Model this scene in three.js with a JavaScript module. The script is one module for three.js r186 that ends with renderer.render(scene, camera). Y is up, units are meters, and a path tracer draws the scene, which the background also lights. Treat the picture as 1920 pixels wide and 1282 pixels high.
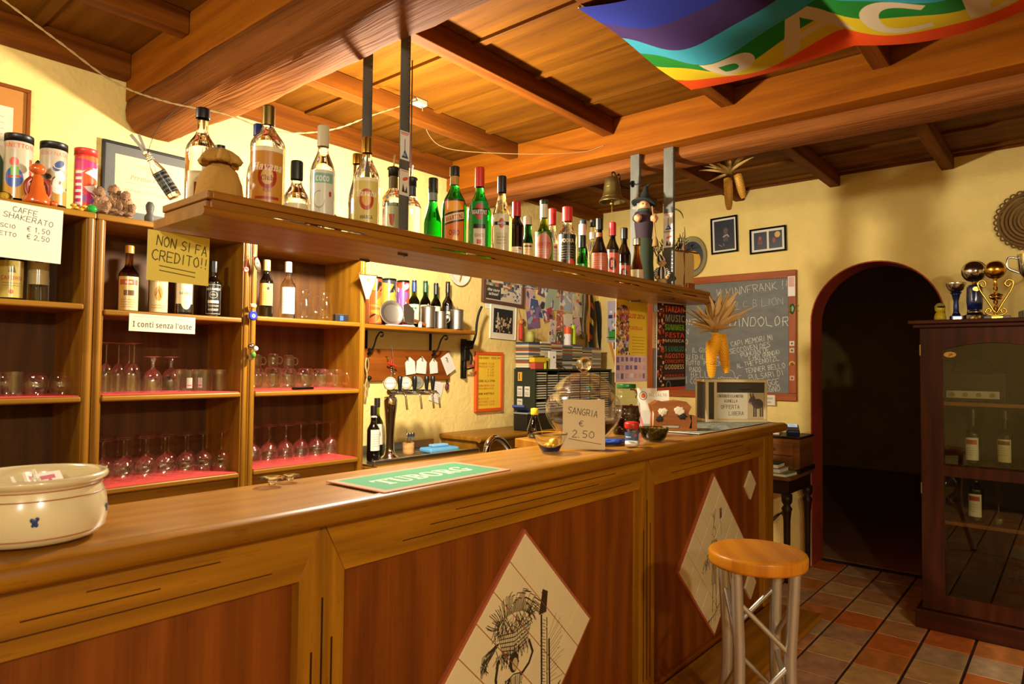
import * as THREE from 'three';
import { RoundedBoxGeometry } from 'three/addons/geometries/RoundedBoxGeometry.js';
import { mergeGeometries, mergeVertices } from 'three/addons/utils/BufferGeometryUtils.js';

// ---------------------------------------------------------------- camera, light, exposure
const scene = new THREE.Scene();
scene.background = new THREE.Color(0x000000);
const V = (x, y, z) => new THREE.Vector3(x, y, z);
const camera = new THREE.PerspectiveCamera(2 * Math.atan(641 / 1259.78) * 180 / Math.PI, 1920 / 1282, 0.05, 40);
{
  const yaw = 0.8706, pitch = 0.03315, roll = 0.00983;
  const fwd = V(Math.sin(yaw) * Math.cos(pitch), Math.sin(pitch), -Math.cos(yaw) * Math.cos(pitch));
  const right = V(Math.cos(yaw), 0, Math.sin(yaw));
  const up = new THREE.Vector3().crossVectors(right, fwd);
  camera.position.set(0, 1.4, 0);
  camera.up.copy(up.multiplyScalar(Math.cos(roll)).addScaledVector(right, -Math.sin(roll)));
  camera.lookAt(camera.position.clone().add(fwd));
  camera.focus = 3.6;
  camera.userData.fStop = 7;
}
scene.add(camera);
const renderer = new THREE.WebGLRenderer({ antialias: true });
renderer.toneMapping = THREE.LinearToneMapping;
renderer.toneMappingExposure = 1.17;
renderer.shadowMap.enabled = true;
renderer.shadowMap.type = THREE.PCFSoftShadowMap;
// bulbs hung in the room: [x, y, z, candela, cable top]; the glass bulbs themselves are built with the ceiling
const BULBS = [
  { at: [1.98, 2.13, -2.27], cd: 13, label: 'bare warm bulb on a cable hung behind the bottle shelf' },
  { at: [0.05, 2.25, -2.3], cd: 2, label: 'bare warm bulb on a cable above the left shelving' },
  { at: [0.2, 2.3, 1.8], cd: 10.5, label: 'bare warm bulb on a cable over the customer floor' },
  { at: [-1.6, 2.3, 1.6], cd: 7, label: 'bare warm bulb on a cable by the left wall' },
];
const WARM = new THREE.Color().setRGB(1.0, 0.90, 0.70);

// ---------------------------------------------------------------- random, noise
function mulberry(a) { return () => { a |= 0; a = a + 0x6D2B79F5 | 0; let t = Math.imul(a ^ a >>> 15, 1 | a); t = t + Math.imul(t ^ t >>> 7, 61 | t) ^ t; return ((t ^ t >>> 14) >>> 0) / 4294967296; }; }
const rnd = mulberry(7);
const rr = (a, b) => a + (b - a) * rnd();
const hash = (x, y, s) => { let h = Math.imul(x, 374761393) ^ Math.imul(y, 668265263) ^ Math.imul(s, 2147483647 - 5); h = Math.imul(h ^ h >>> 13, 1274126177); return ((h ^ h >>> 16) >>> 0) / 4294967296; };
const sm = (t) => t * t * (3 - 2 * t);
function vnoise(x, y, px, py, s) {
  const x0 = Math.floor(x), y0 = Math.floor(y), fx = sm(x - x0), fy = sm(y - y0);
  const m = (a, p) => ((a % p) + p) % p;
  const a = hash(m(x0, px), m(y0, py), s), b = hash(m(x0 + 1, px), m(y0, py), s), c = hash(m(x0, px), m(y0 + 1, py), s), d = hash(m(x0 + 1, px), m(y0 + 1, py), s);
  return a + (b - a) * fx + (c - a) * fy + (a - b - c + d) * fx * fy;
}
function fbm(u, v, fx, fy, oct, s) { let t = 0, a = 0.5, n = 0; for (let i = 0; i < oct; i++) { t += a * vnoise(u * fx, v * fy, fx, fy, s + i * 17); n += a; a *= 0.5; fx *= 2; fy *= 2; } return t / n; }
const clamp = (x, a = 0, b = 1) => Math.min(b, Math.max(a, x));
const mix3 = (a, b, t) => [a[0] + (b[0] - a[0]) * t, a[1] + (b[1] - a[1]) * t, a[2] + (b[2] - a[2]) * t];

// ---------------------------------------------------------------- textures and materials
function dataTex(n, m, fn, srgb = true) {
  const d = new Uint8Array(n * m * 4);
  for (let j = 0; j < m; j++) for (let i = 0; i < n; i++) { const c = fn((i + .5) / n, (j + .5) / m), k = (j * n + i) * 4; d[k] = clamp(c[0], 0, 255); d[k + 1] = clamp(c[1], 0, 255); d[k + 2] = clamp(c[2], 0, 255); d[k + 3] = 255; }
  const t = new THREE.DataTexture(d, n, m); t.wrapS = t.wrapT = THREE.RepeatWrapping; t.magFilter = THREE.LinearFilter; t.minFilter = THREE.LinearMipmapLinearFilter;
  if (srgb) t.colorSpace = THREE.SRGBColorSpace; t.needsUpdate = true; return t;
}
const WU = 1.5, WV = 0.75;     // metres one wood tile covers along and across the grain
function woodTex(light, dark, seed, { rings = 9, contrast = 1, streak = .5 } = {}) {
  const t = dataTex(512, 512, (u, v) => {
    const warp = fbm(u, v, 2, 3, 3, seed) * 1.7 + fbm(u, v, 6, 8, 2, seed + 5) * .25;
    const ring = .5 + .5 * Math.sin(6.2832 * (v * rings + warp));
    const fine = fbm(u, v, 5, 90, 3, seed + 9), broad = fbm(u, v, 2, 6, 3, seed + 21);
    let k = clamp((.32 * ring + .42 * fine + streak * (broad - .25)) * contrast);
    const pore = vnoise(u * 24, v * 220, 24, 220, seed + 31) > .86 ? .18 : 0;
    return mix3(light, dark, clamp(k + pore));
  });
  t.repeat.set(1 / WU, 1 / WV); return t;
}
const grainBump = dataTex(512, 512, (u, v) => { const g = 150 * fbm(u, v, 6, 100, 3, 3) + 80 * fbm(u, v, 3, 20, 2, 8); return [g, g, g]; }, false);
grainBump.repeat.set(1 / WU, 1 / WV);
function wood(light, dark, seed, rough = .42, opt = {}) {
  return new THREE.MeshPhysicalMaterial({ map: woodTex(light, dark, seed, opt), roughness: rough, bumpMap: grainBump, bumpScale: opt.bump ?? .0006, specularIntensity: opt.spec ?? .5, clearcoat: opt.coat ?? 0, clearcoatRoughness: opt.coatRough ?? .25 });
}
const M = {
  bar: wood([186, 126, 20], [122, 74, 8], 11, .4, { coat: .12, coatRough: .3 }),
  barTop: wood([184, 126, 34], [138, 86, 18], 13, .36, { coat: .6, coatRough: .22, bump: .0003 }),
  panel: wood([150, 78, 12], [96, 44, 5], 17, .42, { coat: .2, coatRough: .35, rings: 6 }),
  unit: wood([164, 112, 22], [112, 72, 10], 23, .42, { coat: .2, coatRough: .3 }),
  unitBack: wood([102, 62, 12], [66, 37, 6], 29, .55),
  shelf: wood([172, 112, 26], [122, 72, 13], 31, .4, { coat: .25, coatRough: .3 }),
  plank: wood([122, 74, 8], [80, 44, 4], 37, .65, { rings: 7, contrast: .95, spec: .2 }),
  joist: wood([132, 72, 12], [80, 38, 6], 41, .62, { spec: .2 }),
  beamBoard: wood([164, 94, 14], [122, 64, 8], 43, .6, { streak: .7, spec: .2 }),
  log: wood([146, 88, 40], [100, 56, 22], 47, .8, { rings: 5, contrast: .9, bump: .005, spec: .15 }),
  dark: wood([84, 34, 10], [42, 15, 4], 53, .38, { coat: .1, coatRough: .4 }),
  desk: wood([148, 90, 34], [88, 48, 16], 59, .5),
  deskDark: wood([60, 32, 9], [28, 13, 4], 61, .45),
  stool: wood([226, 149, 29], [176, 99, 15], 67, .42, { coat: .3, coatRough: .3 }),
  frameWood: wood([176, 92, 27], [128, 59, 16], 71, .5),
  wallBoard: wood([150, 80, 16], [98, 46, 8], 73, .5),
};
const plasterMap = dataTex(512, 512, (u, v) => { const a = fbm(u, v, 4, 4, 5, 101) - .5, b = fbm(u, v, 30, 30, 3, 77) - .5; const k = 1 + a * .14 + b * .05; return [232 * k, 205 * k, 126 * k]; });
plasterMap.repeat.set(1 / 2.2, 1 / 2.2);
const plasterBump = dataTex(512, 512, (u, v) => { const g = 255 * (.6 * fbm(u, v, 9, 9, 5, 55) + .4 * fbm(u, v, 60, 60, 2, 56)); return [g, g, g]; }, false);
plasterBump.repeat.set(1 / 1.2, 1 / 1.2);
M.plaster = new THREE.MeshStandardMaterial({ map: plasterMap, roughness: .9, bumpMap: plasterBump, bumpScale: .006 });
const std = (c, rough = .6, metal = 0, o = {}) => new THREE.MeshStandardMaterial({ color: c, roughness: rough, metalness: metal, ...o });
const phys = (c, o = {}) => new THREE.MeshPhysicalMaterial({ color: c, roughness: .3, ...o });
M.red = new THREE.MeshStandardMaterial({ map: dataTex(256, 256, (u, v) => { const k = .85 + .3 * fbm(u, v, 6, 6, 4, 5); return [158 * k, 54 * k, 24 * k]; }), roughness: .7 });
M.steel = std(0xb9b6ae, .28, 1); M.chrome = std(0xd8d6d0, .1, 1); M.alu = std(0xc4bfb2, .36, .8); M.iron = std(0x15130f, .5, .6);
M.strap = new THREE.MeshStandardMaterial({ map: dataTex(256, 256, (u, v) => { const k = .8 + .4 * fbm(u, v, 8, 30, 4, 15); return [92 * k, 92 * k, 85 * k]; }), roughness: .55, metalness: .25 });
M.brass = std(0x8a723a, .4, 1); M.gold = std(0xd8a63c, .22, 1); M.silver = std(0xc9c5bc, .18, 1); M.pewter = std(0xa9a49a, .4, 1);
M.black = std(0x0c0b0a, .4); M.blackGloss = phys(0x080707, { roughness: .12 }); M.white = std(0xe9e4d6, .6); M.cream = phys(0xe6d3a4, { roughness: .25, clearcoat: .8, clearcoatRoughness: .1 });
M.grout = new THREE.MeshStandardMaterial({ map: dataTex(256, 256, (u, v) => { const k = .7 + .6 * fbm(u, v, 20, 20, 3, 9); return [62 * k, 46 * k, 32 * k]; }), roughness: .95 });
M.rope = std(0x8e7444, .95); M.cable = std(0x1a1512, .6);
M.redLiner = new THREE.MeshStandardMaterial({ color: 0xc23a32, roughness: .75 });
M.thin = new THREE.MeshPhysicalMaterial({ color: 0xffffff, roughness: .05, transmission: 1, thickness: 0, ior: 1.8 });
M.pane = new THREE.MeshPhysicalMaterial({ color: 0xf2f5ee, roughness: 0, transmission: 1, thickness: 0, ior: 1.5 });
const glass = (col, dist, o = {}) => new THREE.MeshPhysicalMaterial({ color: 0xffffff, roughness: .01, transmission: 1, thickness: .05, ior: 1.42, attenuationColor: new THREE.Color(col), attenuationDistance: dist, ...o });
M.gClear = glass(0xf4f6ea, .3); M.gAmber = glass(0xb86a1c, .03); M.gGreen = glass(0x1cb83c, .035); M.gOlive = glass(0x6f8a1e, .03); M.gDarkGreen = glass(0x14501c, .03); M.gYellow = glass(0xe8d68a, .1);
M.gWine = phys(0x0b0605, { roughness: .06, clearcoat: 1, clearcoatRoughness: .03 });
M.gPink = glass(0xc8968a, .08);
M.paperEdge = std(0xe8dfc8, .8);

// ---------------------------------------------------------------- print: one canvas sheet that holds every label, sign and poster
const ATLAS = 2048, sheets = [];
function newSheet() { const c = document.createElement('canvas'); c.width = c.height = ATLAS; const g = c.getContext('2d'); g.fillStyle = '#efe6cf'; g.fillRect(0, 0, ATLAS, ATLAS); const t = new THREE.CanvasTexture(c); t.colorSpace = THREE.SRGBColorSpace; const s = { c, g, x: 8, y: 8, row: 0, mat: new THREE.MeshStandardMaterial({ map: t, roughness: .62 }), gloss: new THREE.MeshPhysicalMaterial({ map: t, roughness: .3, clearcoat: .7, clearcoatRoughness: .12 }) }; sheets.push(s); return s; }
newSheet();
function cell(w, h, draw) {            // reserves w x h pixels and lets draw paint there
  let s = sheets[sheets.length - 1];
  if (s.x + w + 4 > ATLAS) { s.x = 4; s.y += s.row + 4; s.row = 0; }
  if (s.y + h + 4 > ATLAS) s = newSheet();
  const x = s.x, y = s.y; s.x += w + 4; s.row = Math.max(s.row, h);
  const g = s.g; g.save(); g.beginPath(); g.rect(x - 2, y - 2, w + 4, h + 4); g.clip(); g.translate(x, y); draw(g, w, h); g.restore();
  return { s, u0: x / ATLAS, u1: (x + w) / ATLAS, v1: 1 - y / ATLAS, v0: 1 - (y + h) / ATLAS, edge: [1 / ATLAS, 1 - 1 / ATLAS] };
}
const remap = (geo, c) => { const a = geo.attributes.uv; for (let i = 0; i < a.count; i++) a.setXY(i, c.u0 + a.getX(i) * (c.u1 - c.u0), c.v0 + a.getY(i) * (c.v1 - c.v0)); return geo; };
function sheetGeo(w, h, c, t = .0012) {   // a thin sheet facing +z, printed on its front
  const g = new THREE.BoxGeometry(w, h, t), a = g.attributes.uv;
  for (let i = 0; i < 24; i++) if (i >= 16 && i < 20) a.setXY(i, c.u0 + a.getX(i) * (c.u1 - c.u0), c.v0 + a.getY(i) * (c.v1 - c.v0)); else a.setXY(i, ...c.edge);
  return g;
}
// hand lettering: strokes on a 4 x 6 grid
const GLYPH = { A: '0,6 2,0 4,6|.8,4 3.2,4', B: '0,6 0,0 3,.2 3.6,1.5 2.8,2.8 0,3|2.8,2.8 4,4.4 3,5.8 0,6', C: '4,.8 2.4,0 .6,1 0,3 .6,5.2 2.4,6 4,5.2', D: '0,6 0,0 2.6,.4 4,3 2.6,5.6 0,6', E: '4,0 0,0 0,6 4,6|0,3 3,3', F: '4,0 0,0 0,6|0,3 3,3', G: '4,.8 2.2,0 .4,1.2 0,3.4 .8,5.4 2.6,6 4,5 4,3.2 2.4,3.2', H: '0,0 0,6|4,0 4,6|0,3 4,3', I: '2,0 2,6', J: '3,0 3,5 2,6 .6,5.4', K: '0,0 0,6|4,0 0,3.2 4,6', L: '0,0 0,6 4,6', M: '0,6 .4,0 2,4 3.6,0 4,6', N: '0,6 0,0 4,6 4,0', O: '2,0 .3,1.4 0,3.4 1,5.6 2.4,6 3.8,4.6 4,2.4 3,.4 2,0', P: '0,6 0,0 3,.2 4,1.6 3,3.2 0,3.3', Q: '2,0 0,2 .4,5 2,6 4,4 3.6,1 2,0|2.6,4.6 4.2,6.4', R: '0,6 0,0 3,.2 3.8,1.6 2.8,3 0,3.2|1.6,3.1 4,6', S: '4,.6 2,0 .2,1.2 1,2.6 3.2,3.4 4,4.8 2.4,6 0,5.4', T: '0,0 4,0|2,0 2,6', U: '0,0 .2,4.8 1.6,6 3.2,5.6 4,4 4,0', V: '0,0 2,6 4,0', W: '0,0 1,6 2,2.4 3,6 4,0', X: '0,0 4,6|4,0 0,6', Y: '0,0 2,3 4,0|2,3 2,6', Z: '0,0 4,0 0,6 4,6', 0: '2,0 .2,1.6 .2,4.6 2,6 3.8,4.4 3.8,1.4 2,0', 1: '.8,1.6 2.2,0 2.2,6', 2: '.2,1.4 1.6,0 3.6,.8 3.4,2.6 0,6 4,6', 3: '.4,.6 2.4,0 3.6,1.4 1.6,2.8 3.8,4.2 2.4,6 .2,5.4', 4: '3,6 3,0 0,4.2 4,4.2', 5: '3.8,0 .6,0 .4,2.6 2.6,2.4 3.8,4 2.4,6 .2,5.4', 6: '3.2,0 .6,2.6 .4,5 2,6 3.6,4.6 2.2,3 .5,4', 7: '0,0 4,0 1.4,6', 8: '2,2.8 .4,1.4 2,0 3.6,1.4 2,2.8 .2,4.6 2,6 3.8,4.6 2,2.8', 9: '3.6,2 2,3 .5,1.6 2,0 3.6,1.4 3,6', '!': '2,0 1.8,4|1.7,5.6 1.8,6', '.': '1,5.7 1.3,6', ',': '1.4,5.4 .8,7', '€': '4,.6 2.4,0 .8,1.6 .8,4.4 2.4,6 4,5.4|0,2.4 3,2.4|0,3.6 3,3.6', "'": '1.2,0 1,1.6', '-': '.6,3 3.2,3', '`': '1,-1.4 2,-.6', ':': '1,2 1.3,2.3|1,5 1.3,5.3', '(': '2,0 .6,3 2,6', ')': '.6,0 2,3 .6,6', '/': '4,0 0,6' };
function hand(g, text, x, y, size, color = '#2a241c', lw = size * .11, o = {}) {
  const k = size / 6, R = mulberry(text.length * 131 + (x | 0)), jit = o.jit ?? .35; g.save(); g.translate(x, y); g.rotate(o.rot ?? 0); g.strokeStyle = color; g.lineWidth = lw; g.lineCap = g.lineJoin = 'round';
  let cx = 0; const wk = k * (o.wide ?? 1);
  for (const ch of text) {
    const s = GLYPH[ch.toUpperCase()];
    const narrow = 'I!.,\':('.includes(ch.toUpperCase()) ? .62 : 1;
    if (s) for (const st of s.split('|')) { g.beginPath(); st.split(' ').forEach((p, i) => { const [a, b] = p.split(',').map(Number); const X = cx + (a + (R() - .5) * jit - (narrow < 1 ? 1 : 0)) * wk, Y = (b + (R() - .5) * jit) * k; i ? g.lineTo(X, Y) : g.moveTo(X, Y); }); g.stroke(); }
    cx += (ch === ' ' ? 3.2 : 5.4 * narrow) * wk;
  }
  g.restore(); return cx;
}
const fill = (g, c, x, y, w, h) => { g.fillStyle = c; g.fillRect(x, y, w, h); };
const type = (g, t, x, y, size, c, o = {}) => { g.save(); g.fillStyle = c; g.font = `${o.bold ? 'bold ' : ''}${o.italic ? 'italic ' : ''}${size}px ${o.face ?? 'sans-serif'}`; g.textAlign = o.align ?? 'center'; g.textBaseline = 'middle'; g.translate(x, y); if (o.rot) g.rotate(o.rot); if (o.sx) g.scale(o.sx, 1); g.fillText(t, 0, 0); g.restore(); };
const squiggles = (g, x, y, w, n, step, c, lw = 1.4) => { g.strokeStyle = c; g.lineWidth = lw; for (let j = 0; j < n; j++) { g.beginPath(); g.moveTo(x, y + j * step); for (let i = 0; i <= w; i += 3) g.lineTo(x + i, y + j * step + (hash(i, j, 5) - .5) * 3); g.stroke(); } };

// ---------------------------------------------------------------- naming and building
const taken = {};
const numbered = (n) => { const k = taken[n] = (taken[n] ?? -1) + 1; return k ? `${n}_${String(k).padStart(3, '0')}` : n; };
const lit = (o) => { o.castShadow = o.receiveShadow = true; return o; };
function put(o, pos, rot) { if (pos) o.position.set(...pos); if (rot !== undefined) Array.isArray(rot) ? o.rotation.set(...rot) : (o.rotation.y = rot); return o; }
function thing(name, label, category, pos, rot, group) { const o = new THREE.Group(); o.name = numbered(name); put(o, pos, rot); o.userData = { label, category }; if (group) o.userData.group = group; scene.add(o); return o; }
function solo(name, geo, mat, label, category, pos, rot, group) { const o = lit(new THREE.Mesh(geo, mat)); o.name = numbered(name); put(o, pos, rot); o.userData = { label, category }; if (group) o.userData.group = group; scene.add(o); return o; }
function part(parent, name, geo, mat, pos, rot, label) { const o = lit(new THREE.Mesh(geo, mat)); o.name = name; put(o, pos, rot); if (label) o.userData.label = label; parent.add(o); return o; }
function struct(name, geo, mat, pos, rot) { const o = lit(geo ? new THREE.Mesh(geo, mat) : new THREE.Group()); o.name = numbered(name); put(o, pos, rot); o.userData = { kind: 'structure' }; scene.add(o); return o; }
function dup(src, pos, rot, label, group) { const o = src.clone(); o.name = numbered(src.name.replace(/_\d{3}$/, '')); put(o, pos, rot); o.userData = { ...src.userData }; if (label) o.userData.label = label; if (group) o.userData.group = group; scene.add(o); return o; }
const toCam = (x, z) => Math.atan2(-x, -z);

// ---------------------------------------------------------------- geometry helpers
const flat = (g) => g.index ? g.toNonIndexed() : g;
function merge(list) { return mergeGeometries(list.map((g) => { g = flat(g); for (const k of Object.keys(g.attributes)) if (!['position', 'normal', 'uv'].includes(k)) g.deleteAttribute(k); return g; })); }
const tr = (g, x = 0, y = 0, z = 0, rx = 0, ry = 0, rz = 0) => { if (rx) g.rotateX(rx); if (ry) g.rotateY(ry); if (rz) g.rotateZ(rz); return g.translate(x, y, z); };
function grain(g, axis = 'x') {           // uv in metres, u along the grain
  g = flat(g); const p = g.attributes.position, n = g.attributes.normal, uv = new Float32Array(p.count * 2), A = { x: 0, y: 1, z: 2 }[axis], ou = rnd() * 3, ov = rnd() * 3;
  for (let i = 0; i < p.count; i += 3) {
    const N = [0, 1, 2].map((k) => Math.abs(n.array[i * 3 + k] + n.array[i * 3 + 3 + k] + n.array[i * 3 + 6 + k])), d = N.indexOf(Math.max(...N));
    let a = A, b; if (d === A) { a = (A + 1) % 3; b = (A + 2) % 3; } else b = 3 - A - d;
    for (let j = i; j < i + 3; j++) { uv[j * 2] = p.array[j * 3 + a] * (d === A ? .5 : 1) + ou; uv[j * 2 + 1] = p.array[j * 3 + b] + ov; }
  }
  g.setAttribute('uv', new THREE.BufferAttribute(uv, 2)); return g;
}
const box = (w, h, d, axis = 'x', r = .003) => grain(r ? new RoundedBoxGeometry(w, h, d, 1, Math.min(r, w / 2.2, h / 2.2, d / 2.2)) : new THREE.BoxGeometry(w, h, d), axis);
const boxAt = (x0, x1, y0, y1, z0, z1, axis = 'x', r = .003) => box(x1 - x0, y1 - y0, z1 - z0, axis, r).translate((x0 + x1) / 2, (y0 + y1) / 2, (z0 + z1) / 2);
const lathe = (pts, seg = 32) => new THREE.LatheGeometry(pts.map(([r, y]) => new THREE.Vector2(Math.max(r, 1e-5), y)), seg);
const cyl = (r0, r1, h, seg = 20, open = false) => new THREE.CylinderGeometry(r0, r1, h, seg, 1, open);
const sph = (r, a = 16, b = 12) => new THREE.SphereGeometry(r, a, b);
const tube = (pts, r, seg = 24, rad = 8, closed = false) => new THREE.TubeGeometry(new THREE.CatmullRomCurve3(pts.map((p) => V(...p)), closed), seg, r, rad, closed);
const bar2 = (a, b, r, seg = 10) => { const A = V(...a), B = V(...b), d = B.clone().sub(A), g = cyl(r, r, d.length(), seg); g.applyQuaternion(new THREE.Quaternion().setFromUnitVectors(V(0, 1, 0), d.normalize())); return g.translate((A.x + B.x) / 2, (A.y + B.y) / 2, (A.z + B.z) / 2); };
const shapeOf = (pts) => { const s = new THREE.Shape(); pts.forEach(([x, y], i) => i ? s.lineTo(x, y) : s.moveTo(x, y)); return s; };
const extrude = (pts, depth, bevel = 0) => new THREE.ExtrudeGeometry(shapeOf(pts), { depth, bevelEnabled: bevel > 0, bevelSize: bevel, bevelThickness: bevel, bevelSegments: 2, curveSegments: 12 });
const arcLabel = (r, h, ang, c, seg = 12) => remap(new THREE.CylinderGeometry(r, r, h, seg, 1, true, -ang / 2, ang), c);
function lump(r, amp, freq, seed, a = 18, b = 12, sx = 1, sy = 1, sz = 1) { const g = mergeVertices(new THREE.IcosahedronGeometry(r, 3)), p = g.attributes.position; for (let i = 0; i < p.count; i++) { const v = V(p.getX(i), p.getY(i), p.getZ(i)), q = v.clone().multiplyScalar(freq / r); const n = Math.sin(q.x * 2.1 + seed) * Math.cos(q.y * 1.7 + seed * 2) + Math.sin(q.z * 2.3 + seed * 3) * .7 + .4 * Math.sin(q.x * 5 + q.y * 4 + seed); v.multiplyScalar(1 + amp * n); p.setXYZ(i, v.x * sx, v.y * sy, v.z * sz); } g.computeVertexNormals(); return g; }

// ================================================================ ROOM
const XW = 5.04, ZB = -3.25, XL = -3.2, ZF = 3.6, CEIL = 2.76;
const planar = (g, axisU, axisV) => { g = flat(g); const p = g.attributes.position, uv = new Float32Array(p.count * 2), I = { x: 0, y: 1, z: 2 }; for (let i = 0; i < p.count; i++) { uv[i * 2] = p.array[i * 3 + I[axisU]]; uv[i * 2 + 1] = p.array[i * 3 + I[axisV]]; } g.setAttribute('uv', new THREE.BufferAttribute(uv, 2)); return g; };
struct('wall_back', planar(new THREE.BoxGeometry(XW + .25 - XL + .2, 3.0, .2).translate((XW + .25 + XL - .2) / 2, 1.5, ZB - .1), 'x', 'y'), M.plaster);
struct('wall_left', planar(new THREE.BoxGeometry(.2, 3.0, ZF - ZB).translate(XL - .1, 1.5, (ZF + ZB) / 2), 'z', 'y'), M.plaster);
struct('wall_front', planar(new THREE.BoxGeometry(XW + .25 - XL + .2, 3.0, .2).translate((XW + .25 + XL - .2) / 2, 1.5, ZF + .1), 'x', 'y'), M.plaster);
// right wall with the arched opening
const AC = -1.05, AR = .41, AS = 1.715;
const archPts = (r, y0 = 0) => { const p = [[AC - r, y0]]; for (let i = 0; i <= 28; i++) { const a = Math.PI - Math.PI * i / 28; p.push([AC + r * Math.cos(a), AS + r * Math.sin(a)]); } p.push([AC + r, y0]); return p; };
{
  const s = shapeOf([[ZB, 0], ...archPts(AR), [ZF, 0], [ZF, 3.0], [ZB, 3.0]]);
  const g = new THREE.ExtrudeGeometry(s, { depth: .25, bevelEnabled: false }).rotateY(-Math.PI / 2).translate(XW + .25, 0, 0);
  const w = struct('wall_right', planar(g, 'z', 'y'), M.plaster);
  const ring = shapeOf([...archPts(AR), ...archPts(AR - .008).reverse()]);
  part(w, 'arch_lining', planar(new THREE.ExtrudeGeometry(ring, { depth: .254, bevelEnabled: false }).rotateY(-Math.PI / 2).translate(XW + .252, 0, 0), 'x', 'y'), M.red, null, undefined, 'dark red painted reveal of the arch');
}
// unlit room beyond the arch
M.farFloor = std(0xb07a4e, .6);
struct('wall_passage_far', planar(new THREE.BoxGeometry(.1, 2.9, 6.4).translate(10.4, 1.45, -1.6), 'z', 'y'), M.plaster);
struct('wall_passage_left', planar(new THREE.BoxGeometry(5.2, 2.9, .1).translate(7.85, 1.45, -4.75), 'x', 'y'), M.plaster);
struct('wall_passage_right', planar(new THREE.BoxGeometry(5.2, 2.9, .1).translate(7.85, 1.45, 1.55), 'x', 'y'), M.plaster);
struct('ceiling_passage', planar(new THREE.BoxGeometry(5.2, .1, 6.4).translate(7.85, 2.9, -1.6), 'x', 'z'), M.joist);
struct('floor_passage', new THREE.BoxGeometry(5.06, .08, 6.4).translate(7.87, -.045, -1.6), M.farFloor);
// ---- floor: fired clay tiles laid with wide joints one way and tight ones the other
{
  const f = struct('floor', planar(new THREE.BoxGeometry(XW + .3 - XL, .08, ZF - ZB).translate((XW + .3 + XL) / 2, -.048, (ZF + ZB) / 2), 'x', 'z'), M.grout);
  const tones = [[206, 146, 94], [214, 132, 62], [208, 162, 112], [194, 148, 110], [212, 168, 108], [220, 122, 52], [202, 168, 126]];
  const mats = tones.map((t, i) => new THREE.MeshStandardMaterial({ map: dataTex(128, 128, (u, v) => { const k = .8 + .34 * fbm(u, v, 4, 4, 5, 200 + i) + (hash(u * 128 | 0, v * 128 | 0, i) - .5) * .06; return t.map((c) => c * k); }), roughness: .5 }));
  const px = .243, pz = .2125, geos = [0, 1, 2].map((k) => new RoundedBoxGeometry(px - .005, .012, pz - .013, 1, .003));
  const cells = [];
  for (let i = -14; i < 9; i++) for (let j = -10; j < 18; j++) {
    const x = 3.77 + (i + .5) * px, z = -1.058 + (j + .5) * pz; if (x < XL + .1 || x > 5.32 || z < ZB + .1 || z > ZF - .1) continue;
    cells.push([x, z, i, j]);
  }
  const near = ([x, z]) => (x > 2.6 && z > -1.75 && z < .35 ? 0 : 10) + Math.hypot(x - 3.8, z + .8);
  cells.sort((a, b) => near(a) - near(b));
  const rest = [];
  cells.forEach(([x, z, i, j], n) => {
    const y = -.006 + (hash(i, j, 3) - .5) * .0016;
    if (n < 290) part(f, 'tile', geos[n % 3], mats[hash(i, j, 1) * 7 | 0], [x, y, z], [0, hash(i, j, 2) > .5 ? Math.PI : 0, (hash(i, j, 4) - .5) * .004]);
    else rest.push(geos[0].clone().translate(x, y, z));
  });
  const r = part(f, 'tile_field', merge(rest), mats[0]); r.userData.kind = 'stuff';
}
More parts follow.
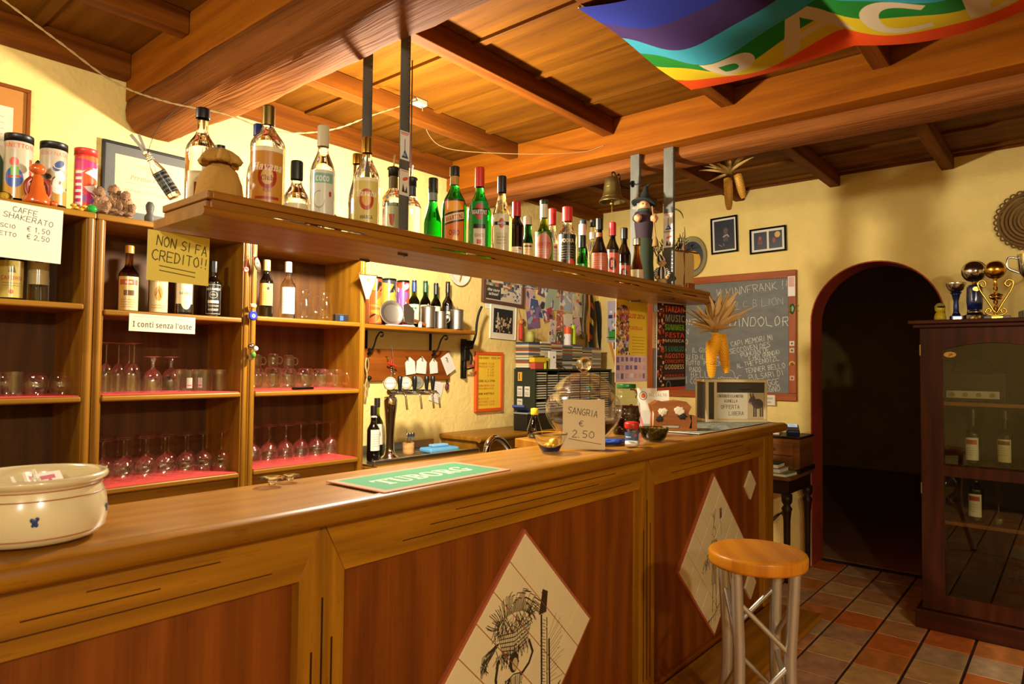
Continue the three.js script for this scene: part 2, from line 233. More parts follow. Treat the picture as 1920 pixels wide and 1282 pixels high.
// ---- ceiling: slab, boards with battens over their joints, joists, two great beams
{
  const c = struct('ceiling', planar(new THREE.BoxGeometry(XW + .3 - XL, .12, ZF - ZB + .2).translate((XW + .3 + XL) / 2, CEIL + .09, (ZF + ZB) / 2), 'x', 'z'), M.joist);
  const pw = .415, x0 = 2.04;
  for (let i = -12; i < 8; i++) { const a = Math.max(x0 + i * pw, XL), b = Math.min(x0 + (i + 1) * pw, XW); if (b - a < .05) continue; part(c, 'board', boxAt(a + .0015, b - .0015, CEIL, CEIL + .03, ZB, ZF, 'z', .002), M.plank); }
  const jz = [-2.655, -1.97, -1.29, -.62, .05, .73, 1.41, 2.09, 2.77];
  const gaps = [[ZB + .06, -2.69], ...jz.slice(0, -1).map((z, i) => [z + .035, jz[i + 1] - .035])];
  for (let i = -6; i < 8; i++) { const x = x0 + i * pw; if (x > XW - .05 || (x > 1.1 && x < 1.43) || (x > 3.1 && x < 3.5)) continue; for (const [a, b] of gaps.slice(0, 6)) part(c, 'batten', boxAt(x - .019, x + .019, CEIL - .016, CEIL + .002, a, b, 'z', .002), M.plank); }
  for (const z of jz) for (const [a, b] of [[XL, 1.15], [1.40, 3.15], [3.46, XW]]) struct('ceiling_joist', boxAt(a, b, 2.668, CEIL, z - .035, z + .035, 'x', .006), M.joist);
  // wall plates
  struct('trim_1', boxAt(XL, 1.15, 2.645, CEIL, ZB, ZB + .06, 'x', .004), M.joist);
  struct('trim_2', boxAt(1.40, 3.3, 2.645, CEIL, ZB, ZB + .06, 'x', .004), M.joist);
  struct('trim_3', boxAt(3.46, XW, 2.655, CEIL, ZB, ZB + .05, 'x', .004), M.joist);
  struct('trim_4', boxAt(XW - .02, XW, CEIL - .018, CEIL, ZB, ZF, 'z', .002), M.joist);
  // great beams: a squared board on a rough-hewn log
  const logGeo = (sec, seed, amp) => {
    const nz = 90, ns = sec.length, P = [], I = [];
    for (let k = 0; k <= nz; k++) { const z = ZB + .02 + (ZF - ZB - .04) * k / nz; for (let i = 0; i < ns; i++) { const [x, y] = sec[i], t = i / ns * 6.283; const wob = amp * (Math.sin(z * 2.3 + seed + t) * .5 + Math.sin(z * 5.1 + seed * 3 + t * 2) * .3 + Math.sin(z * 11 + t * 5 + seed) * .16 + (hash(k, i, seed) - .5) * .35); const keep = y > 2.54 ? .15 : 1; const cx = (sec[0][0] + sec[ns - 1][0]) / 2, d = Math.hypot(x - cx, y - 2.56) || 1; P.push(x + (x - cx) / d * wob * keep, y + (y - 2.56) / d * wob * keep, z); } }
    for (let k = 0; k < nz; k++) for (let i = 0; i < ns; i++) { const a = k * ns + i, b = k * ns + (i + 1) % ns, c2 = a + ns, d = b + ns; I.push(a, b, c2, b, d, c2); }
    const g = new THREE.BufferGeometry(); g.setAttribute('position', new THREE.Float32BufferAttribute(P, 3)); g.setIndex(I); g.computeVertexNormals();
    const uv = []; for (let k = 0; k <= nz; k++) for (let i = 0; i < ns; i++) uv.push(P[(k * ns + i) * 3 + 2], i / ns * .8); g.setAttribute('uv', new THREE.Float32BufferAttribute(uv, 2)); return g;
  };
  const roundSec = (x0, x1, y0, y1, shear = 0) => { const p = [[x0, y1]]; for (let i = 0; i <= 12; i++) { const a = Math.PI + Math.PI * i / 12, cx = (x0 + x1) / 2, rx = (x1 - x0) / 2; const c = Math.cos(a), s = Math.sin(a); p.push([cx + rx * Math.sign(c) * Math.pow(Math.abs(c), .62) , y0 + (y1 - y0) * .62 * (1 + Math.sign(s) * Math.pow(Math.abs(s), .62))]); } p.push([x1, y1]); return p; };
  const b1 = struct('ceiling_beam');
  part(b1, 'squared_board', boxAt(1.15, 1.40, 2.555, CEIL, ZB, ZF, 'z', .008), M.beamBoard);
  part(b1, 'hewn_log', logGeo(roundSec(1.155, 1.405, 2.415, 2.58), 2, .016), M.log);
  const b2 = struct('ceiling_beam');
  part(b2, 'squared_board', boxAt(3.15, 3.46, 2.557, CEIL, ZB, ZF, 'z', .008), M.beamBoard);
  part(b2, 'hewn_log', logGeo(roundSec(3.262, 3.475, 2.49, 2.585), 5, .010), M.log);
}
// ---- bulbs on cables: the room's light
for (const { at: [x, y, z], cd, label } of BULBS) {
  const t = thing('pendant_bulb', label, 'lamp', [x, y, z]);
  const g = lathe([[0, -.045], [.014, -.043], [.026, -.032], [.031, -.014], [.029, .004], [.02, .022], [.0135, .036], [.013, .05], [0, .05]], 24);
  part(t, 'bulb', g, new THREE.MeshStandardMaterial({ color: 0xffffff, emissive: WARM, emissiveIntensity: 14, roughness: .3 }));
  part(t, 'socket', lathe([[0, .05], [.0165, .05], [.018, .056], [.018, .085], [.010, .1], [0, .1]], 20), M.black);
  part(t, 'cable', cyl(.003, .003, 2.668 - y - .1 + (Math.abs(z + 2.3) < .3 || z > 0 ? .09 : 0), 8).translate(0, .1 + (2.668 - y - .1 + .09) / 2, 0), M.cable);
  const L = new THREE.PointLight(WARM, cd, 0, 2); L.position.set(x, y - .01, z); L.castShadow = true; L.shadow.radius = 3; L.shadow.mapSize.set(1024, 1024); scene.add(L);
}

// ================================================================ BAR COUNTER
const CT = 1.07;                       // top of the counter
{
  const t = thing('bar_counter', 'long wooden bar front with panels, pointed pilasters and tile diamonds', 'bar', [0, 0, 0]);
  const zp = -1.415, zr = -1.388;      // panel face, rail face
  const L = -.75, R = 4.05, pil = [[.89, 1.015], [2.466, 2.597]];
  part(t, 'carcass', boxAt(L, R - .01, .02, 1.015, -1.66, zp - .012, 'x', 0), M.unitBack);
  const bays = [[L, .89], [1.015, 2.466], [2.597, 3.9]];
  for (const [a, b] of bays) part(t, 'panel', boxAt(a - .01, b + .01, .03, .905, zp - .012, zp, 'y', 0), M.panel);
  // top rails with a mitre that meets the pilaster points
  const rail = (a, b, ml, mr) => { const g = extrude([[a - (ml ? .06 : 0), 1.016], [a, .893], [b, .893], [b + (mr ? .06 : 0), 1.016]], .03, .0015).translate(0, 0, zr - .03); return grain(g, 'x'); };
  part(t, 'top_rail', rail(L, .889, 0, 1), M.bar); part(t, 'top_rail', rail(1.017, 2.464, 1, 1), M.bar); part(t, 'top_rail', rail(2.599, 3.895, 1, 0), M.bar);
  for (const [a, b] of pil) {
    const m = (a + b) / 2;
    const p = part(t, 'pilaster', grain(extrude([[a + .001, .03], [b - .001, .03], [b - .001, .892], [m, 1.016], [a + .001, .892]], .032, .0015).translate(0, 0, zr - .032), 'y'), M.bar);
    for (const [dx, y1] of [[-.028, .72], [0, .84], [.028, .74]]) part(p, 'groove', boxAt(m + dx - .0025, m + dx + .0025, .1, y1, zr + .0005, zr + .0022, 'y', 0), M.deskDark);
  }
  for (const [a, b] of [[.25, .82], [1.2, 2.4], [2.75, 3.7]]) for (let k = 0; k < 3; k++) part(t, 'groove', boxAt(a + .1 * ((k * 7) % 3), b - .12 * ((k * 5) % 3), .925 + k * .026, .9275 + k * .026, zr + .001, zr + .0022, 'x', 0), M.dark);
  part(t, 'corner_post', boxAt(3.895, R, .03, 1.018, -1.66, zr + .004, 'y', .006), M.bar);
  part(t, 'end_panel', boxAt(R - .01, R, .03, 1.018, -1.70, -1.66, 'y', 0), M.panel);
  part(t, 'kick_board', boxAt(L, R, 0, .05, -1.66, zr - .006, 'x', .004), M.panel);
  // tile diamonds: five by five glazed tiles in a terracotta edge, painted across the tiles
  const ink = (g, S, which) => {
    g.fillStyle = '#efdcaa'; g.fillRect(-S, -S, 3 * S, 3 * S); g.strokeStyle = g.fillStyle = '#2b2618'; g.lineCap = 'round';
    const R2 = mulberry(31 + which), ln = (pts, w) => { g.lineWidth = w; g.beginPath(); pts.forEach(([x, y], i) => i ? g.lineTo(x * S, y * S) : g.moveTo(x * S, y * S)); g.stroke(); };
    const hatch = (x0, y0, x1, y1, n, w, jit) => { for (let i = 0; i < n; i++) { const t2 = i / (n - 1); const x = x0 + (x1 - x0) * t2, y = y0 + (y1 - y0) * t2; ln([[x + (R2() - .5) * jit, y + (R2() - .5) * jit], [x + (R2() - .5) * jit * 2, y + .035 + R2() * .03]], w); } };
    if (which === 0) {                                   // bearer with a basket of sheaves on the head, a stone post beside
      const bx = .43, by = .385;
      for (let i = 0; i < 60; i++) { const a = -3.05 + i * .05, r0 = .1, r1 = .13 + R2() * .07; ln([[bx + r0 * Math.cos(a), by - .02 + .05 * Math.sin(a)], [bx + r1 * .8 * Math.cos(a + .1), by - .02 + .7 * r1 * Math.sin(a)], [bx + r1 * Math.cos(a + .2), by - .01 + .75 * r1 * Math.sin(a + .2)]], 3); }
      for (let i = 0; i < 16; i++) ln([[bx - .12 + R2() * .03, by + .03], [bx - .17 - R2() * .03, by + .05 + R2() * .06], [bx - .16 - R2() * .05, by + .1 + R2() * .04]], 3.4);
      for (let k = 0; k < 6; k++) ln([[bx - .1 + k * .006, by + k * .017], [bx, by + .014 + k * .018], [bx + .12 - k * .008, by - .01 + k * .017]], 4);
      for (let k = 0; k < 18; k++) ln([[bx - .1 + k * .0125, by - .005], [bx - .07 + k * .0085, by + .1]], 3.2);
      hatch(bx - .12, by - .04, bx + .11, by - .05, 60, 3, .05); hatch(bx - .11, by + .07, bx + .02, by + .1, 30, 3.4, .03); hatch(bx - .02, by + .08, bx + .1, by + .06, 20, 3, .03);
      ln([[bx - .1, by + .1], [bx - .115, by + .17], [bx - .1, by + .24], [bx - .05, by + .235], [bx - .03, by + .2]], 15); ln([[bx + .1, by + .075], [bx + .125, by + .13], [bx + .1, by + .17], [bx + .05, by + .2]], 13);
      g.beginPath(); g.ellipse(bx * S, (by + .135) * S, .03 * S, .042 * S, 0, 0, 7); g.fill(); g.fillStyle = '#cbb583'; g.beginPath(); g.ellipse((bx + .006) * S, (by + .145) * S, .018 * S, .026 * S, 0, 0, 7); g.fill(); g.fillStyle = '#2b2618';
      for (let k = 0; k < 15; k++) ln([[bx - .055 + k * .008, by + .195], [bx - .035 + k * .0055, by + .31]], k % 4 ? 2.6 : 5.5);
      ln([[bx - .055, by + .2], [bx, by + .185], [bx + .06, by + .195]], 5); ln([[bx - .04, by + .31], [bx + .045, by + .31]], 9);
      for (let k = 0; k < 22; k++) ln([[bx - .04 + k * .004, by + .315], [bx - .055 + k * .006, by + .45], [bx - .08 + k * .0085, by + .56]], k % 3 ? 2.6 : 7);
      for (let k = 0; k < 9; k++) ln([[.625 + k * .004, .27 + k * .002], [.6 + k * .006, .37]], 6);
      ln([[.615, .38], [.622, .76]], 12); ln([[.655, .4], [.662, .76]], 6); for (let k = 0; k < 26; k++) ln([[.618 + R2() * .01, .4 + k * .014], [.64 + R2() * .01, .41 + k * .014]], 2.4);
      ln([[.672, .5], [.68, .74]], 12); for (let k = 0; k < 14; k++) ln([[.67, .48 + k * .016], [.72 + R2() * .07, .4 + k * .022]], 1.6);
      ln([[.52, .82], [.66, .77], [.76, .71]], 6); hatch(.53, .8, .75, .72, 30, 2.4, .03);
    } else {                                             // walker with baskets on a path
      g.translate(-.12 * S, -.1 * S); g.scale(1.22, 1.22);
      ln([[.5, .3], [.49, .34], [.51, .36]], 4); for (let k = 0; k < 5; k++) ln([[.46 + k * .015, .27 - k * .004], [.5, .3 + k * .004]], 2);
      g.beginPath(); g.ellipse(.5 * S, .37 * S, .02 * S, .026 * S, 0, 0, 7); g.stroke();
      for (let k = 0; k < 8; k++) ln([[.47 + k * .008, .41], [.48 + k * .006, .54]], 3);
      ln([[.47, .42], [.42, .48], [.41, .52]], 6); hatch(.38, .5, .43, .5, 10, 3, .03); ln([[.53, .42], [.58, .5]], 6); hatch(.56, .52, .61, .5, 10, 3, .03);
      for (let k = 0; k < 8; k++) ln([[.475 + k * .007, .54], [.468 + k * .008, .64]], 3.4);
      ln([[.485, .64], [.48, .78]], 6); ln([[.52, .64], [.525, .77]], 6);
      ln([[.58, .28], [.59, .4]], 3); for (let k = 0; k < 5; k++) ln([[.57 + k * .006, .26], [.575 + k * .005, .31]], 4);
      ln([[.42, .82], [.5, .8], [.6, .74]], 5); hatch(.42, .81, .6, .75, 14, 2, .02);
    }
  };
  const tileMat = [0, 1].map((w) => { const c = document.createElement('canvas'); c.width = c.height = 1024; const g = c.getContext('2d'); ink(g, 1024, w); const tx = new THREE.CanvasTexture(c); tx.colorSpace = THREE.SRGBColorSpace; return new THREE.MeshPhysicalMaterial({ map: tx, roughness: .3, clearcoat: .6, clearcoatRoughness: .15 }); });
  const plainTile = new THREE.MeshPhysicalMaterial({ color: 0xe8d3a0, roughness: .3, clearcoat: .6, clearcoatRoughness: .15 });
  const clay = std(0xb05a30, .55);
  [[1.74, .46, .385], [3.247, .46, .39]].forEach(([cx, cy, h], w) => {
    const panel = part(t, 'tile_picture', extrude([[0, h + .012], [h + .012, 0], [0, -h - .012], [-h - .012, 0]], .016, .001), clay, [cx, cy, zp - .004], undefined, w ? 'painted tile diamond of a walker with baskets' : 'painted tile diamond of a woman carrying a basket');
    const side = h * Math.SQRT2, n = 5, s = side / n;
    for (let i = 0; i < n; i++) for (let j = 0; j < n; j++) {
      const g = new RoundedBoxGeometry(s - .0025, s - .0025, .007, 1, .0015); g.translate((i + .5) * s - side / 2, (j + .5) * s - side / 2, 0); g.rotateZ(Math.PI / 4);
      const gg = flat(g), p = gg.attributes.position, uv = gg.attributes.uv; for (let q = 0; q < p.count; q++) uv.setXY(q, .5 + p.getX(q) / (2 * h), .5 + p.getY(q) / (2 * h));
      part(panel, 'tile', gg, tileMat[w], [0, 0, .0165]);
    }
  });
  for (const [x, y] of [[3.745, .74], [3.745, .19]]) { const q = part(t, 'small_tile', extrude([[0, .078], [.078, 0], [0, -.078], [-.078, 0]], .012, .001), plainTile, [x, y, zp - .002]); }
}
{ // the top: one board, wider towards the far end, rounded nose at the front
  const t = thing('countertop', 'varnished wooden countertop with a rounded front nosing', 'countertop', [0, CT, 0]);
  const s = shapeOf([[-.8, 1.362], [4.09, 1.362], [4.09, 1.95], [2.35, 1.95], [2.3, 1.715], [-.8, 1.715]]);
  const g = new THREE.ExtrudeGeometry(s, { depth: .036, bevelEnabled: true, bevelSize: .004, bevelThickness: .004, bevelSegments: 2 }).rotateX(-Math.PI / 2).translate(0, -.044, 0);
  part(t, 'board', grain(g, 'x'), M.barTop);
  const nose = new THREE.Shape(); nose.moveTo(0, 0); nose.lineTo(0, -.05); nose.absarc(.018, -.025, .025, -Math.PI / 2, Math.PI / 2, false); nose.lineTo(0, 0);
  part(t, 'nosing', grain(new THREE.ExtrudeGeometry(nose, { depth: 4.9, bevelEnabled: false, curveSegments: 14 }).rotateY(-Math.PI / 2).translate(4.1, 0, -1.362), 'x'), M.bar);
  part(t, 'end_nosing', grain(tube([[4.095, -.025, -1.345], [4.1, -.025, -1.6], [4.1, -.025, -1.95]], .024, 10, 12), 'z'), M.bar);
}
{ const t = solo('foot_board', boxAt(-.7, 4.0, 0, .04, -1.385, -1.1, 'x', .014), M.bar, 'low wooden step running along the foot of the bar', 'step'); }

// ================================================================ HANGING BOTTLE SHELF
const SH = 1.7775;                      // surface the bottles stand on
{
  const t = thing('hanging_shelf', 'long wooden bottle shelf hung from the beams on steel straps', 'shelf', [2.2, 0, -1.74], -.011);
  const X0 = -1.45, X1 = 1.46, ZFr = .15, ZBk = -.145;
  const lip = new THREE.Shape(); lip.moveTo(ZBk, .0115); lip.lineTo(ZBk, -.0115); lip.lineTo(ZFr - .009, -.0115); lip.absarc(ZFr - .009, 0, .0115, -Math.PI / 2, Math.PI / 2, false); lip.lineTo(ZBk, .0115);
  part(t, 'board', grain(new THREE.ExtrudeGeometry(lip, { depth: X1 - X0, bevelEnabled: false, curveSegments: 10 }).rotateY(-Math.PI / 2).translate(X1, 1.7655, 0), 'x'), M.shelf);
  // guard rail: lower board with slots, upper moulding
  const slots = [[-1.28, -.93], [-.72, -.35], [-.12, .22], [.4, .68], [.84, 1.0], [1.08, 1.3]];
  const s = shapeOf([[X0 + .03, 0], [X1 - .03, 0], [X1 - .03, .024], [X0 + .03, .024]]);
  for (const [a, b] of slots) { const h = new THREE.Path(); h.moveTo(a, .001); h.lineTo(b, .001); h.lineTo(b - .04, .010); h.lineTo(a + .04, .010); s.holes.push(h); }
  part(t, 'slotted_rail', grain(new THREE.ExtrudeGeometry(s, { depth: .016, bevelEnabled: false }).translate(0, SH - .002, ZFr - .038), 'x'), M.shelf);
  part(t, 'top_rail', boxAt(X0 + .028, X1 - .028, SH + .0225, SH + .043, ZFr - .044, ZFr - .016, 'x', .004), M.shelf);
  for (const [x, d] of [[X0 + .022, 1], [X1 - .038, -1]]) { part(t, 'end_rail', boxAt(x, x + .016, SH - .002, SH + .022, ZBk + .01, ZFr - .038, 'z', .002), M.shelf); part(t, 'end_top_rail', boxAt(x - .004, x + .02, SH + .0225, SH + .043, ZBk + .006, ZFr - .02, 'z', .004), M.shelf); }
  part(t, 'back_rail', boxAt(X0 + .03, X1 - .03, SH, SH + .02, ZBk + .006, ZBk + .02, 'x', .002), M.shelf);
  // straps: folded steel with a row of punched holes at the edge
  const stickC = [
    cell(60, 150, (g, w, h) => { fill(g, '#dcd8d0', 0, 0, w, h); fill(g, '#c84a3c', 4, 6, w - 8, 5); fill(g, '#c84a3c', 4, 15, w - 14, 4); g.fillStyle = '#26406e'; g.fillRect(28, 40, 4, 80); g.beginPath(); g.moveTo(10, 140); g.lineTo(30, 95); g.lineTo(54, 140); g.fill(); type(g, 'KL', 26, 122, 22, '#d8d4cc', { bold: true }); }),
    cell(60, 150, (g, w, h) => { fill(g, '#d8cfc2', 0, 0, w, h); fill(g, '#c84a3c', 4, 6, w - 8, 4); g.fillStyle = '#d0562c'; g.beginPath(); g.ellipse(36, 52, 20, 10, -.5, 0, 7); g.fill(); g.fillStyle = '#3a332c'; g.beginPath(); g.moveTo(14, 130); g.lineTo(22, 80); g.lineTo(34, 128); g.lineTo(46, 92); g.lineTo(50, 134); g.fill(); })];
  const straps = [[-.775, .082, 2.56, 1], [-.775, -.118, 2.56, 0], [1.03, .082, 2.60, 1], [1.025, -.118, 2.60, 0]];
  for (const [x, z, top, stk] of straps) {
    const wide = x > 0;   // the far pair of angle irons turns its wide flange to the bar's length
    const st = part(t, 'strap', merge(wide ? [boxAt(x - .002, x + .002, SH - .03, top, z - .028, z + .028, 'y', 0), boxAt(x - .002, x + .018, SH - .03, top, z + .024, z + .028, 'y', 0)] : [boxAt(x - .019, x + .019, SH - .03, top, z - .002, z + .002, 'y', 0), boxAt(x + .016, x + .02, SH - .03, top, z - .016, z + .002, 'y', 0)]), M.strap, null, undefined, 'grey steel strap');
    const holes = []; for (let y = SH + .06; y < top - .03; y += .02) holes.push(wide ? new THREE.CircleGeometry(.0017, 6).rotateY(-Math.PI / 2).translate(x - .0024, y, z + .022) : new THREE.CircleGeometry(.0017, 6).translate(x + .0125, y, z + .0024)); const hs = part(st, 'hole_row', merge(holes), M.chrome); 
    if (stk) { const [ya, yb] = x < 0 ? [2.106, 1.985] : [2.159, 2.066]; [[ya, .094, 0], [yb, .084, 1]].forEach(([y, h, k]) => part(st, 'sticker', sheetGeo(wide ? .054 : .039, h, stickC[k], .0006), stickC[k].s.mat, wide ? [x - .0032, y, z] : [x, y, z + .0032], wide ? -Math.PI / 2 : 0)); }
  }
}

// ================================================================ SHELVING UNITS BEHIND THE BAR
const ZU = -2.9;
const unitDefs = [
  { x0: .30, x1: .937, shelves: [1.238, 1.591], bottom: .876, lab: 'wooden shelving unit with the coffee price sheet pinned on it' },
  { x0: .939, x1: 1.573, shelves: [1.238, 1.575], bottom: .876, lab: 'wooden shelving unit with the small printed sign on its shelf' },
  { x0: 1.575, x1: 2.23, shelves: [1.238, 1.588], bottom: .879, lab: 'wooden shelving unit with glass mugs beside the beer taps' },
];
const linerC = [];
for (const u of unitDefs) {
  const t = thing('shelving_unit', u.lab, 'shelves', [0, 0, 0]);
  const th = .033;
  for (const x of [u.x0, u.x1 - th]) { const s = part(t, 'side_panel', boxAt(x, x + th, .79, 1.945, ZB + .005, ZU - .004, 'y', .002), M.unit); part(s, 'edge_bead', grain(bar2([x + th / 2, .79, ZU - .006], [x + th / 2, 1.945, ZU - .006], .012, 10), 'y'), M.unit); }
  part(t, 'back_panel', boxAt(u.x0 + th, u.x1 - th, .8, 1.945, ZB + .006, ZB + .022, 'y', 0), M.unitBack);
  part(t, 'top_board', boxAt(u.x0, u.x1, 1.945, 1.97, ZB + .004, ZU + .006, 'x', .006), M.unit);
  for (const y of [u.bottom, ...u.shelves]) part(t, 'shelf', boxAt(u.x0 + th, u.x1 - th, y, y + .024, ZB + .022, ZU + .004, 'x', .008), M.unit);
  part(t, 'plinth', boxAt(u.x0 + th, u.x1 - th, .79, u.bottom, ZU - .05, ZU - .03, 'x', .002), M.unit);
  for (const y of u === unitDefs[0] ? [u.shelves[0]] : [u.bottom, u.shelves[0]])
    solo('shelf_liner', new RoundedBoxGeometry(u.x1 - u.x0 - 2 * th - .012, .0025, .3, 1, .001).translate((u.x0 + u.x1) / 2, y + .0255, ZU - .155), M.redLiner, y < 1 ? 'red liner under the upturned wine glasses' : 'red liner on a middle shelf under the glassware', 'liner', undefined, undefined, y < 1 ? 'red liners on the lower shelves' : 'red liners on the middle shelves');
}
// low back counter that carries the shelving and the sink
{
  const t = thing('back_counter', 'low wooden back counter below the shelves and taps', 'counter', [0, 0, 0]);
  part(t, 'worktop', boxAt(-.4, 3.06, .745, .785, ZB, -2.78, 'x', .012), M.unit);
  part(t, 'front', boxAt(-.4, 3.06, .02, .745, ZB + .01, -2.85, 'x', .003), M.unit);
  part(t, 'edge', grain(bar2([2.235, .845, -2.8], [3.06, .845, -2.8], .017, 12), 'x'), M.unit);
  part(t, 'riser', boxAt(2.24, 3.06, .785, .85, ZB + .01, -2.81, 'x', .003), M.unit);
  const r = thing('side_counter', 'raised wooden side counter under the disc rack', 'counter', [0, 0, 0]);
  part(r, 'worktop', boxAt(3.11, XW - .005, .905, .94, ZB, -2.89, 'x', .012), M.unit);
  part(r, 'nosing', grain(bar2([3.11, .9225, -2.885], [XW - .005, .9225, -2.885], .0185, 12), 'x'), M.unit);
  part(r, 'front', boxAt(3.13, XW - .005, .02, .905, ZB + .01, -2.93, 'x', .003), M.unit);
}

// ================================================================ BOTTLES
function profile(h, r, n, s0, s1, pow = 1, lip = .0012) {
  const p = [[0, .006], [r * .72, .002], [r * .94, .002], [r, .009]];
  p.push([r, h * s0]);
  for (let i = 1; i <= 9; i++) { const t = i / 9, c = .5 + .5 * Math.cos(Math.PI * Math.pow(t, pow)); p.push([n + (r - n) * c, h * (s0 + (s1 - s0) * t)]); }
  p.push([n, h * .955], [n + lip, h * .965], [n + lip, h * .992], [n * .85, h], [0, h]);
  return p;
}
const capMats = {};
const capMat = (c) => capMats[c] ??= phys(c, { roughness: .35, clearcoat: .3 });
function bottle(o) {
  const { x, z, h, r, y = SH, n = .0145, s0 = .56, s1 = .78, pow = 1, g = M.gClear } = o;
  const t = thing(o.name ?? 'liquor_bottle', o.label, 'bottle', [x, y, z], (o.turn ?? 0) + toCam(x, z), o.group);
  part(t, 'glass_body', lathe(profile(h, r, n, s0, s1, pow), 40), g);
  if (o.cap) { const [c, ch, cr = n + .003] = o.cap; part(t, 'cap', lathe([[cr - .0004, h - ch], [cr, h - ch + .001], [cr, h + .001], [cr - .002, h + .004], [0, h + .004]], 24), typeof c === 'number' ? capMat(c) : c); }
  if (o.foil) { const [c, y0, y1] = o.foil; part(t, 'neck_sleeve', cyl(n + .0012, n + .0015, (y1 - y0) * h, 20, true).translate(0, (y0 + y1) / 2 * h, 0), typeof c === 'number' ? capMat(c) : c); }
  if (o.pour) { const p = part(t, 'pourer', lathe([[0, h - .02], [n + .003, h - .02], [n + .003, h + .002], [n + .008, h + .006], [n + .004, h + .012], [.006, h + .016], [0, h + .016]], 20), M.black); part(p, 'spout', bar2([0, h + .012, 0], [.004, h + .055, .004], .0032, 8), M.chrome); }
  for (const [k, nm] of [['lab', 'label'], ['lab2', 'lower_label']]) if (o[k]) { const [c, y0, y1, ang = 1.9] = o[k]; part(t, nm, arcLabel(r + .0007, (y1 - y0) * h, ang, c, 16).translate(0, (y0 + y1) / 2 * h, 0), c.s.gloss); }
  return t;
}
const lab = (bg, fn, w = 96, h = 128) => cell(w, h, (g, W, H) => { fill(g, bg, -2, -2, W + 4, H + 4); fn(g, W, H); });
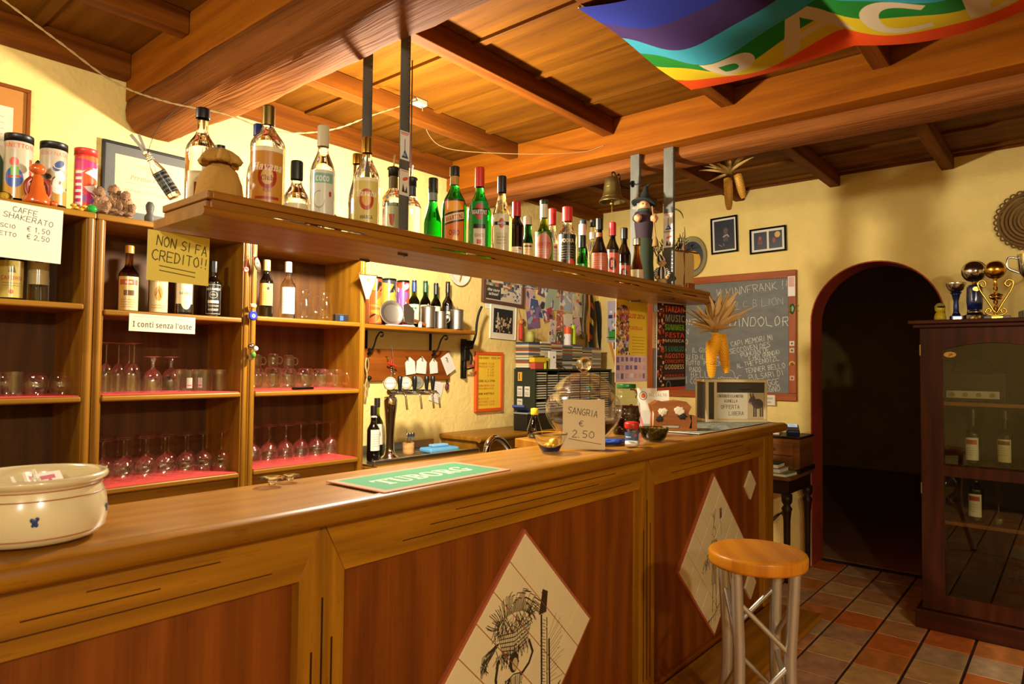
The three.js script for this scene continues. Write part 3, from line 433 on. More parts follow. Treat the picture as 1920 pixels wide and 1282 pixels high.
const C = {
  havana: lab('#c98a34', (g, w, h) => { fill(g, '#e9dcb4', 0, 0, w, 10); g.fillStyle = '#a8321c'; g.beginPath(); g.arc(w / 2, h * .5, 26, 0, 7); g.fill(); g.fillStyle = '#d9b060'; g.beginPath(); g.arc(w / 2, h * .5, 17, 0, 7); g.fill(); type(g, 'Havana', w / 2, h * .34, 22, '#f0e4c8', { bold: true, italic: true, face: 'serif' }); type(g, 'Club', w / 2, h * .52, 15, '#7a2414', { bold: true, face: 'serif' }); fill(g, '#a8321c', 14, h - 22, w - 28, 6); type(g, 'RUM', w / 2, h - 34, 10, '#5a2414'); }),
  havana2: lab('#d8c46a', (g, w, h) => { fill(g, '#efe6b8', 0, 0, w, 8); g.fillStyle = '#b8421e'; g.beginPath(); g.arc(w / 2, h * .42, 26, 0, 7); g.fill(); g.fillStyle = '#dfae52'; g.beginPath(); g.arc(w / 2, h * .42, 16, 0, 7); g.fill(); type(g, 'Havana', w / 2, h * .3, 20, '#f4ead0', { bold: true, italic: true, face: 'serif' }); type(g, 'MARCA', w / 2, h * .75, 13, '#5a4a1c', { bold: true }); fill(g, '#b8421e', w - 40, h - 18, 26, 9); }),
  small: lab('#e4d3a4', (g, w, h) => { fill(g, '#8c2c1a', 26, 40, 60, 88); type(g, 'RISERVA', 56, 74, 14, '#e8d2a0'); }),
  coco: lab('#d9d6c2', (g, w, h) => { fill(g, '#7fae9c', 8, 8, w - 16, 24); type(g, 'COCO', w / 2, 21, 18, '#efeede', { bold: true }); g.strokeStyle = '#9aa08c'; g.lineWidth = 3; g.beginPath(); g.arc(w * .38, 72, 20, 0, 5); g.stroke(); fill(g, '#b8402c', w - 24, 52, 10, 12); fill(g, '#8a6a3c', 16, h - 22, 16, 10); }),
  green: lab('#c9cfa0', (g, w, h) => { fill(g, '#556a2c', 0, 0, w, 12); type(g, 'ORIGINAL', w / 2, 7, 10, '#e8e6c8'); g.fillStyle = '#b8402c'; g.beginPath(); g.moveTo(26, 40); g.lineTo(56, 40); g.lineTo(50, 82); g.lineTo(34, 76); g.fill(); squiggles(g, 16, 96, 64, 3, 9, '#5a6030'); }),
  orange: lab('#d8721e', (g, w, h) => { g.fillStyle = '#e8a030'; g.beginPath(); g.ellipse(w / 2, 34, 40, 30, 0, 0, 7); g.fill(); g.save(); g.translate(w / 2, 50); g.rotate(-.16); fill(g, '#20140c', -50, -16, 100, 30); fill(g, '#e8c890', -50, -11, 100, 20); type(g, 'MARTINI', 0, 0, 18, '#8a1c10', { bold: true }); g.restore(); type(g, 'ORO', w / 2, 92, 22, '#7a2a0c', { bold: true }); g.fillStyle = '#e8b050'; g.beginPath(); g.arc(w * .55, 110, 12, 0, 7); g.fill(); g.strokeStyle = '#2a1a08'; g.lineWidth = 5; g.strokeRect(2, 2, w - 4, h - 4); }),
  martini: lab('#1f8c34', (g, w, h) => { g.fillStyle = '#c8301c'; g.beginPath(); g.arc(w / 2, 28, 22, 0, 7); g.fill(); fill(g, '#1a1712', 4, 20, w - 8, 17); type(g, 'MARTINI', w / 2, 29, 18, '#efe6d0', { bold: true }); fill(g, '#3a1c14', 18, 62, 60, 12); fill(g, '#d9cdb8', 18, 74, 60, 54); type(g, 'BIANCO', 48, 92, 13, '#7a2a1c'); fill(g, '#c0402c', 36, 104, 24, 12); }, 96, 128),
  martiniClear: lab('#dcd6b8', (g, w, h) => { g.fillStyle = '#c8301c'; g.beginPath(); g.arc(w / 2, 28, 15, 0, 7); g.fill(); fill(g, '#2a2018', 2, 23, w - 4, 10); type(g, 'MARTINI', w / 2, 28, 11, '#efe6d0', { bold: true }); fill(g, '#cabf98', 12, 56, 72, 72); fill(g, '#3a3420', 34, 108, 28, 12); squiggles(g, 22, 70, 52, 3, 9, '#6a6040'); }),
  white: lab('#d8d2c4', (g, w, h) => { squiggles(g, 14, 30, 66, 5, 15, '#6a6256'); fill(g, '#b84a38', 60, 8, 30, 12); }),
  cream: lab('#d6bf7c', (g, w, h) => { squiggles(g, 14, 36, 66, 4, 16, '#7a6030'); fill(g, '#3a2a14', 18, 12, 60, 10); }),
  pinkRound: lab('#2f6a1c', (g, w, h) => { g.fillStyle = '#c87a68'; g.beginPath(); g.ellipse(w / 2, h * .46, 45, 54, 0, 0, 7); g.fill(); type(g, 'GENEPY', w / 2, h * .36, 20, '#a8281c', { bold: true, face: 'serif' }); squiggles(g, 18, h * .52, 58, 3, 8, '#e8d8c0'); fill(g, '#e8dcc0', 26, h - 24, 46, 20); fill(g, '#3c5a1c', 32, h - 18, 32, 9); }),
  blackLab: lab('#17160f', (g, w, h) => { type(g, 'VODKA', w / 2, 22, 20, '#d8c890', { bold: true }); squiggles(g, 10, 42, 74, 6, 9, '#a89a6a'); g.fillStyle = '#c8362a'; g.beginPath(); g.ellipse(70, 106, 16, 20, 0, 0, 7); g.fill(); }),
  seal: lab('#1f8a3c', (g, w, h) => { g.fillStyle = '#d0622c'; g.beginPath(); g.arc(w * .55, h * .6, 40, 0, 7); g.fill(); g.fillStyle = '#e8d8b0'; g.beginPath(); g.arc(w * .55, h * .6, 30, 0, 7); g.fill(); g.fillStyle = '#c84a24'; g.beginPath(); g.arc(w * .55, h * .6, 14, 0, 7); g.fill(); }),
  salmon: lab('#c8614a', (g, w, h) => { squiggles(g, 12, 20, 70, 5, 10, '#efc8a8'); g.fillStyle = '#e8b080'; g.beginPath(); g.moveTo(20, 126); g.lineTo(48, 86); g.lineTo(80, 126); g.fill(); }),
  redLab: lab('#c8503c', (g, w, h) => { fill(g, '#2a1210', 0, 0, w, 12); g.fillStyle = '#3a1410'; g.beginPath(); g.arc(w / 2, h * .42, 24, 0, 7); g.fill(); type(g, 'R', w / 2, h * .42, 34, '#d86a50', { bold: true, face: 'serif' }); squiggles(g, 12, h - 36, 70, 3, 10, '#f0c8b0'); }),
  beige: lab('#d8c094', (g, w, h) => { squiggles(g, 40, 30, 46, 6, 12, '#8a7040'); }),
  green2: lab('#1e7a34', (g, w, h) => { fill(g, '#d8e0c0', 10, 30, 70, 60); squiggles(g, 18, 44, 54, 4, 10, '#1e5a2a'); }),
};
const SB = [
  { x: .835, z: -1.81, h: .304, r: .041, g: M.gClear, s0: .62, s1: .82, cap: [0x14120f, .024, .018], lab: [C.small, .1, .42], label: 'tall square-shouldered clear bottle behind the cloth sack' },
  { x: 1.006, z: -1.82, h: .31, r: .034, g: M.gClear, s0: .5, s1: .8, cap: [0x1a2f86, .03], foil: [0x1f2f7a, .78, .9], label: 'clear bottle with a blue cap and blue neck band' },
  { x: .965, z: -1.70, h: .323, r: .046, s0: .66, s1: .86, cap: [M.brass, .05, .017], lab: [C.havana, .12, .63, 2.0], label: 'large clear rum bottle with an amber and red label and gold cap' },
  { x: 1.056, z: -1.70, h: .192, r: .036, s0: .42, s1: .72, cap: [0x17201a, .05], lab: [C.small, .05, .36, 2], label: 'short clear bottle with a black neck and dark red label' },
  { x: 1.155, z: -1.72, h: .326, r: .037, s0: .56, s1: .82, cap: [0xcdbf9a, .06], lab: [C.coco, .1, .58, 2.1], label: 'clear bottle with a pale cap and a white and turquoise label' },
  { x: 1.36, z: -1.825, h: .312, r: .03, s0: .5, s1: .8, cap: [M.gold, .03], label: 'slim clear bottle with a gold cap behind the yellow-labelled rum' },
  { x: 1.31, z: -1.71, h: .33, r: .04, s0: .6, s1: .84, cap: [M.gold, .046, .0165], lab: [C.havana2, .1, .6, 2.1], label: 'clear rum bottle with a yellow and red label and gold stopper' },
  { x: 1.463, z: -1.765, h: .272, r: .036, s0: .64, s1: .8, foil: [0x6a5a20, .78, .95], pour: 1, lab: [C.green, .12, .58, 1.7], label: 'clear bottle with a metal pourer and a green label left of the steel strap' },
  { x: 1.575, z: -1.80, h: .268, r: .035, s0: .64, s1: .8, foil: [0x3a3a36, .8, .95], pour: 1, lab: [C.redLab, .02, .16, 2.2], label: 'clear bottle with a metal pourer right of the stickered strap' },
  { x: 1.632, z: -1.75, h: .278, r: .032, g: M.gGreen, s0: .42, s1: .76, pow: .8, cap: [0x10240f, .05], foil: [0x7a8a7a, .72, .85], lab: [C.green2, .0, .12, 3], label: 'slim green bottle with a dark green cap' },
  { x: 1.675, z: -1.68, h: .318, r: .043, g: M.gGreen, s0: .55, s1: .82, cap: [0x1a1a16, .03], foil: [0xb0822c, .8, .9], lab: [C.orange, .1, .62, 1.9], label: 'bright green vermouth bottle with an orange and black label' },
  { x: 1.805, z: -1.68, h: .345, r: .044, g: M.gGreen, s0: .5, s1: .8, cap: [0xc22c1c, .07], lab: [C.martini, .12, .62, 1.6], label: 'bright green vermouth bottle with a red cap' },
  { x: 1.925, z: -1.68, h: .338, r: .04, g: M.gYellow, s0: .5, s1: .8, cap: [0x17161a, .06], lab: [C.martiniClear, .08, .56, 1.6], label: 'clear vermouth bottle with a black cap and pale label' },
  { x: 1.998, z: -1.66, h: .252, r: .028, g: M.gWine, s0: .62, s1: .78, cap: [0xb8201c, .055], lab: [C.white, .04, .3, 1.8], label: 'dark liqueur bottle with a red cap and white lower label' },
  { x: 2.098, z: -1.69, h: .214, r: .023, g: M.gDarkGreen, s0: .5, s1: .74, cap: [0xc7b48a, .03], lab: [C.cream, .08, .5, 2.2], label: 'small dark green bottle with a pale cap and yellowish label' },
  { x: 2.19, z: -1.68, h: .298, r: .04, g: M.gOlive, s0: .4, s1: .74, pow: .9, cap: [0x1e3a1a, .014], foil: [0xc9c6b4, .76, .95], lab: [C.pinkRound, .08, .55, 2], label: 'round-shouldered green bottle with a pink oval label and clear neck' },
  { x: 2.41, z: -1.80, h: .32, r: .03, s0: .5, s1: .76, cap: [0xc2281e, .07], foil: [0xd8a028, .8, .86], lab: [C.white, .1, .5, 2], label: 'clear bottle with a red and yellow capsule behind the red-capped vodka' },
  { x: 2.357, z: -1.68, h: .3, r: .041, s0: .58, s1: .78, n: .018, cap: [0xc8281e, .06, .0225], lab: [C.blackLab, .08, .6, 2.1], label: 'square-shouldered clear bottle with a wide red cap and black label' },
  { x: 2.442, z: -1.655, h: .186, r: .027, g: M.gGreen, s0: .34, s1: .64, cap: [0x14150f, .05], lab: [C.seal, .04, .34, 2.2], label: 'small green bottle with a black neck and an orange seal' },
  { x: 2.612, z: -1.775, h: .28, r: .027, g: M.gWine, s0: .5, s1: .74, cap: [0xd8a8a0, .05], foil: [0x1f8a3c, .74, .82], label: 'dark bottle with a pale pink capsule and green band' },
  { x: 2.69, z: -1.825, h: .318, r: .028, s0: .5, s1: .74, cap: [0x16324a, .04], label: 'clear bottle with a dark blue cap at the back of the shelf' },
  { x: 2.755, z: -1.81, h: .33, r: .026, s0: .5, s1: .74, cap: [0x11110f, .03], foil: [0xd8d2c0, .72, .82], label: 'slim clear bottle with a black cap and white band' },
  { x: 2.598, z: -1.66, h: .292, r: .04, g: M.gWine, s0: .42, s1: .78, pow: .75, cap: [0x15110e, .05], foil: [0x9a5418, .7, .78], lab: [C.salmon, .02, .45, 2], label: 'dark amaro bottle with a salmon label and black cap' },
  { x: 2.725, z: -1.68, h: .295, r: .034, g: M.gWine, s0: .54, s1: .76, cap: [0xb8242a, .06], lab: [C.redLab, .02, .56, 2.2], label: 'dark wine bottle with a red capsule and red label' },
  { x: 2.832, z: -1.68, h: .286, r: .033, g: M.gWine, s0: .54, s1: .76, cap: [0x12140f, .05], lab: [C.redLab, .02, .4, 2.0], label: 'dark wine bottle with a black capsule and red label' },
  { x: 2.938, z: -1.67, h: .25, r: .034, g: M.gAmber, s0: .3, s1: .8, pow: .8, cap: [M.pewter, .03, .02], lab: [C.beige, .06, .38, 2.2], label: 'amber spirit bottle with a cream label and pewter stopper' },
];
for (const b of SB) bottle({ ...b, z: Math.min(b.z, -1.636 + .011 * (b.x - 2.2) - b.r), group: 'bottles on the hanging shelf' });

// cloth sack tied at the neck
{
  const t = thing('cloth_sack', 'tan cloth sack bottle tied with a cord at its neck', 'sack', [.832, SH, -1.70], .3);
  const m = new THREE.MeshStandardMaterial({ color: 0xb98a3c, roughness: .95, bumpMap: plasterBump, bumpScale: .003 });
  const rag = (pts, seg, f, amp, seed) => { const g = lathe(pts, seg), p = g.attributes.position; for (let i = 0; i < p.count; i++) { const a = Math.atan2(p.getZ(i), p.getX(i)), y = p.getY(i), k = 1 + amp * Math.sin(a * f + seed + y * 30) * Math.min(1, Math.abs(y - .06) * 18) + amp * .4 * Math.sin(a * f * 2.3 + y * 50); p.setX(i, p.getX(i) * k); p.setZ(i, p.getZ(i) * k); } g.computeVertexNormals(); return g; };
  part(t, 'bag', rag([[0, 0], [.05, 0], [.056, .01], [.058, .05], [.054, .085], [.044, .112], [.026, .128], [.022, .136]], 44, 7, .05, 1), m);
  part(t, 'ruffle', rag([[.021, .134], [.036, .138], [.046, .132], [.05, .142], [.04, .158], [.026, .17], [.017, .174], [0, .172]], 44, 6, .16, 3), m);
  part(t, 'cord', new THREE.TorusGeometry(.0245, .0028, 8, 30).rotateX(Math.PI / 2).translate(0, .133, 0), std(0x6a3a1c, .9));
  part(t, 'cord_end', tube([[.024, .133, .01], [.04, .115, .02], [.05, .09, .012], [.058, .06, .005]], .0022, 16, 6), std(0x6a3a1c, .9));
  part(t, 'stopper', cyl(.013, .013, .012, 16).translate(0, .177, 0), M.black);
}
// small wire ornament with coloured glass behind the sack
{
  const t = thing('glass_ornament', 'small blue and green glass ornament with wire loops beside the sack', 'ornament', [.925, SH, -1.79], .4);
  const c = cell(64, 64, (g, w, h) => { fill(g, '#2a58a8', 0, 0, w, h); g.fillStyle = '#3cae4c'; g.beginPath(); g.moveTo(0, 30); g.quadraticCurveTo(20, -10, 50, 26); g.lineTo(0, 34); g.fill(); g.strokeStyle = '#e8e8e0'; g.lineWidth = 4; g.beginPath(); g.moveTo(0, 44); g.quadraticCurveTo(30, 30, 64, 50); g.stroke(); });
  part(t, 'glass_panel', remap(new THREE.SphereGeometry(.028, 20, 14).scale(1, 1.2, .3), c).translate(0, .04, 0), c.s.gloss);
  part(t, 'foot', lathe([[0, 0], [.016, 0], [.012, .006], [0, .008]], 18), M.pewter);
  part(t, 'wire', tube([[0, .07, 0], [.03, .085, 0], [.04, .06, 0], [.03, .03, 0], [.022, .02, 0]], .0012, 20, 6), M.iron);
}
// dark round flask lying low between bottles
{
  const t = thing('round_flask', 'small dark amber round flask behind the white-labelled bottle', 'flask', [1.235, SH, -1.79], toCam(1.2, -1.8));
  part(t, 'body', lathe([[0, .001], [.026, .002], [.034, .02], [.033, .05], [.022, .08], [.01, .092], [.009, .104], [0, .104]], 28).scale(1, 1, .6), phys(0x5a1c08, { roughness: .08, clearcoat: 1 }));
  part(t, 'cork', cyl(.007, .007, .014, 12).translate(0, .108, 0), std(0xa87840, .8));
}
// ---- small dolls: continuous lathe bodies with heads, arms, hats
function doll(name, label, pos, turn, spec) {
  const t = thing(name, label, 'doll', pos, turn, 'dolls at the end of the bottle shelf');
  part(t, 'body', lathe(spec.body, 24), spec.cloth);
  const hy = spec.headY, hr = spec.headR;
  const hd = part(t, 'head', merge([sph(hr, 18, 14), sph(hr * .26, 8, 6).translate(0, -hr * .12, hr * 1.02), sph(hr * .2, 8, 6).translate(hr, -.1 * hr, 0), sph(hr * .2, 8, 6).translate(-hr, -.1 * hr, 0), lump(hr * .4, .1, 2, 2).translate(0, -hr * .75, hr * .45)]), spec.skin, [0, hy, 0]);
  for (const s of [-1, 1]) part(hd, 'eye', sph(hr * .13, 8, 6), M.black, [s * hr * .38, hr * .18, hr * .88]);
  part(hd, 'mouth', sph(hr * .12, 8, 6).scale(1.6, .5, .5), std(0x8a1c14, .5), [0, -hr * .45, hr * .85]);
  for (const s of [-1, 1]) { const a = part(t, 'arm', merge([tube([[s * spec.shW, spec.shY, 0], [s * (spec.shW + .016), spec.shY - .03, .012], [s * spec.hand[0], spec.hand[1], spec.hand[2]]], spec.armR, 10, 8)]), spec.cloth2 ?? spec.cloth); part(a, 'hand', lump(spec.armR * 1.15, .12, 2, s + 2).translate(s * spec.hand[0], spec.hand[1], spec.hand[2] + .004), spec.skin); }
  spec.extra?.(t, hd); return t;
}
{
  const skin = std(0xc98f62, .6), purple = std(0x2c1a26, .85), dk = std(0x161c19, .85), stripe = (() => { const c = cell(64, 64, (g, w, h) => { fill(g, '#e0d8c8', 0, 0, w, h); for (let i = 0; i < 6; i++) fill(g, '#15130f', i * 11, 0, 5, h); }); return c; })();
  doll('witch_doll', 'witch doll in a pointed dark hat and plum coat sitting above the bottles', [3.125, SH, -1.735], toCam(3.125, -1.735) + .2, {
    cloth: purple, cloth2: purple, skin, headR: .028, headY: .462, shW: .03, shY: .42, armR: .017, hand: [.042, .385, .05],
    body: [[0, .001], [.05, .001], [.054, .06], [.047, .16], [.05, .24], [.042, .29], [.046, .33], [.05, .37], [.045, .405], [.03, .432], [.012, .442], [0, .442]],
    extra: (t, hd) => {
      part(hd, 'hat', merge([lathe([[.0, .012], [.058, -.004], [.066, .002], [.056, .008], [.033, .014], [.026, .045], [.015, .075], [.008, .1], [0, .108]], 24), tr(lathe([[0, 0], [.009, 0], [.004, .03], [0, .034]], 12), .004, .098, 0, 0, 0, -.7)]), dk, [0, .012, -.004], [-.2, 0, -.15]);
      part(hd, 'hair', lump(.024, .3, 3, 5, 18, 12, 1.7, 1.2, .9), std(0x8a8478, .95), [0, -.006, -.018]);
      part(t, 'scarf', new THREE.TorusGeometry(.026, .009, 8, 20).rotateX(Math.PI / 2), std(0x2c4030, .9), [0, .436, 0]);
      part(t, 'broom', merge([bar2([.05, .29, .05], [.035, .45, .04], .004, 8), tr(lathe([[.004, 0], [.014, -.02], [.018, -.05], [0, -.05]], 12), .05, .29, .05)]), std(0x8a6a34, .8));
      part(t, 'apron', lathe([[.0545, .01], [.0555, .06], [.049, .16], [.0515, .24], [.0445, .285]], 24), std(0x2a3422, .9));
    } });
  doll('striped_doll', 'small doll with a black and white striped shirt and stocking cap', [3.205, SH, -1.672], toCam(3.19, -1.67), {
    cloth: stripe.s.mat, cloth2: stripe.s.mat, skin: std(0xc89a60, .6), headR: .021, headY: .165, shW: .02, shY: .135, armR: .009, hand: [.026, .085, .02],
    body: [[0, .001], [.02, .001], [.021, .02], [.016, .045], [.02, .07], [.026, .085], [.026, .12], [.018, .14], [.008, .148], [0, .148]],
    extra: (t, hd) => { t.children[0].geometry = remap(t.children[0].geometry.clone(), stripe); for (const c of t.children) if (c.name === 'arm') c.geometry = remap(c.geometry.clone(), stripe);
      part(hd, 'cap', remap(lathe([[.023, .004], [.024, .012], [.02, .028], [.012, .042], [.004, .052], [0, .054]], 20), stripe), stripe.s.mat, [0, 0, -.002], [-.25, 0, .3]);
      part(t, 'trousers', lathe([[.0, .002], [.022, .002], [.024, .03], [.024, .05], [.027, .07], [.026, .078], [0, .078]], 20), std(0xb09a6a, .9));
      for (const s of [-1, 1]) part(t, 'shoe', sph(.013, 12, 8).scale(1, .6, 1.5).translate(s * .013, .008, .014), M.black); } });
  doll('red_doll', 'small doll with a red bib and dark round cap', [3.285, SH, -1.672], toCam(3.27, -1.66) - .1, {
    cloth: std(0x1a1814, .8), skin: std(0xd8b48a, .6), headR: .016, headY: .142, shW: .016, shY: .115, armR: .007, hand: [.02, .075, .016],
    body: [[0, .001], [.018, .001], [.02, .03], [.014, .07], [.019, .09], [.018, .115], [.006, .128], [0, .128]],
    extra: (t, hd) => { part(hd, 'cap', lump(.017, .15, 3, 2), std(0x5a2018, .7), [0, .014, -.003]); part(t, 'bib', sph(.019, 14, 10).scale(.9, 1, .5), std(0xb8301c, .6), [0, .095, .012]); } });
}
// model sailing boat with a dried branch behind it
{
  const t = thing('model_boat', 'model boat with a square cloth sail at the end of the bottle shelf', 'model boat', [3.47, SH, -1.70], -.3); t.scale.setScalar(1.6);
  const hull = extrude([[-.1, .03], [.1, .03], [.086, .006], [-.08, .004]], .034, .003).translate(0, 0, -.017); part(t, 'hull', grain(hull, 'x'), wood([214, 190, 150], [170, 140, 100], 91, .6));
  part(t, 'deck', boxAt(-.09, .09, .032, .036, -.014, .014, 'x', 0), M.unit);
  part(t, 'mast', bar2([.02, .034, 0], [.02, .2, 0], .004, 8), M.desk);
  const sail = new THREE.PlaneGeometry(.15, .115, 10, 8), p = sail.attributes.position; for (let i = 0; i < p.count; i++) p.setZ(i, .007 * Math.cos(p.getX(i) / .15 * 3.0) + .0018 * Math.sin(p.getX(i) * 90 + p.getY(i) * 60)); sail.computeVertexNormals();
  part(t, 'sail', sail, new THREE.MeshStandardMaterial({ color: 0xc9ab6c, roughness: .9, side: THREE.DoubleSide, bumpMap: plasterBump, bumpScale: .002 }), [0, .105, -.004]);
  part(t, 'yard', bar2([-.08, .165, .01], [.08, .165, .01], .003, 8), M.desk);
  part(t, 'jib', (() => { const g = new THREE.BufferGeometry(); g.setAttribute('position', new THREE.Float32BufferAttribute([-.02, .18, 0, -.12, .04, 0, -.03, .05, .01], 3)); g.setAttribute('uv', new THREE.Float32BufferAttribute([0, 0, 1, 0, 1, 1], 2)); g.computeVertexNormals(); return g; })(), new THREE.MeshStandardMaterial({ color: 0xcbb078, roughness: .9, side: THREE.DoubleSide }));
  part(t, 'cabin', boxAt(.03, .065, .036, .056, -.011, .011, 'x', .002), M.frameWood);
  const b = thing('dried_branch', 'bundle of dried twigs standing behind the model boat', 'branch', [3.57, SH, -1.80]);
  const R = mulberry(99), tw = []; const grow = (p, d, len, r, n) => { const e = p.clone().addScaledVector(d, len); tw.push(bar2(p.toArray(), e.toArray(), r, 5)); if (n > 0) for (let k = 0; k < (n > 2 ? 4 : 2 + (R() > .5)); k++) { const q = d.clone().add(V((R() - .5) * 1.9, (R() - .25) * 1.1, (R() - .5) * 1.9)).normalize(); grow(e, q, len * (.55 + R() * .3), r * .66, n - 1); } };
  for (let k = 0; k < 4; k++) grow(V(0, .15, 0), V((R() - .5) * 1.6, 1, (R() - .5) * .9).normalize(), .085, .006, 3); const m = part(b, 'twigs', merge(tw), std(0x2e2216, .9)); part(b, 'stem_bark', cyl(.01, .013, .2, 9).translate(0, .1, 0), std(0x3c2c1c, .95));
}
// brass bell on a scrolled bracket fixed to the far rear strap
{
  const t = thing('brass_bell', 'brass bell with a chain hung from a scroll bracket on the strap', 'bell', [3.01, 2.32, -1.86]);
  const bellM = std(0x6e6438, .42, .9);
  part(t, 'bell_cup', lathe([[.0, .07], [.02, .069], [.036, .06], [.041, .03], [.044, -.01], [.05, -.035], [.066, -.058], [.068, -.064], [.064, -.064], [.046, -.036], [.04, -.01], [.036, .03], [.03, .056], [0, .062]], 36), bellM);
  for (const y of [.012, -.04]) part(t, 'ring', new THREE.TorusGeometry(y > 0 ? .0425 : .053, .0018, 6, 36).rotateX(Math.PI / 2).translate(0, y, 0), M.brass);
  part(t, 'clapper', merge([bar2([0, .05, 0], [0, -.065, 0], .003, 8), sph(.012, 12, 10).translate(0, -.072, 0)]), M.brass);
  const ch = []; for (let i = 0; i < 15; i++) ch.push(new THREE.TorusGeometry(.005, .0011, 5, 10).rotateY(i % 2 ? Math.PI / 2 : 0).scale(.7, 1.2, .7).translate(0, -.088 - i * .0098, 0)); part(t, 'chain', merge(ch), M.brass);
  part(t, 'bracket', merge([tube([[0, .07, 0], [0, .09, 0], [.02, .098, 0], [.045, .078, 0], [.055, .055, 0], [.07, .06, 0], [.078, .085, 0], [.066, .1, 0], [.056, .088, 0]], .0036, 40, 7), tube([[.07, .06, 0], [.11, .05, -.003], [.16, .06, 0], [.206, .08, 0]], .0036, 20, 7), cyl(.018, .018, .006, 18).rotateX(Math.PI / 2).translate(.208, .075, .002)]), M.iron);
}
// yellow note and posters hung from the shelf
const signY = cell(300, 240, (g, w, h) => { fill(g, '#f0dc62', -2, -2, w + 4, h + 4); hand(g, 'NON SI FA`', 46, 22, 46, '#3c3614', 4.5, { rot: .1, wide: .78 }); hand(g, 'CREDITO!!', 24, 92, 48, '#3c3614', 4.5, { rot: .06, wide: .82 }); g.strokeStyle = '#3c3614'; g.lineWidth = 4; for (const y of [166, 188]) { g.beginPath(); g.moveTo(56, y); g.lineTo(232, y + 16); g.stroke(); } });
solo('paper_note', sheetGeo(.165, .135, signY).translate(0, -.0675, 0), signY.s.mat, 'yellow handwritten no-credit note hung from the bottle shelf', 'note', [.812, 1.748, -1.878], [0, .0, -.008]);
const postY = cell(240, 380, (g, w, h) => {
  fill(g, '#e2bc28', -2, -2, w + 4, h + 4); fill(g, '#e8dcc0', 0, 0, w, 5); squiggles(g, 70, 24, 130, 2, 14, '#7a6010', 2); const gr = mulberry(4);
  for (let i = 0; i < 220; i++) { g.fillStyle = ['#8a4a7a', '#d06030', '#4a4a5a', '#b8a0c0', '#e8e0e8', '#2a2a3a', '#c08040'][gr() * 7 | 0]; g.save(); g.translate(14 + gr() * 86, 60 + gr() * 200); g.rotate(gr() * 3); g.fillRect(0, 0, 4 + gr() * 12, 2 + gr() * 22); g.restore(); }
  type(g, '5 LUGLIO 2014', 122, 100, 27, '#b8281c', { bold: true, italic: true }); type(g, 'TORRE CASTELLO', 120, 150, 20, '#c83a24', { bold: true });
  squiggles(g, 122, 190, 96, 6, 13, '#9a6a14', 2); fill(g, '#d9b8c0', 0, 268, w, 112);
  for (let j = 0; j < 3; j++) for (let i = 0; i < 7; i++) { g.fillStyle = ['#7a6aa0', '#c8a0b0', '#9aa8d0', '#6a5a8a', '#d8a0a8', '#e8d8e0'][gr() * 6 | 0]; g.fillRect(8 + i * 33, 276 + j * 34, 16 + gr() * 10, 16 + gr() * 9); } });
solo('yellow_poster', sheetGeo(.335, .5, postY).translate(0, -.2475, 0), postY.s.mat, 'yellow event poster with a July date hung from the bottle shelf', 'poster', [3.296, 1.806, -1.9], [.01, -.02, .0]);
const postR = cell(200, 400, (g, w, h) => {
  fill(g, '#2a1c14', -2, -2, w + 4, h + 4); const rows = [['#d8502c', 'TARZAN', 40], ['#8a8478', 'MUSIC', 46], ['#6fae28', 'SUMMER', 38], ['#c83a2c', 'FESTA', 32], ['#b8a888', 'MUSICA', 20], ['#1a1410', '', 12], ['#2f8a80', '5 LUGLIO', 34], ['#d0482c', 'AGOSTO', 30], ['#c8402c', 'CONCERTI', 22], ['#c9b68a', 'GODDESS', 30], ['#3a2a30', '', 16], ['#c8402c', 'VERNASCA', 18], ['#8a8070', '', 14]]; let y = 4;
  for (const [c, s, hh] of rows) { fill(g, s ? '#2a1c14' : c, 52, y, w - 56, hh - 3); if (s) { g.save(); g.translate(52, y + hh / 2); g.font = `bold ${hh}px sans-serif`; const m = g.measureText(s).width; g.scale((w - 62) / m, 1); g.fillStyle = c; g.textBaseline = 'middle'; g.fillText(s, 0, 0); g.restore(); } y += hh; }
  fill(g, '#121010', 52, y, w - 56, 46); g.strokeStyle = '#8a8478'; g.lineWidth = 4; g.beginPath(); g.ellipse(80, y + 23, 14, 20, 0, 0, 7); g.stroke(); fill(g, '#d0502c', 0, h - 14, w, 14);
  const gr = mulberry(8); for (let i = 0; i < 90; i++) { g.fillStyle = ['#c83a24', '#e8d0b0', '#d8603c', '#6a1c14'][gr() * 4 | 0]; g.fillRect(2 + gr() * 42, gr() * (h - 20), 3 + gr() * 9, 4 + gr() * 14); } });
solo('red_poster', sheetGeo(.285, .485, postR).translate(0, -.2425, 0), postR.s.mat, 'black and red concert poster with bold stacked lettering', 'poster', [3.475, 1.749, -1.75], [.02, -.12, .02]);
const cardP = cell(80, 160, (g, w, h) => { fill(g, '#e8c9a0', -2, -2, w + 4, h + 4); g.fillStyle = '#7a2a1c'; g.beginPath(); g.ellipse(40, 50, 9, 14, 0, 0, 7); g.fill(); squiggles(g, 14, 100, 50, 4, 12, '#8a6a4a'); });
solo('tall_card', sheetGeo(.085, .21, cardP).translate(0, -.105, 0), cardP.s.mat, 'pale peach card tucked between the yellow and red posters', 'card', [3.53, 1.712, -1.87], [.02, -.1, 0]);
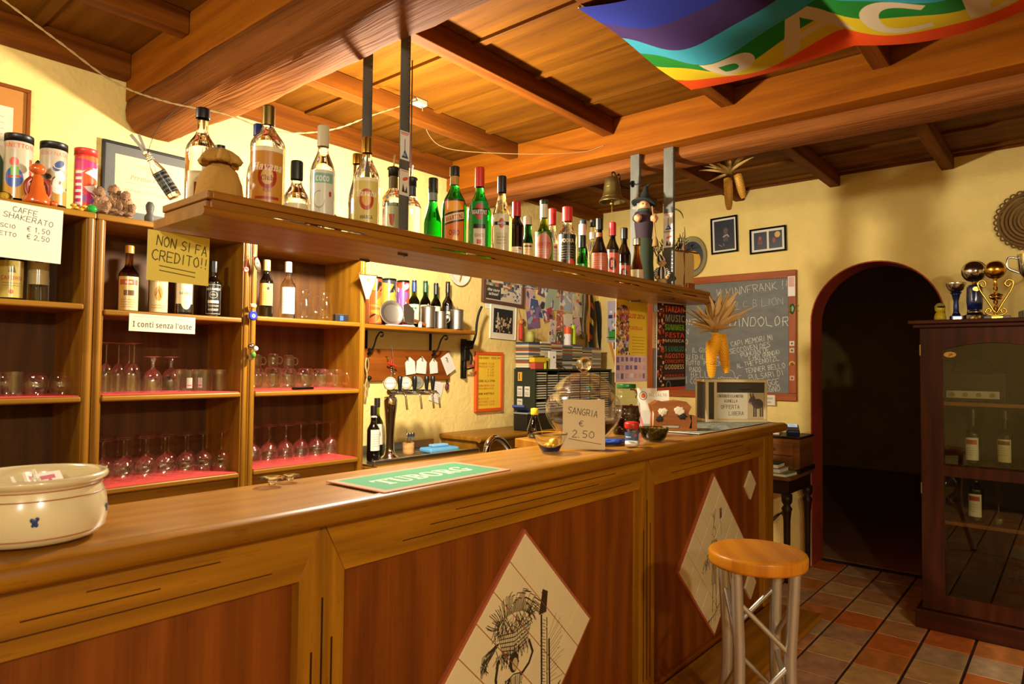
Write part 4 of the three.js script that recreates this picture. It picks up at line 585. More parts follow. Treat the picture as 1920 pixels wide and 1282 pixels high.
// corn hung from the shelf end
function corn(pos, label, turn, k, seed, spread, cobC = 0xffc02a, huskC = 0xf0cc86) {
  const t = thing('corn_bundle', label, 'corn', pos, turn); const R = mulberry(seed);
  const cobM = std(cobC, .45), husk = new THREE.MeshStandardMaterial({ color: huskC, roughness: .85, side: THREE.DoubleSide });
  const cobs = [[-.06, -.012, .02, .165, -.26], [.04, -.012, .03, .215, .13], [-.014, -.05, -.02, .2, -.02]];
  for (const [x, y, z, len, tilt] of cobs) {
    const kern = []; const rows = 14, n = Math.round(len / .0085); for (let j = 0; j < n; j++) { const tt = j / (n - 1), rad = .026 * Math.sqrt(Math.max(.06, 1 - Math.pow(Math.abs(tt - .35) / .72, 2.4))); for (let i = 0; i < rows; i++) { const a = (i + (j % 2) * .5) / rows * 6.283; const g = new THREE.OctahedronGeometry(.0056, 0).scale(1, .85, 1); kern.push(g.translate(Math.cos(a) * rad, -.01 - tt * len, Math.sin(a) * rad)); } }
    const core = lathe([[0, -len - .008], [.006, -len - .006], [.016, -len * .85], [.024, -len * .5], [.025, -len * .2], [.018, -.005], [0, 0]], 18);
    const c = part(t, 'cob', merge([core]), cobM, [x * k, y * k, z * k], [0, R() * 6, tilt]); c.scale.setScalar(k); part(c, 'kernels', merge(kern), cobM);
  }
  for (let i = 0; i < spread; i++) {
    const a = R() * 6.283, el = .1 + Math.pow(R(), .7) * 1.4, L = (.13 + R() * .13) * k, seg = 7, P = [], I = [], W = (.012 + R() * .014) * k, out = Math.cos(el), up = Math.sin(el), curl = (R() - .5) * .16 * k, tw = R() * 1.5;
    for (let s = 0; s <= seg; s++) { const q = s / seg, d = .01 * k + L * q, cx = Math.cos(a) * (out * d) + Math.sin(a) * curl * q * q, cz = Math.sin(a) * (out * d) - Math.cos(a) * curl * q * q, cy = up * d - .03 * k * q * q * out, w = W * Math.sin(Math.PI * Math.min(.97, .12 + q * .86)), ca = Math.cos(a + 1.57 + tw * q), sa = Math.sin(a + 1.57 + tw * q); P.push(cx + ca * w, cy + .2 * w, cz + sa * w, cx, cy - .35 * w, cz, cx - ca * w, cy + .2 * w, cz - sa * w); if (s) for (const o of [0, 1]) { const b = (s - 1) * 3 + o; I.push(b, b + 1, b + 3, b + 1, b + 4, b + 3); } }
    const g = new THREE.BufferGeometry(); g.setAttribute('position', new THREE.Float32BufferAttribute(P, 3)); g.setAttribute('uv', new THREE.Float32BufferAttribute(P.map((_, q) => q).slice(0, P.length / 3 * 2).map(() => 0), 2)); g.setIndex(I); g.computeVertexNormals(); part(t, 'husk_leaf', g, husk);
  }
  part(t, 'tie', new THREE.TorusGeometry(.016 * k, .006 * k, 8, 18).rotateX(Math.PI / 2), std(0x9a7434, .9));
  part(t, 'cord', bar2([0, 0, 0], [0, .15 * k, -.002], .0018, 6), M.rope);
}
corn([3.655, 1.60, -1.575], 'golden corn cobs with a spread of dry husks hung from the shelf end', .3, 1.0, 5, 64);
corn([3.60, 2.47, -1.47], 'faded corn cobs with husks hung from the far ceiling beam', 1.2, .78, 9, 30, 0xc8963c, 0xc2a05c);

// ================================================================ GLASSWARE AND BOTTLES IN THE UNITS
// one glass of each kind is built, then cloned
const glassProto = (name, label, group, geos) => { const t = thing(name, label, 'glass', [0, 0, 0], 0, group); for (const [n, g] of geos) part(t, n, g, n === 'rim_band' || n === 'base' ? M.thin : M.stem); return t; };
M.stem = M.thin;
const shell = (pts, t, seg) => lathe(pts, seg);
const rodL = (pts, seg) => lathe([[0, pts[0][1]], ...pts, [0, pts[pts.length - 1][1]]], seg);
// inverted wine glass standing on its rim
const wineIn = glassProto('wine_glass', 'upturned stemmed wine glass on the lower red liner', 'upturned wine glasses', [
  ['bowl', shell([[.031, .001], [.036, .02], [.0395, .045], [.037, .068], [.026, .086], [.012, .095], [.004, .1]], .0013, 28)],
  ['stem', rodL([[.0045, .1], [.0032, .115], [.003, .15], [.0045, .168]], 12)],
  ['foot', rodL([[.0045, .168], [.018, .172], [.034, .1755], [.0345, .177], [.018, .176], [.0, .176]], 28)]]);
let used = 0;
const place = (proto, x, y, z, label, group, s = 1) => { const o = used === proto ? dup(proto, [x, y, z], rnd() * 6, label, group) : (used = proto, put(proto, [x, y, z], 0), proto); o.scale.setScalar(s); return o; };
const rowOf = (proto, list, y, label, group) => { used = 0; list.forEach(([x, z, s = 1]) => place(proto, x, y, z, label, group, s)); };
const y4 = .876 + .0272;
rowOf(wineIn, [
  ...[1.012, 1.094, 1.175, 1.257, 1.338, 1.42, 1.5].map((x, i) => [x, -2.985 - (i % 2) * .012]), ...[1.05, 1.135, 1.22, 1.305, 1.39, 1.475].map((x) => [x, -3.075]), ...[1.04, 1.13, 1.22, 1.31].map((x) => [x, -3.16]),
  ...[1.655, 1.742, 1.829, 1.916, 2.003, 2.09].map((x, i) => [x, -2.99 - (i % 2) * .01, 1.06]), ...[1.7, 1.79, 1.88, 1.97, 2.06, 2.15].map((x) => [x, -3.08, 1.06]), ...[1.67, 1.76, 1.85, 1.94].map((x) => [x, -3.17, 1.06]),
], y4);
for (const o of scene.children) if (o.name.startsWith('wine_glass')) { const left = o.position.x < 1.58; o.userData.label = left ? 'upturned stemmed wine glass under the small printed strip' : 'upturned stemmed wine glass below the glass mugs'; o.userData.group = left ? 'wine glasses in the unit with the printed strip' : 'wine glasses in the unit by the taps'; }
// tall flutes, upturned
const flute = glassProto('flute_glass', 'tall upturned flute glass on the middle red liner', 'upturned flute glasses', [
  ['bowl', shell([[.0255, .001], [.027, .04], [.0265, .08], [.02, .108], [.006, .122]], .0013, 24)], ['stem', rodL([[.0045, .122], [.003, .14], [.003, .185], [.005, .198]], 12)], ['foot', rodL([[.005, .198], [.016, .202], [.03, .205], [.0305, .207], [0, .206]], 24)]]);
const yM = 1.238 + .0272;
rowOf(flute, [[1.015, -2.985], [1.08, -3.04], [1.115, -2.975], [1.03, -3.12], [1.15, -3.12]], yM);
const goblet = glassProto('goblet_glass', 'short upturned beer goblet with a thick stem', 'upturned goblets', [
  ['bowl', shell([[.034, .001], [.037, .03], [.036, .065], [.026, .088], [.01, .098]], .0013, 24)], ['stem', rodL([[.01, .098], [.0075, .11], [.009, .13], [.012, .145]], 14)], ['foot', rodL([[.012, .145], [.034, .15], [.036, .153], [0, .153]], 24)]]);
rowOf(goblet, [[1.19, -2.975], [1.268, -2.985], [1.23, -3.07]], yM);
const tumbler = glassProto('tumbler_glass', 'upturned straight tumbler with a frosted mark', 'tumblers on the middle shelf', [['wall', shell([[.033, .0005], [.0315, .03], [.028, .095], [.0275, .1], [0, .1]], .0018, 26)]]);
{ const mk = cell(48, 64, (g, w, h) => { fill(g, '#b9b2a6', -2, -2, w + 4, h + 4); fill(g, '#b84a3c', 4, 44, 40, 6); }); part(tumbler, 'mark', arcLabel(.0322, .045, .7, mk, 6).translate(0, .04, 0), mk.s.mat); }
rowOf(tumbler, [[1.343, -2.975], [1.413, -2.98]], yM); tumbler.rotation.y = toCam(1.3, -3);
const shot = glassProto('water_glass', 'thick plain upturned water glass near the unit side', 'water glasses', [['wall', shell([[.035, .0005], [.034, .04], [.03, .09], [.0295, .1], [.02, .1], [0, .1]], .0018, 26)], ['rim_band', lathe([[.0302, .078], [.0298, .098]], 26)]]);
rowOf(shot, [[1.425, -3.075], [1.49, -3.0], [1.35, -3.09]], yM);
// round cups on the left unit
const ball = glassProto('round_cup', 'round upturned glass cup on the left middle shelf', 'round glass cups', [['bowl', shell([[.028, .0005], [.037, .02], [.04, .045], [.034, .072], [.022, .084], [0, .086]], .0013, 28)]]);
rowOf(ball, [[.78, -2.985], [.863, -3.0], [.80, -3.085], [.715, -3.12]], yM);
const ribbed = glassProto('ribbed_glass', 'ribbed juice glass on the left middle shelf', 'ribbed glasses', [['wall', shell([[.026, .0005], [.03, .02], [.028, .06], [.031, .09]], .0018, 12)], ['base', lathe([[0, .002], [.026, .003]], 12)]]);
rowOf(ribbed, [[.643, -2.98], [.708, -2.975], [.655, -3.06], [.58, -2.99]], yM);
// mugs with handles, upturned
const mug = glassProto('glass_mug', 'glass punch mug with a loop handle on the middle shelf', 'glass mugs', [['wall', shell([[.036, .0005], [.04, .02], [.042, .06], [.039, .095], [.03, .104], [0, .105]], .0018, 28)], ['handle', tube([[.04, .03, 0], [.06, .025, 0], [.072, .05, 0], [.06, .078, 0], [.04, .08, 0]], .005, 20, 8)]]);
{ used = 0; [[1.66, -2.99, 1], [1.75, -2.99, 1.04], [1.84, -3.0, 1], [1.93, -2.99, 1], [2.02, -2.995, .98], [2.11, -2.99, .98], [2.12, -3.11, .98], [1.69, -3.12, 1]].forEach(([x, z, s], i) => { const o = place(mug, x, yM, z, undefined, undefined, s); o.rotation.y = -1.25 + (i % 3) * .2; }); }
const mugTop = [[1.662, -2.99], [1.75, -2.992], [1.9, -3.05]];
used = mug; for (const [x, z] of mugTop) { const o = dup(mug, [x, yM + .1065 * (x < 1.7 ? 1 : 1.04), z - (x > 1.8 ? .07 : 0)], -.3, 'glass punch mug stacked on top of another mug', 'stacked glass mugs'); o.scale.setScalar(.62); if (x > 1.8) o.position.set(1.84, yM + .1062, -3.0); }
{ const t = thing('remote_control', 'flat black remote control lying in front of the glass mugs', 'remote', [1.875, yM, -2.925], .1); part(t, 'case', new RoundedBoxGeometry(.115, .012, .03, 3, .005).translate(0, .006, 0), M.blackGloss); part(t, 'keypad', new RoundedBoxGeometry(.06, .0012, .018, 1, .0005).translate(-.01, .0124, 0), std(0x2c2c2c, .6)); }
// spirit bottles on the upper shelves
const spirit = (x, z, h, r, y, g, o, label, grp = 'spirit bottles on the upper shelves') => bottle({ x, z, h, r, y, g, ...o, label, name: 'spirit_bottle', group: grp });
const lg = {
  ship: lab('#d9c48c', (g, w, h) => { fill(g, '#b8604a', 8, 12, w - 16, 20); type(g, 'RON', w / 2, 22, 14, '#f0e0c0', { bold: true }); g.fillStyle = '#6a4a34'; g.fillRect(28, 52, 44, 20); squiggles(g, 16, 88, 64, 4, 9, '#7a6040'); }),
  stag: lab('#d6c390', (g, w, h) => { type(g, 'LENDIGH', w / 2, 16, 15, '#8a6a30'); g.fillStyle = '#b8923c'; g.beginPath(); g.ellipse(w / 2, 62, 18, 26, 0, 0, 7); g.fill(); g.strokeStyle = '#8a3a1c'; g.lineWidth = 3; g.beginPath(); g.moveTo(34, 70); g.lineTo(48, 48); g.lineTo(58, 76); g.stroke(); squiggles(g, 16, 104, 64, 2, 9, '#7a6040'); }),
  glen: lab('#e2d8b4', (g, w, h) => { fill(g, '#1c1812', 0, 96, w, 34); g.fillStyle = '#e8dcb4'; g.beginPath(); g.ellipse(58, 60, 34, 58, 0, 0, 7); g.fill(); type(g, 'GLENGRANT', 56, 54, 13, '#4a3a20', { bold: true, sx: .9 }); }),
  jack: lab('#0d0c0a', (g, w, h) => { g.strokeStyle = '#cfc8b4'; g.lineWidth = 2; g.strokeRect(5, 5, w - 10, h - 10); type(g, "JACK DANIEL'S", w / 2, 22, 13, '#e2dcc8', { bold: true, sx: .85 }); g.beginPath(); g.ellipse(w / 2, 46, 22, 13, 0, 0, 7); g.stroke(); type(g, 'Old No.7', w / 2, 46, 10, '#e2dcc8'); fill(g, '#cfc8b4', 18, 68, 60, 12); type(g, 'Tennessee', w / 2, 90, 12, '#e2dcc8', { italic: true, face: 'serif' }); type(g, 'WHISKEY', w / 2, 106, 13, '#e2dcc8', { bold: true }); }),
  gold: lab('#cdb95c', (g, w, h) => { g.fillStyle = '#5a5a3a'; g.beginPath(); g.moveTo(36, 40); g.lineTo(44, 18); g.lineTo(50, 34); g.lineTo(56, 16); g.lineTo(62, 42); g.fill(); type(g, 'CARDHU', w / 2, 60, 19, '#b8442c', { bold: true }); squiggles(g, 16, 78, 64, 2, 9, '#7a6a2c'); g.fillStyle = '#b8442c'; g.beginPath(); g.arc(w / 2, 108, 8, 0, 7); g.fill(); }),
  plain: lab('#cdbc84', (g, w, h) => { fill(g, '#1c1a14', 34, 4, 30, 14); squiggles(g, 20, 60, 50, 2, 9, '#8a7a4c'); }),
  gin: lab('#d9b968', (g, w, h) => { g.fillStyle = '#3a2414'; g.beginPath(); g.arc(w / 2 + 12, 30, 9, 0, 7); g.fill(); squiggles(g, 26, 56, 56, 4, 12, '#7a5420'); }),
  vod: lab('#e8e4d8', (g, w, h) => { g.strokeStyle = '#7a786c'; g.lineWidth = 3; g.strokeRect(34, 12, 30, 30); squiggles(g, 18, 60, 60, 4, 14, '#8a887c'); }),
};
const yT1 = 1.591 + .0245, yT2 = 1.575 + .0245, yT3 = 1.588 + .0245;
spirit(.708, -3.05, .26, .04, yT1, M.gOlive, { cap: [0x2a2a18, .03], s0: .6, s1: .78, lab: [lg.gold, .05, .58, 2.2] }, 'squat whisky bottle with a gold label below the coffee sheet');
spirit(.793, -3.05, .27, .035, yT1, M.gClear, { cap: [0x2a2a18, .03], s0: .62, s1: .8, lab: [lg.plain, .26, .62, 2.4] }, 'clear bottle with a plain tan label below the coffee sheet');
spirit(1.125, -3.08, .285, .04, yT2, M.gAmber, { cap: [0xb8862c, .03], s0: .56, s1: .74, lab: [lg.ship, .04, .54, 2.2] }, 'rum bottle with an ochre cap and a ship label');
spirit(1.247, -3.08, .28, .04, yT2, M.gAmber, { cap: [0x2a2a18, .04], s0: .62, s1: .78, lab: [lg.stag, .04, .6, 2.2] }, 'whisky bottle with a stag label half behind the yellow note');
spirit(1.345, -3.05, .28, .038, yT2, M.gYellow, { cap: [0x2a2a18, .04], s0: .62, s1: .78, lab: [lg.glen, .06, .58, 2.0] }, 'whisky bottle with a rounded cream label behind the yellow note');
spirit(1.462, -3.02, .255, .034, yT2, M.gWine, { cap: [0x0c0c0c, .05], s0: .62, s1: .74, lab: [lg.jack, .04, .6, 2.3] }, 'square black-labelled whiskey bottle at the end of the row');
spirit(1.74, -3.05, .285, .033, yT3, M.gWine, { cap: [0xd0b878, .05], s0: .6, s1: .8, lab: [lg.gin, .22, .6, 2.2] }, 'dark bottle with a tan label and pale capsule in the right unit');
spirit(1.858, -3.05, .29, .039, yT3, M.gClear, { cap: [0xe6e2d4, .05], s0: .56, s1: .76, lab: [lg.vod, .1, .56, 2.0] }, 'pale clear bottle with a white label and white capsule');
for (const [x, z, lbl, s] of [[2.045, -3.0, 'small glass carafe with a handle beside the black box', 1], [1.98, -3.09, 'glass pitcher standing behind the small carafe', 1.08]]) {
  const t = thing('glass_carafe', lbl, 'carafe', [x, yT3, z], Math.PI - .5); t.scale.setScalar(s);
  part(t, 'body', lathe([[0, .002], [.036, .003], [.041, .03], [.039, .07], [.029, .1], [.027, .125], [.031, .15]], 28), M.thin); part(t, 'handle', tube([[.03, .13, 0], [.055, .125, 0], [.062, .09, 0], [.056, .055, 0], [.04, .045, 0]], .005, 20, 8), M.thin); part(t, 'rim', new THREE.TorusGeometry(.031, .0016, 6, 28).rotateX(Math.PI / 2).translate(0, .15, 0), M.thin);
}
{ const c = cell(64, 40, (g, w, h) => { fill(g, '#0e1018', -2, -2, w + 4, h + 4); fill(g, '#2a58c8', 22, 6, 18, 28); }); const t = thing('small_box', 'small black box with a blue mark on the upper shelf', 'box', [2.125, yT3, -2.975], -.3); part(t, 'box_body', new RoundedBoxGeometry(.07, .042, .04, 1, .002).translate(0, .021, 0), M.black); part(t, 'print', sheetGeo(.064, .036, c, .0006).translate(0, .021, .0203), c.s.gloss); }
// ---- signs on the units
const caffe = cell(420, 300, (g, w, h) => { fill(g, '#d3c9b2', -2, -2, w + 4, h + 4); hand(g, 'CAFFE', 206, 20, 28, '#3a3428', 3, { rot: .1, wide: .86 }); hand(g, 'SHAKERATO', 168, 54, 28, '#3a3428', 3, { rot: .1, wide: .96 }); hand(g, 'LISCIO', 128, 118, 20, '#3a3428', 2.6, { rot: .03, wide: 1.0 }); hand(g, '€ 1,50', 268, 116, 26, '#3a3428', 2.8, { rot: .06, wide: .84 }); hand(g, 'CORRETTO', 84, 160, 20, '#3a3428', 2.6, { rot: .03, wide: 1.0 }); hand(g, '€ 2,50', 268, 158, 26, '#3a3428', 2.8, { rot: .05, wide: .84 }); });
solo('price_sheet', sheetGeo(.30, .2, caffe).translate(-.15, -.1, 0), caffe.s.mat, 'white handwritten coffee price sheet pinned to the left unit', 'sign', [.822, 1.955, -2.886], [0, 0, -.02]);
const conti = cell(360, 96, (g, w, h) => { fill(g, '#d6c9a8', -2, -2, w + 4, h + 4); fill(g, '#8a8068', 20, 14, w - 40, 2); g.save(); g.translate(w / 2, h * .6); g.scale(.86, 1.06); type(g, "I conti senza l'oste", 0, 0, 42, '#4a3c2c', { bold: true }); g.restore(); });
solo('printed_strip', sheetGeo(.262, .07, conti), conti.s.mat, 'white printed strip taped under the upper shelf edge', 'sign', [1.19, 1.552, -2.886], [0, 0, -.012]);
// ---- keepsakes hung on the posts
{
  const t = thing('evil_eye_charm', 'blue eye bead charm hanging on the post between the units', 'charm', [1.575, 1.61, -2.872]);
  const c = cell(64, 64, (g) => { g.fillStyle = '#1d2f9a'; g.fillRect(-2, -2, 68, 68); g.fillStyle = '#e8ecf0'; g.beginPath(); g.arc(34, 34, 15, 0, 7); g.fill(); g.fillStyle = '#6ab0e0'; g.beginPath(); g.arc(34, 34, 9, 0, 7); g.fill(); g.fillStyle = '#10101c'; g.beginPath(); g.arc(34, 34, 4, 0, 7); g.fill(); });
  part(t, 'bead', remap(lathe([[0, -.006], [.02, -.004], [.023, 0], [.02, .004], [0, .006]], 24).rotateX(Math.PI / 2), { u0: 0, u1: .001, v0: .9, v1: .901 }), phys(0x1d2f9a, { roughness: .12 })); part(t, 'eye_face', remap(new THREE.CircleGeometry(.018, 24), c).translate(0, 0, .0062), c.s.gloss);
  part(t, 'cord', bar2([0, .022, 0], [0, .33, -.002], .0012, 6), M.rope); part(t, 'shell', lump(.014, .15, 3, 1, 18, 12, 1.2, .8, .6).translate(0, .045, 0), std(0xc9a06a, .5));
  const k = thing('silver_spoon_charm', 'polished silver medallion hanging at the post top', 'charm', [1.588, 1.845, -2.868]); part(k, 'disc', lathe([[0, 0], [.018, .001], [.024, .004], [.018, .006], [0, .005]], 24).rotateX(Math.PI / 2).scale(.7, 1.5, 1), M.chrome, null, [0, 0, .3]); part(k, 'loop', new THREE.TorusGeometry(.008, .0015, 6, 16).translate(-.01, .04, 0), M.silver);
  const r = thing('red_seal', 'red wax seal tag on a red cord beside the post', 'tag', [1.535, 1.845, -2.868]); part(r, 'seal', lathe([[0, -.003], [.012, -.003], [.0135, 0], [.012, .003], [.008, .002], [0, .0015]], 20).rotateX(Math.PI / 2).translate(0, -.03, 0), phys(0xb8261c, { roughness: .35 })); part(r, 'cord', tube([[0, -.018, 0], [.004, .01, .002], [.02, .025, .002], [.045, .022, .002]], .0014, 16, 6), std(0xc03024, .7));
  const b = thing('bead_charm', 'string of silver, white and green trinkets low on the post', 'charm', [1.575, 1.45, -2.868]); part(b, 'silver_bell', sph(.016, 14, 10).translate(-.006, .02, 0), M.silver); part(b, 'pearl', sph(.012, 14, 10).translate(.012, .01, .004), phys(0xf0ece0, { roughness: .2 })); part(b, 'green_bead', sph(.012, 14, 10).scale(1, 1.3, 1).translate(.004, -.018, 0), phys(0x5a8a34, { roughness: .2 })); part(b, 'coin', cyl(.013, .013, .003, 20).rotateX(Math.PI / 2).translate(-.006, -.03, 0), M.silver); part(b, 'cord', bar2([0, .03, 0], [0, .13, 0], .001, 5), M.rope);
  const penn = cell(120, 160, (g, w, h) => { fill(g, '#c8a86a', -2, -2, w + 4, h + 4); g.fillStyle = '#e8e2d0'; g.beginPath(); g.moveTo(8, 8); g.lineTo(w - 8, 8); g.lineTo(w / 2, h - 8); g.fill(); g.fillStyle = '#b8602c'; g.beginPath(); g.arc(w / 2, 30, 12, 0, 7); g.fill(); type(g, 'II', w / 2, 108, 20, '#3a3020', { bold: true }); });
  const pg = thing('club_pennant', 'small white pennant with gold fringe on the right unit post', 'pennant', [2.214, 1.862, -2.868], -.25);
  const tri = extrude([[-.05, 0], [.05, 0], [.008, -.125], [-.008, -.125]], .002); { const p = tri.attributes.position, uv = tri.attributes.uv; for (let i = 0; i < p.count; i++) uv.setXY(i, penn.u0 + (p.getX(i) + .05) / .1 * (penn.u1 - penn.u0), penn.v0 + (p.getY(i) + .125) / .125 * (penn.v1 - penn.v0)); }
  part(pg, 'cloth', tri, penn.s.mat); part(pg, 'rod', bar2([-.055, .002, .001], [.055, .002, .001], .003, 8), M.gold); part(pg, 'cord', tube([[-.05, .004, .001], [-.02, .04, .001], [0, .062, 0], [.02, .04, .001], [.05, .004, .001]], .0012, 16, 5), std(0xb8602c, .8));
}
// ================================================================ ON TOP OF THE UNITS
const YU = 1.97;
{
  const tin = (x, z, h, r, c, label, lid = M.black) => { const t = thing('gift_tin', label, 'tin', [x, YU, z], toCam(x, z), 'tins on top of the units'); part(t, 'printed_wall', remap(new THREE.CylinderGeometry(r, r, h - .05, 32, 1, true, Math.PI), c).translate(0, (h - .05) / 2 + .025, 0), c.s.gloss); part(t, 'base', lathe([[0, 0], [r + .0005, 0], [r + .001, .025], [0, .025]], 32), lid); part(t, 'lid', lathe([[0, h - .03], [r + .0012, h - .03], [r + .0012, h - .001], [r - .003, h], [0, h]], 32), lid); return t; };
  const t1 = cell(280, 200, (g, w, h) => { fill(g, '#b3a68c', -2, -2, w + 4, h + 4); fill(g, '#c08a2c', 0, h - 54, w, 54); type(g, 'PANETTONE', 140, 20, 22, '#c8583c', { bold: true }); g.fillStyle = '#3c5aa0'; g.beginPath(); g.ellipse(126, 130, 30, 34, 0, 0, 7); g.fill(); fill(g, '#7aae3c', 116, 92, 26, 40); g.fillStyle = '#c85a3c'; g.beginPath(); g.arc(126, 76, 15, 0, 7); g.fill(); fill(g, '#c8402c', 176, 60, 14, 60); g.strokeStyle = '#c8302c'; g.lineWidth = 6; g.beginPath(); g.moveTo(104, 128); g.lineTo(150, 124); g.stroke(); });
  const t2 = cell(280, 200, (g, w, h) => { fill(g, '#ab9e84', -2, -2, w + 4, h + 4); fill(g, '#b07e28', 0, h - 50, w, 50); type(g, 'BABBO NATALE', 140, 20, 20, '#b8604a'); const R = mulberry(3); for (let i = 0; i < 26; i++) { g.fillStyle = ['#c8a46a', '#3a4a7a', '#8a5a3a', '#d8cfc0', '#2a2a34'][R() * 5 | 0]; g.beginPath(); g.ellipse(80 + R() * 120, 56 + R() * 90, 6 + R() * 12, 8 + R() * 14, R() * 3, 0, 7); g.fill(); } });
  tin(.713, -3.03, .268, .045, t1, 'tin printed with a kneeling figure and a black lid'); tin(.825, -3.03, .268, .045, t2, 'tin printed with a crowd scene and a black lid');
  const t3 = cell(280, 200, (g, w, h) => { fill(g, '#c83024', -2, -2, w + 4, h + 4); const R = mulberry(14); for (let i = 0; i < 30; i++) { g.fillStyle = ['#e05a28', '#8a5aa8', '#2c2a34', '#c82a6a', '#e8e0d8', '#d84a1c'][R() * 6 | 0]; g.beginPath(); g.moveTo(R() * w, R() * h); g.lineTo(R() * w, R() * h); g.lineTo(R() * w, R() * h); g.fill(); } for (let k = 0; k < 6; k++) { fill(g, '#e8e0d8', 96, 60 + k * 22, 30, 10); fill(g, '#c82a6a', 96, 70 + k * 22, 30, 12); } });
  tin(.945, -3.06, .28, .041, t3, 'tall tin with a bright red and purple abstract print', std(0xc83024, .4));
  const f = thing('wooden_figurine', 'glossy orange wooden figurine with a round head', 'figurine', [.752, YU, -2.945]);
  const ow = phys(0xb8521c, { roughness: .2, clearcoat: .8, clearcoatRoughness: .1 });
  part(f, 'body', lathe([[0, .001], [.042, .001], [.045, .012], [.042, .03], [.03, .05], [.022, .08], [.02, .1], [.013, .112], [.01, .118], [0, .118]], 28), ow); part(f, 'head', sph(.027, 20, 16).scale(1, .8, 1).translate(0, .136, 0), ow); part(f, 'topknot', lathe([[0, 0], [.011, 0], [.006, .01], [0, .016]], 14).translate(0, .155, 0), M.black);
  for (const s of [-1, 1]) part(f, 'arm', tube([[s * .018, .1, .004], [s * .034, .08, .008], [s * .036, .05, .012], [s * .03, .03, .016]], .0085, 14, 8), std(0x7a2412, .4));
  part(f, 'small_bead', sph(.013, 14, 10).translate(.05, .013, .02), ow);
  const b = thing('flower_brooch', 'yellow flower and green glass ornament on the unit edge', 'ornament', [.905, YU, -2.925]); for (let i = 0; i < 8; i++) part(b, 'petal', lump(.011, .12, 3, i, 18, 12, 1, .6, 1).translate(-.02 + Math.cos(i * .785) * .019, .012 + .008 * Math.sin(i * 2), Math.sin(i * .785) * .012), std(0xc89422, .6)); part(b, 'green_stone', sph(.017, 18, 14).scale(1.1, .9, .7).translate(.02, .016, .01), phys(0x1f8a34, { roughness: .1 }));
  // terracotta group of figures
  const cg = thing('clay_figures', 'rough terracotta sculpture of huddled figures', 'sculpture', [1.02, YU, -2.975], toCam(1.02, -2.97)); const clay = new THREE.MeshStandardMaterial({ color: 0xa47c58, roughness: .95, bumpMap: plasterBump, bumpScale: .012 });
  part(cg, 'base', lump(.05, .12, 3, 4, 18, 12, 1.35, .28, .75).translate(0, .013, 0), clay);
  for (const [x, y, z, s] of [[-.042, .05, .008, 1], [.005, .06, -.004, 1.1], [.046, .052, .006, .9]]) { const fgr = part(cg, 'figure', merge([lump(.026 * s, .26, 5, x * 100, 18, 12, 1, 1.6, .9).translate(x, y, z), lump(.02 * s, .2, 5, x * 80 + 3).translate(x - .004, y + .05 * s, z + .006), lump(.013 * s, .2, 3, 2, 18, 12, 1, 2, 1).translate(x + .022, y - .01, z + .018), lump(.012 * s, .2, 3, 5, 18, 12, 2, .8, 1).translate(x - .01, y - .03, z + .024)]), clay); }
  for (const [x, z] of [[-.06, .03], [-.03, .036], [.02, .036], [.055, .03]]) part(cg, 'limb', lump(.012, .2, 3, x * 50, 18, 12, 1.5, .8, 1).translate(x, .02, z), clay);
  const l = thing('stone_head', 'tiny dark stone bust standing before the diploma', 'figurine', [1.155, YU, -2.96]); part(l, 'bust', lathe([[0, .001], [.02, .001], [.021, .03], [.012, .045], [.016, .06], [.017, .078], [.01, .092], [0, .095]], 20), std(0x4a4640, .6));
  const gb = thing('green_bottle', 'dark green bottle at the end of the tin row', 'bottle', [.645, YU, -3.06]); part(gb, 'glass_body', lathe(profile(.27, .028, .012, .6, .8), 28), phys(0x14401e, { roughness: .08, clearcoat: 1 }));
  const gl = thing('glass_paperweight', 'small yellow and clear glass paperweight beside the tins', 'paperweight', [.655, YU, -2.945]); part(gl, 'dome', lathe([[0, .001], [.024, .001], [.026, .01], [.02, .026], [0, .034]], 24), M.gYellow); part(gl, 'core', sph(.01, 12, 8).translate(0, .014, 0), std(0xc8a422, .5));
}
// framed diploma and notice board on the back wall
function framed(name, label, cat, x, y, w, h, fw, fm, c, o = {}) {
  const t = thing(name, label, cat, [x, y, o.z ?? ZB + .002], o.rot ?? 0); const d = o.d ?? .02;
  for (const [a, b, X, Y] of [[w, fw, 0, h / 2 - fw / 2], [w, fw, 0, -h / 2 + fw / 2]]) part(t, 'frame_rail', box(a, b, d, 'x', .002), fm, [X, Y, d / 2]);
  for (const X of [-1, 1]) part(t, 'frame_stile', box(fw, h - 2 * fw, d, 'y', .002), fm, [X * (w / 2 - fw / 2), 0, d / 2]);
  part(t, 'picture', sheetGeo(w - 2 * fw, h - 2 * fw, c, .003), o.gloss ? c.s.gloss : c.s.mat, [0, 0, d * .45]); part(t, 'backing', box(w - .006, h - .006, .004, 'x', 0), std(0x3a2c1c, .9), [0, 0, .002]); return t;
}
const dip = cell(420, 330, (g, w, h) => { fill(g, '#545350', -2, -2, w + 4, h + 4); fill(g, '#dcc98c', 44, 40, w - 88, h - 80); type(g, 'Associazione Italiana', w / 2 + 10, 76, 17, '#6a6040', { italic: true, face: 'serif' }); type(g, 'Assegna il', w / 2, 100, 14, '#6a6040', { italic: true, face: 'serif' }); type(g, 'Premio Cultura', w / 2, 132, 28, '#c0503c', { italic: true, face: 'serif' }); squiggles(g, 90, 160, 240, 1, 9, '#c0503c'); type(g, 'Attestato di Partecipazione', w / 2, 192, 20, '#5a5438', { italic: true, face: 'serif' }); squiggles(g, 80, 226, 260, 3, 16, '#8a8058'); });
framed('framed_diploma', 'framed diploma with a grey mount above the shelving', 'diploma', 1.27, 2.19, .42, .35, .012, M.black, dip);
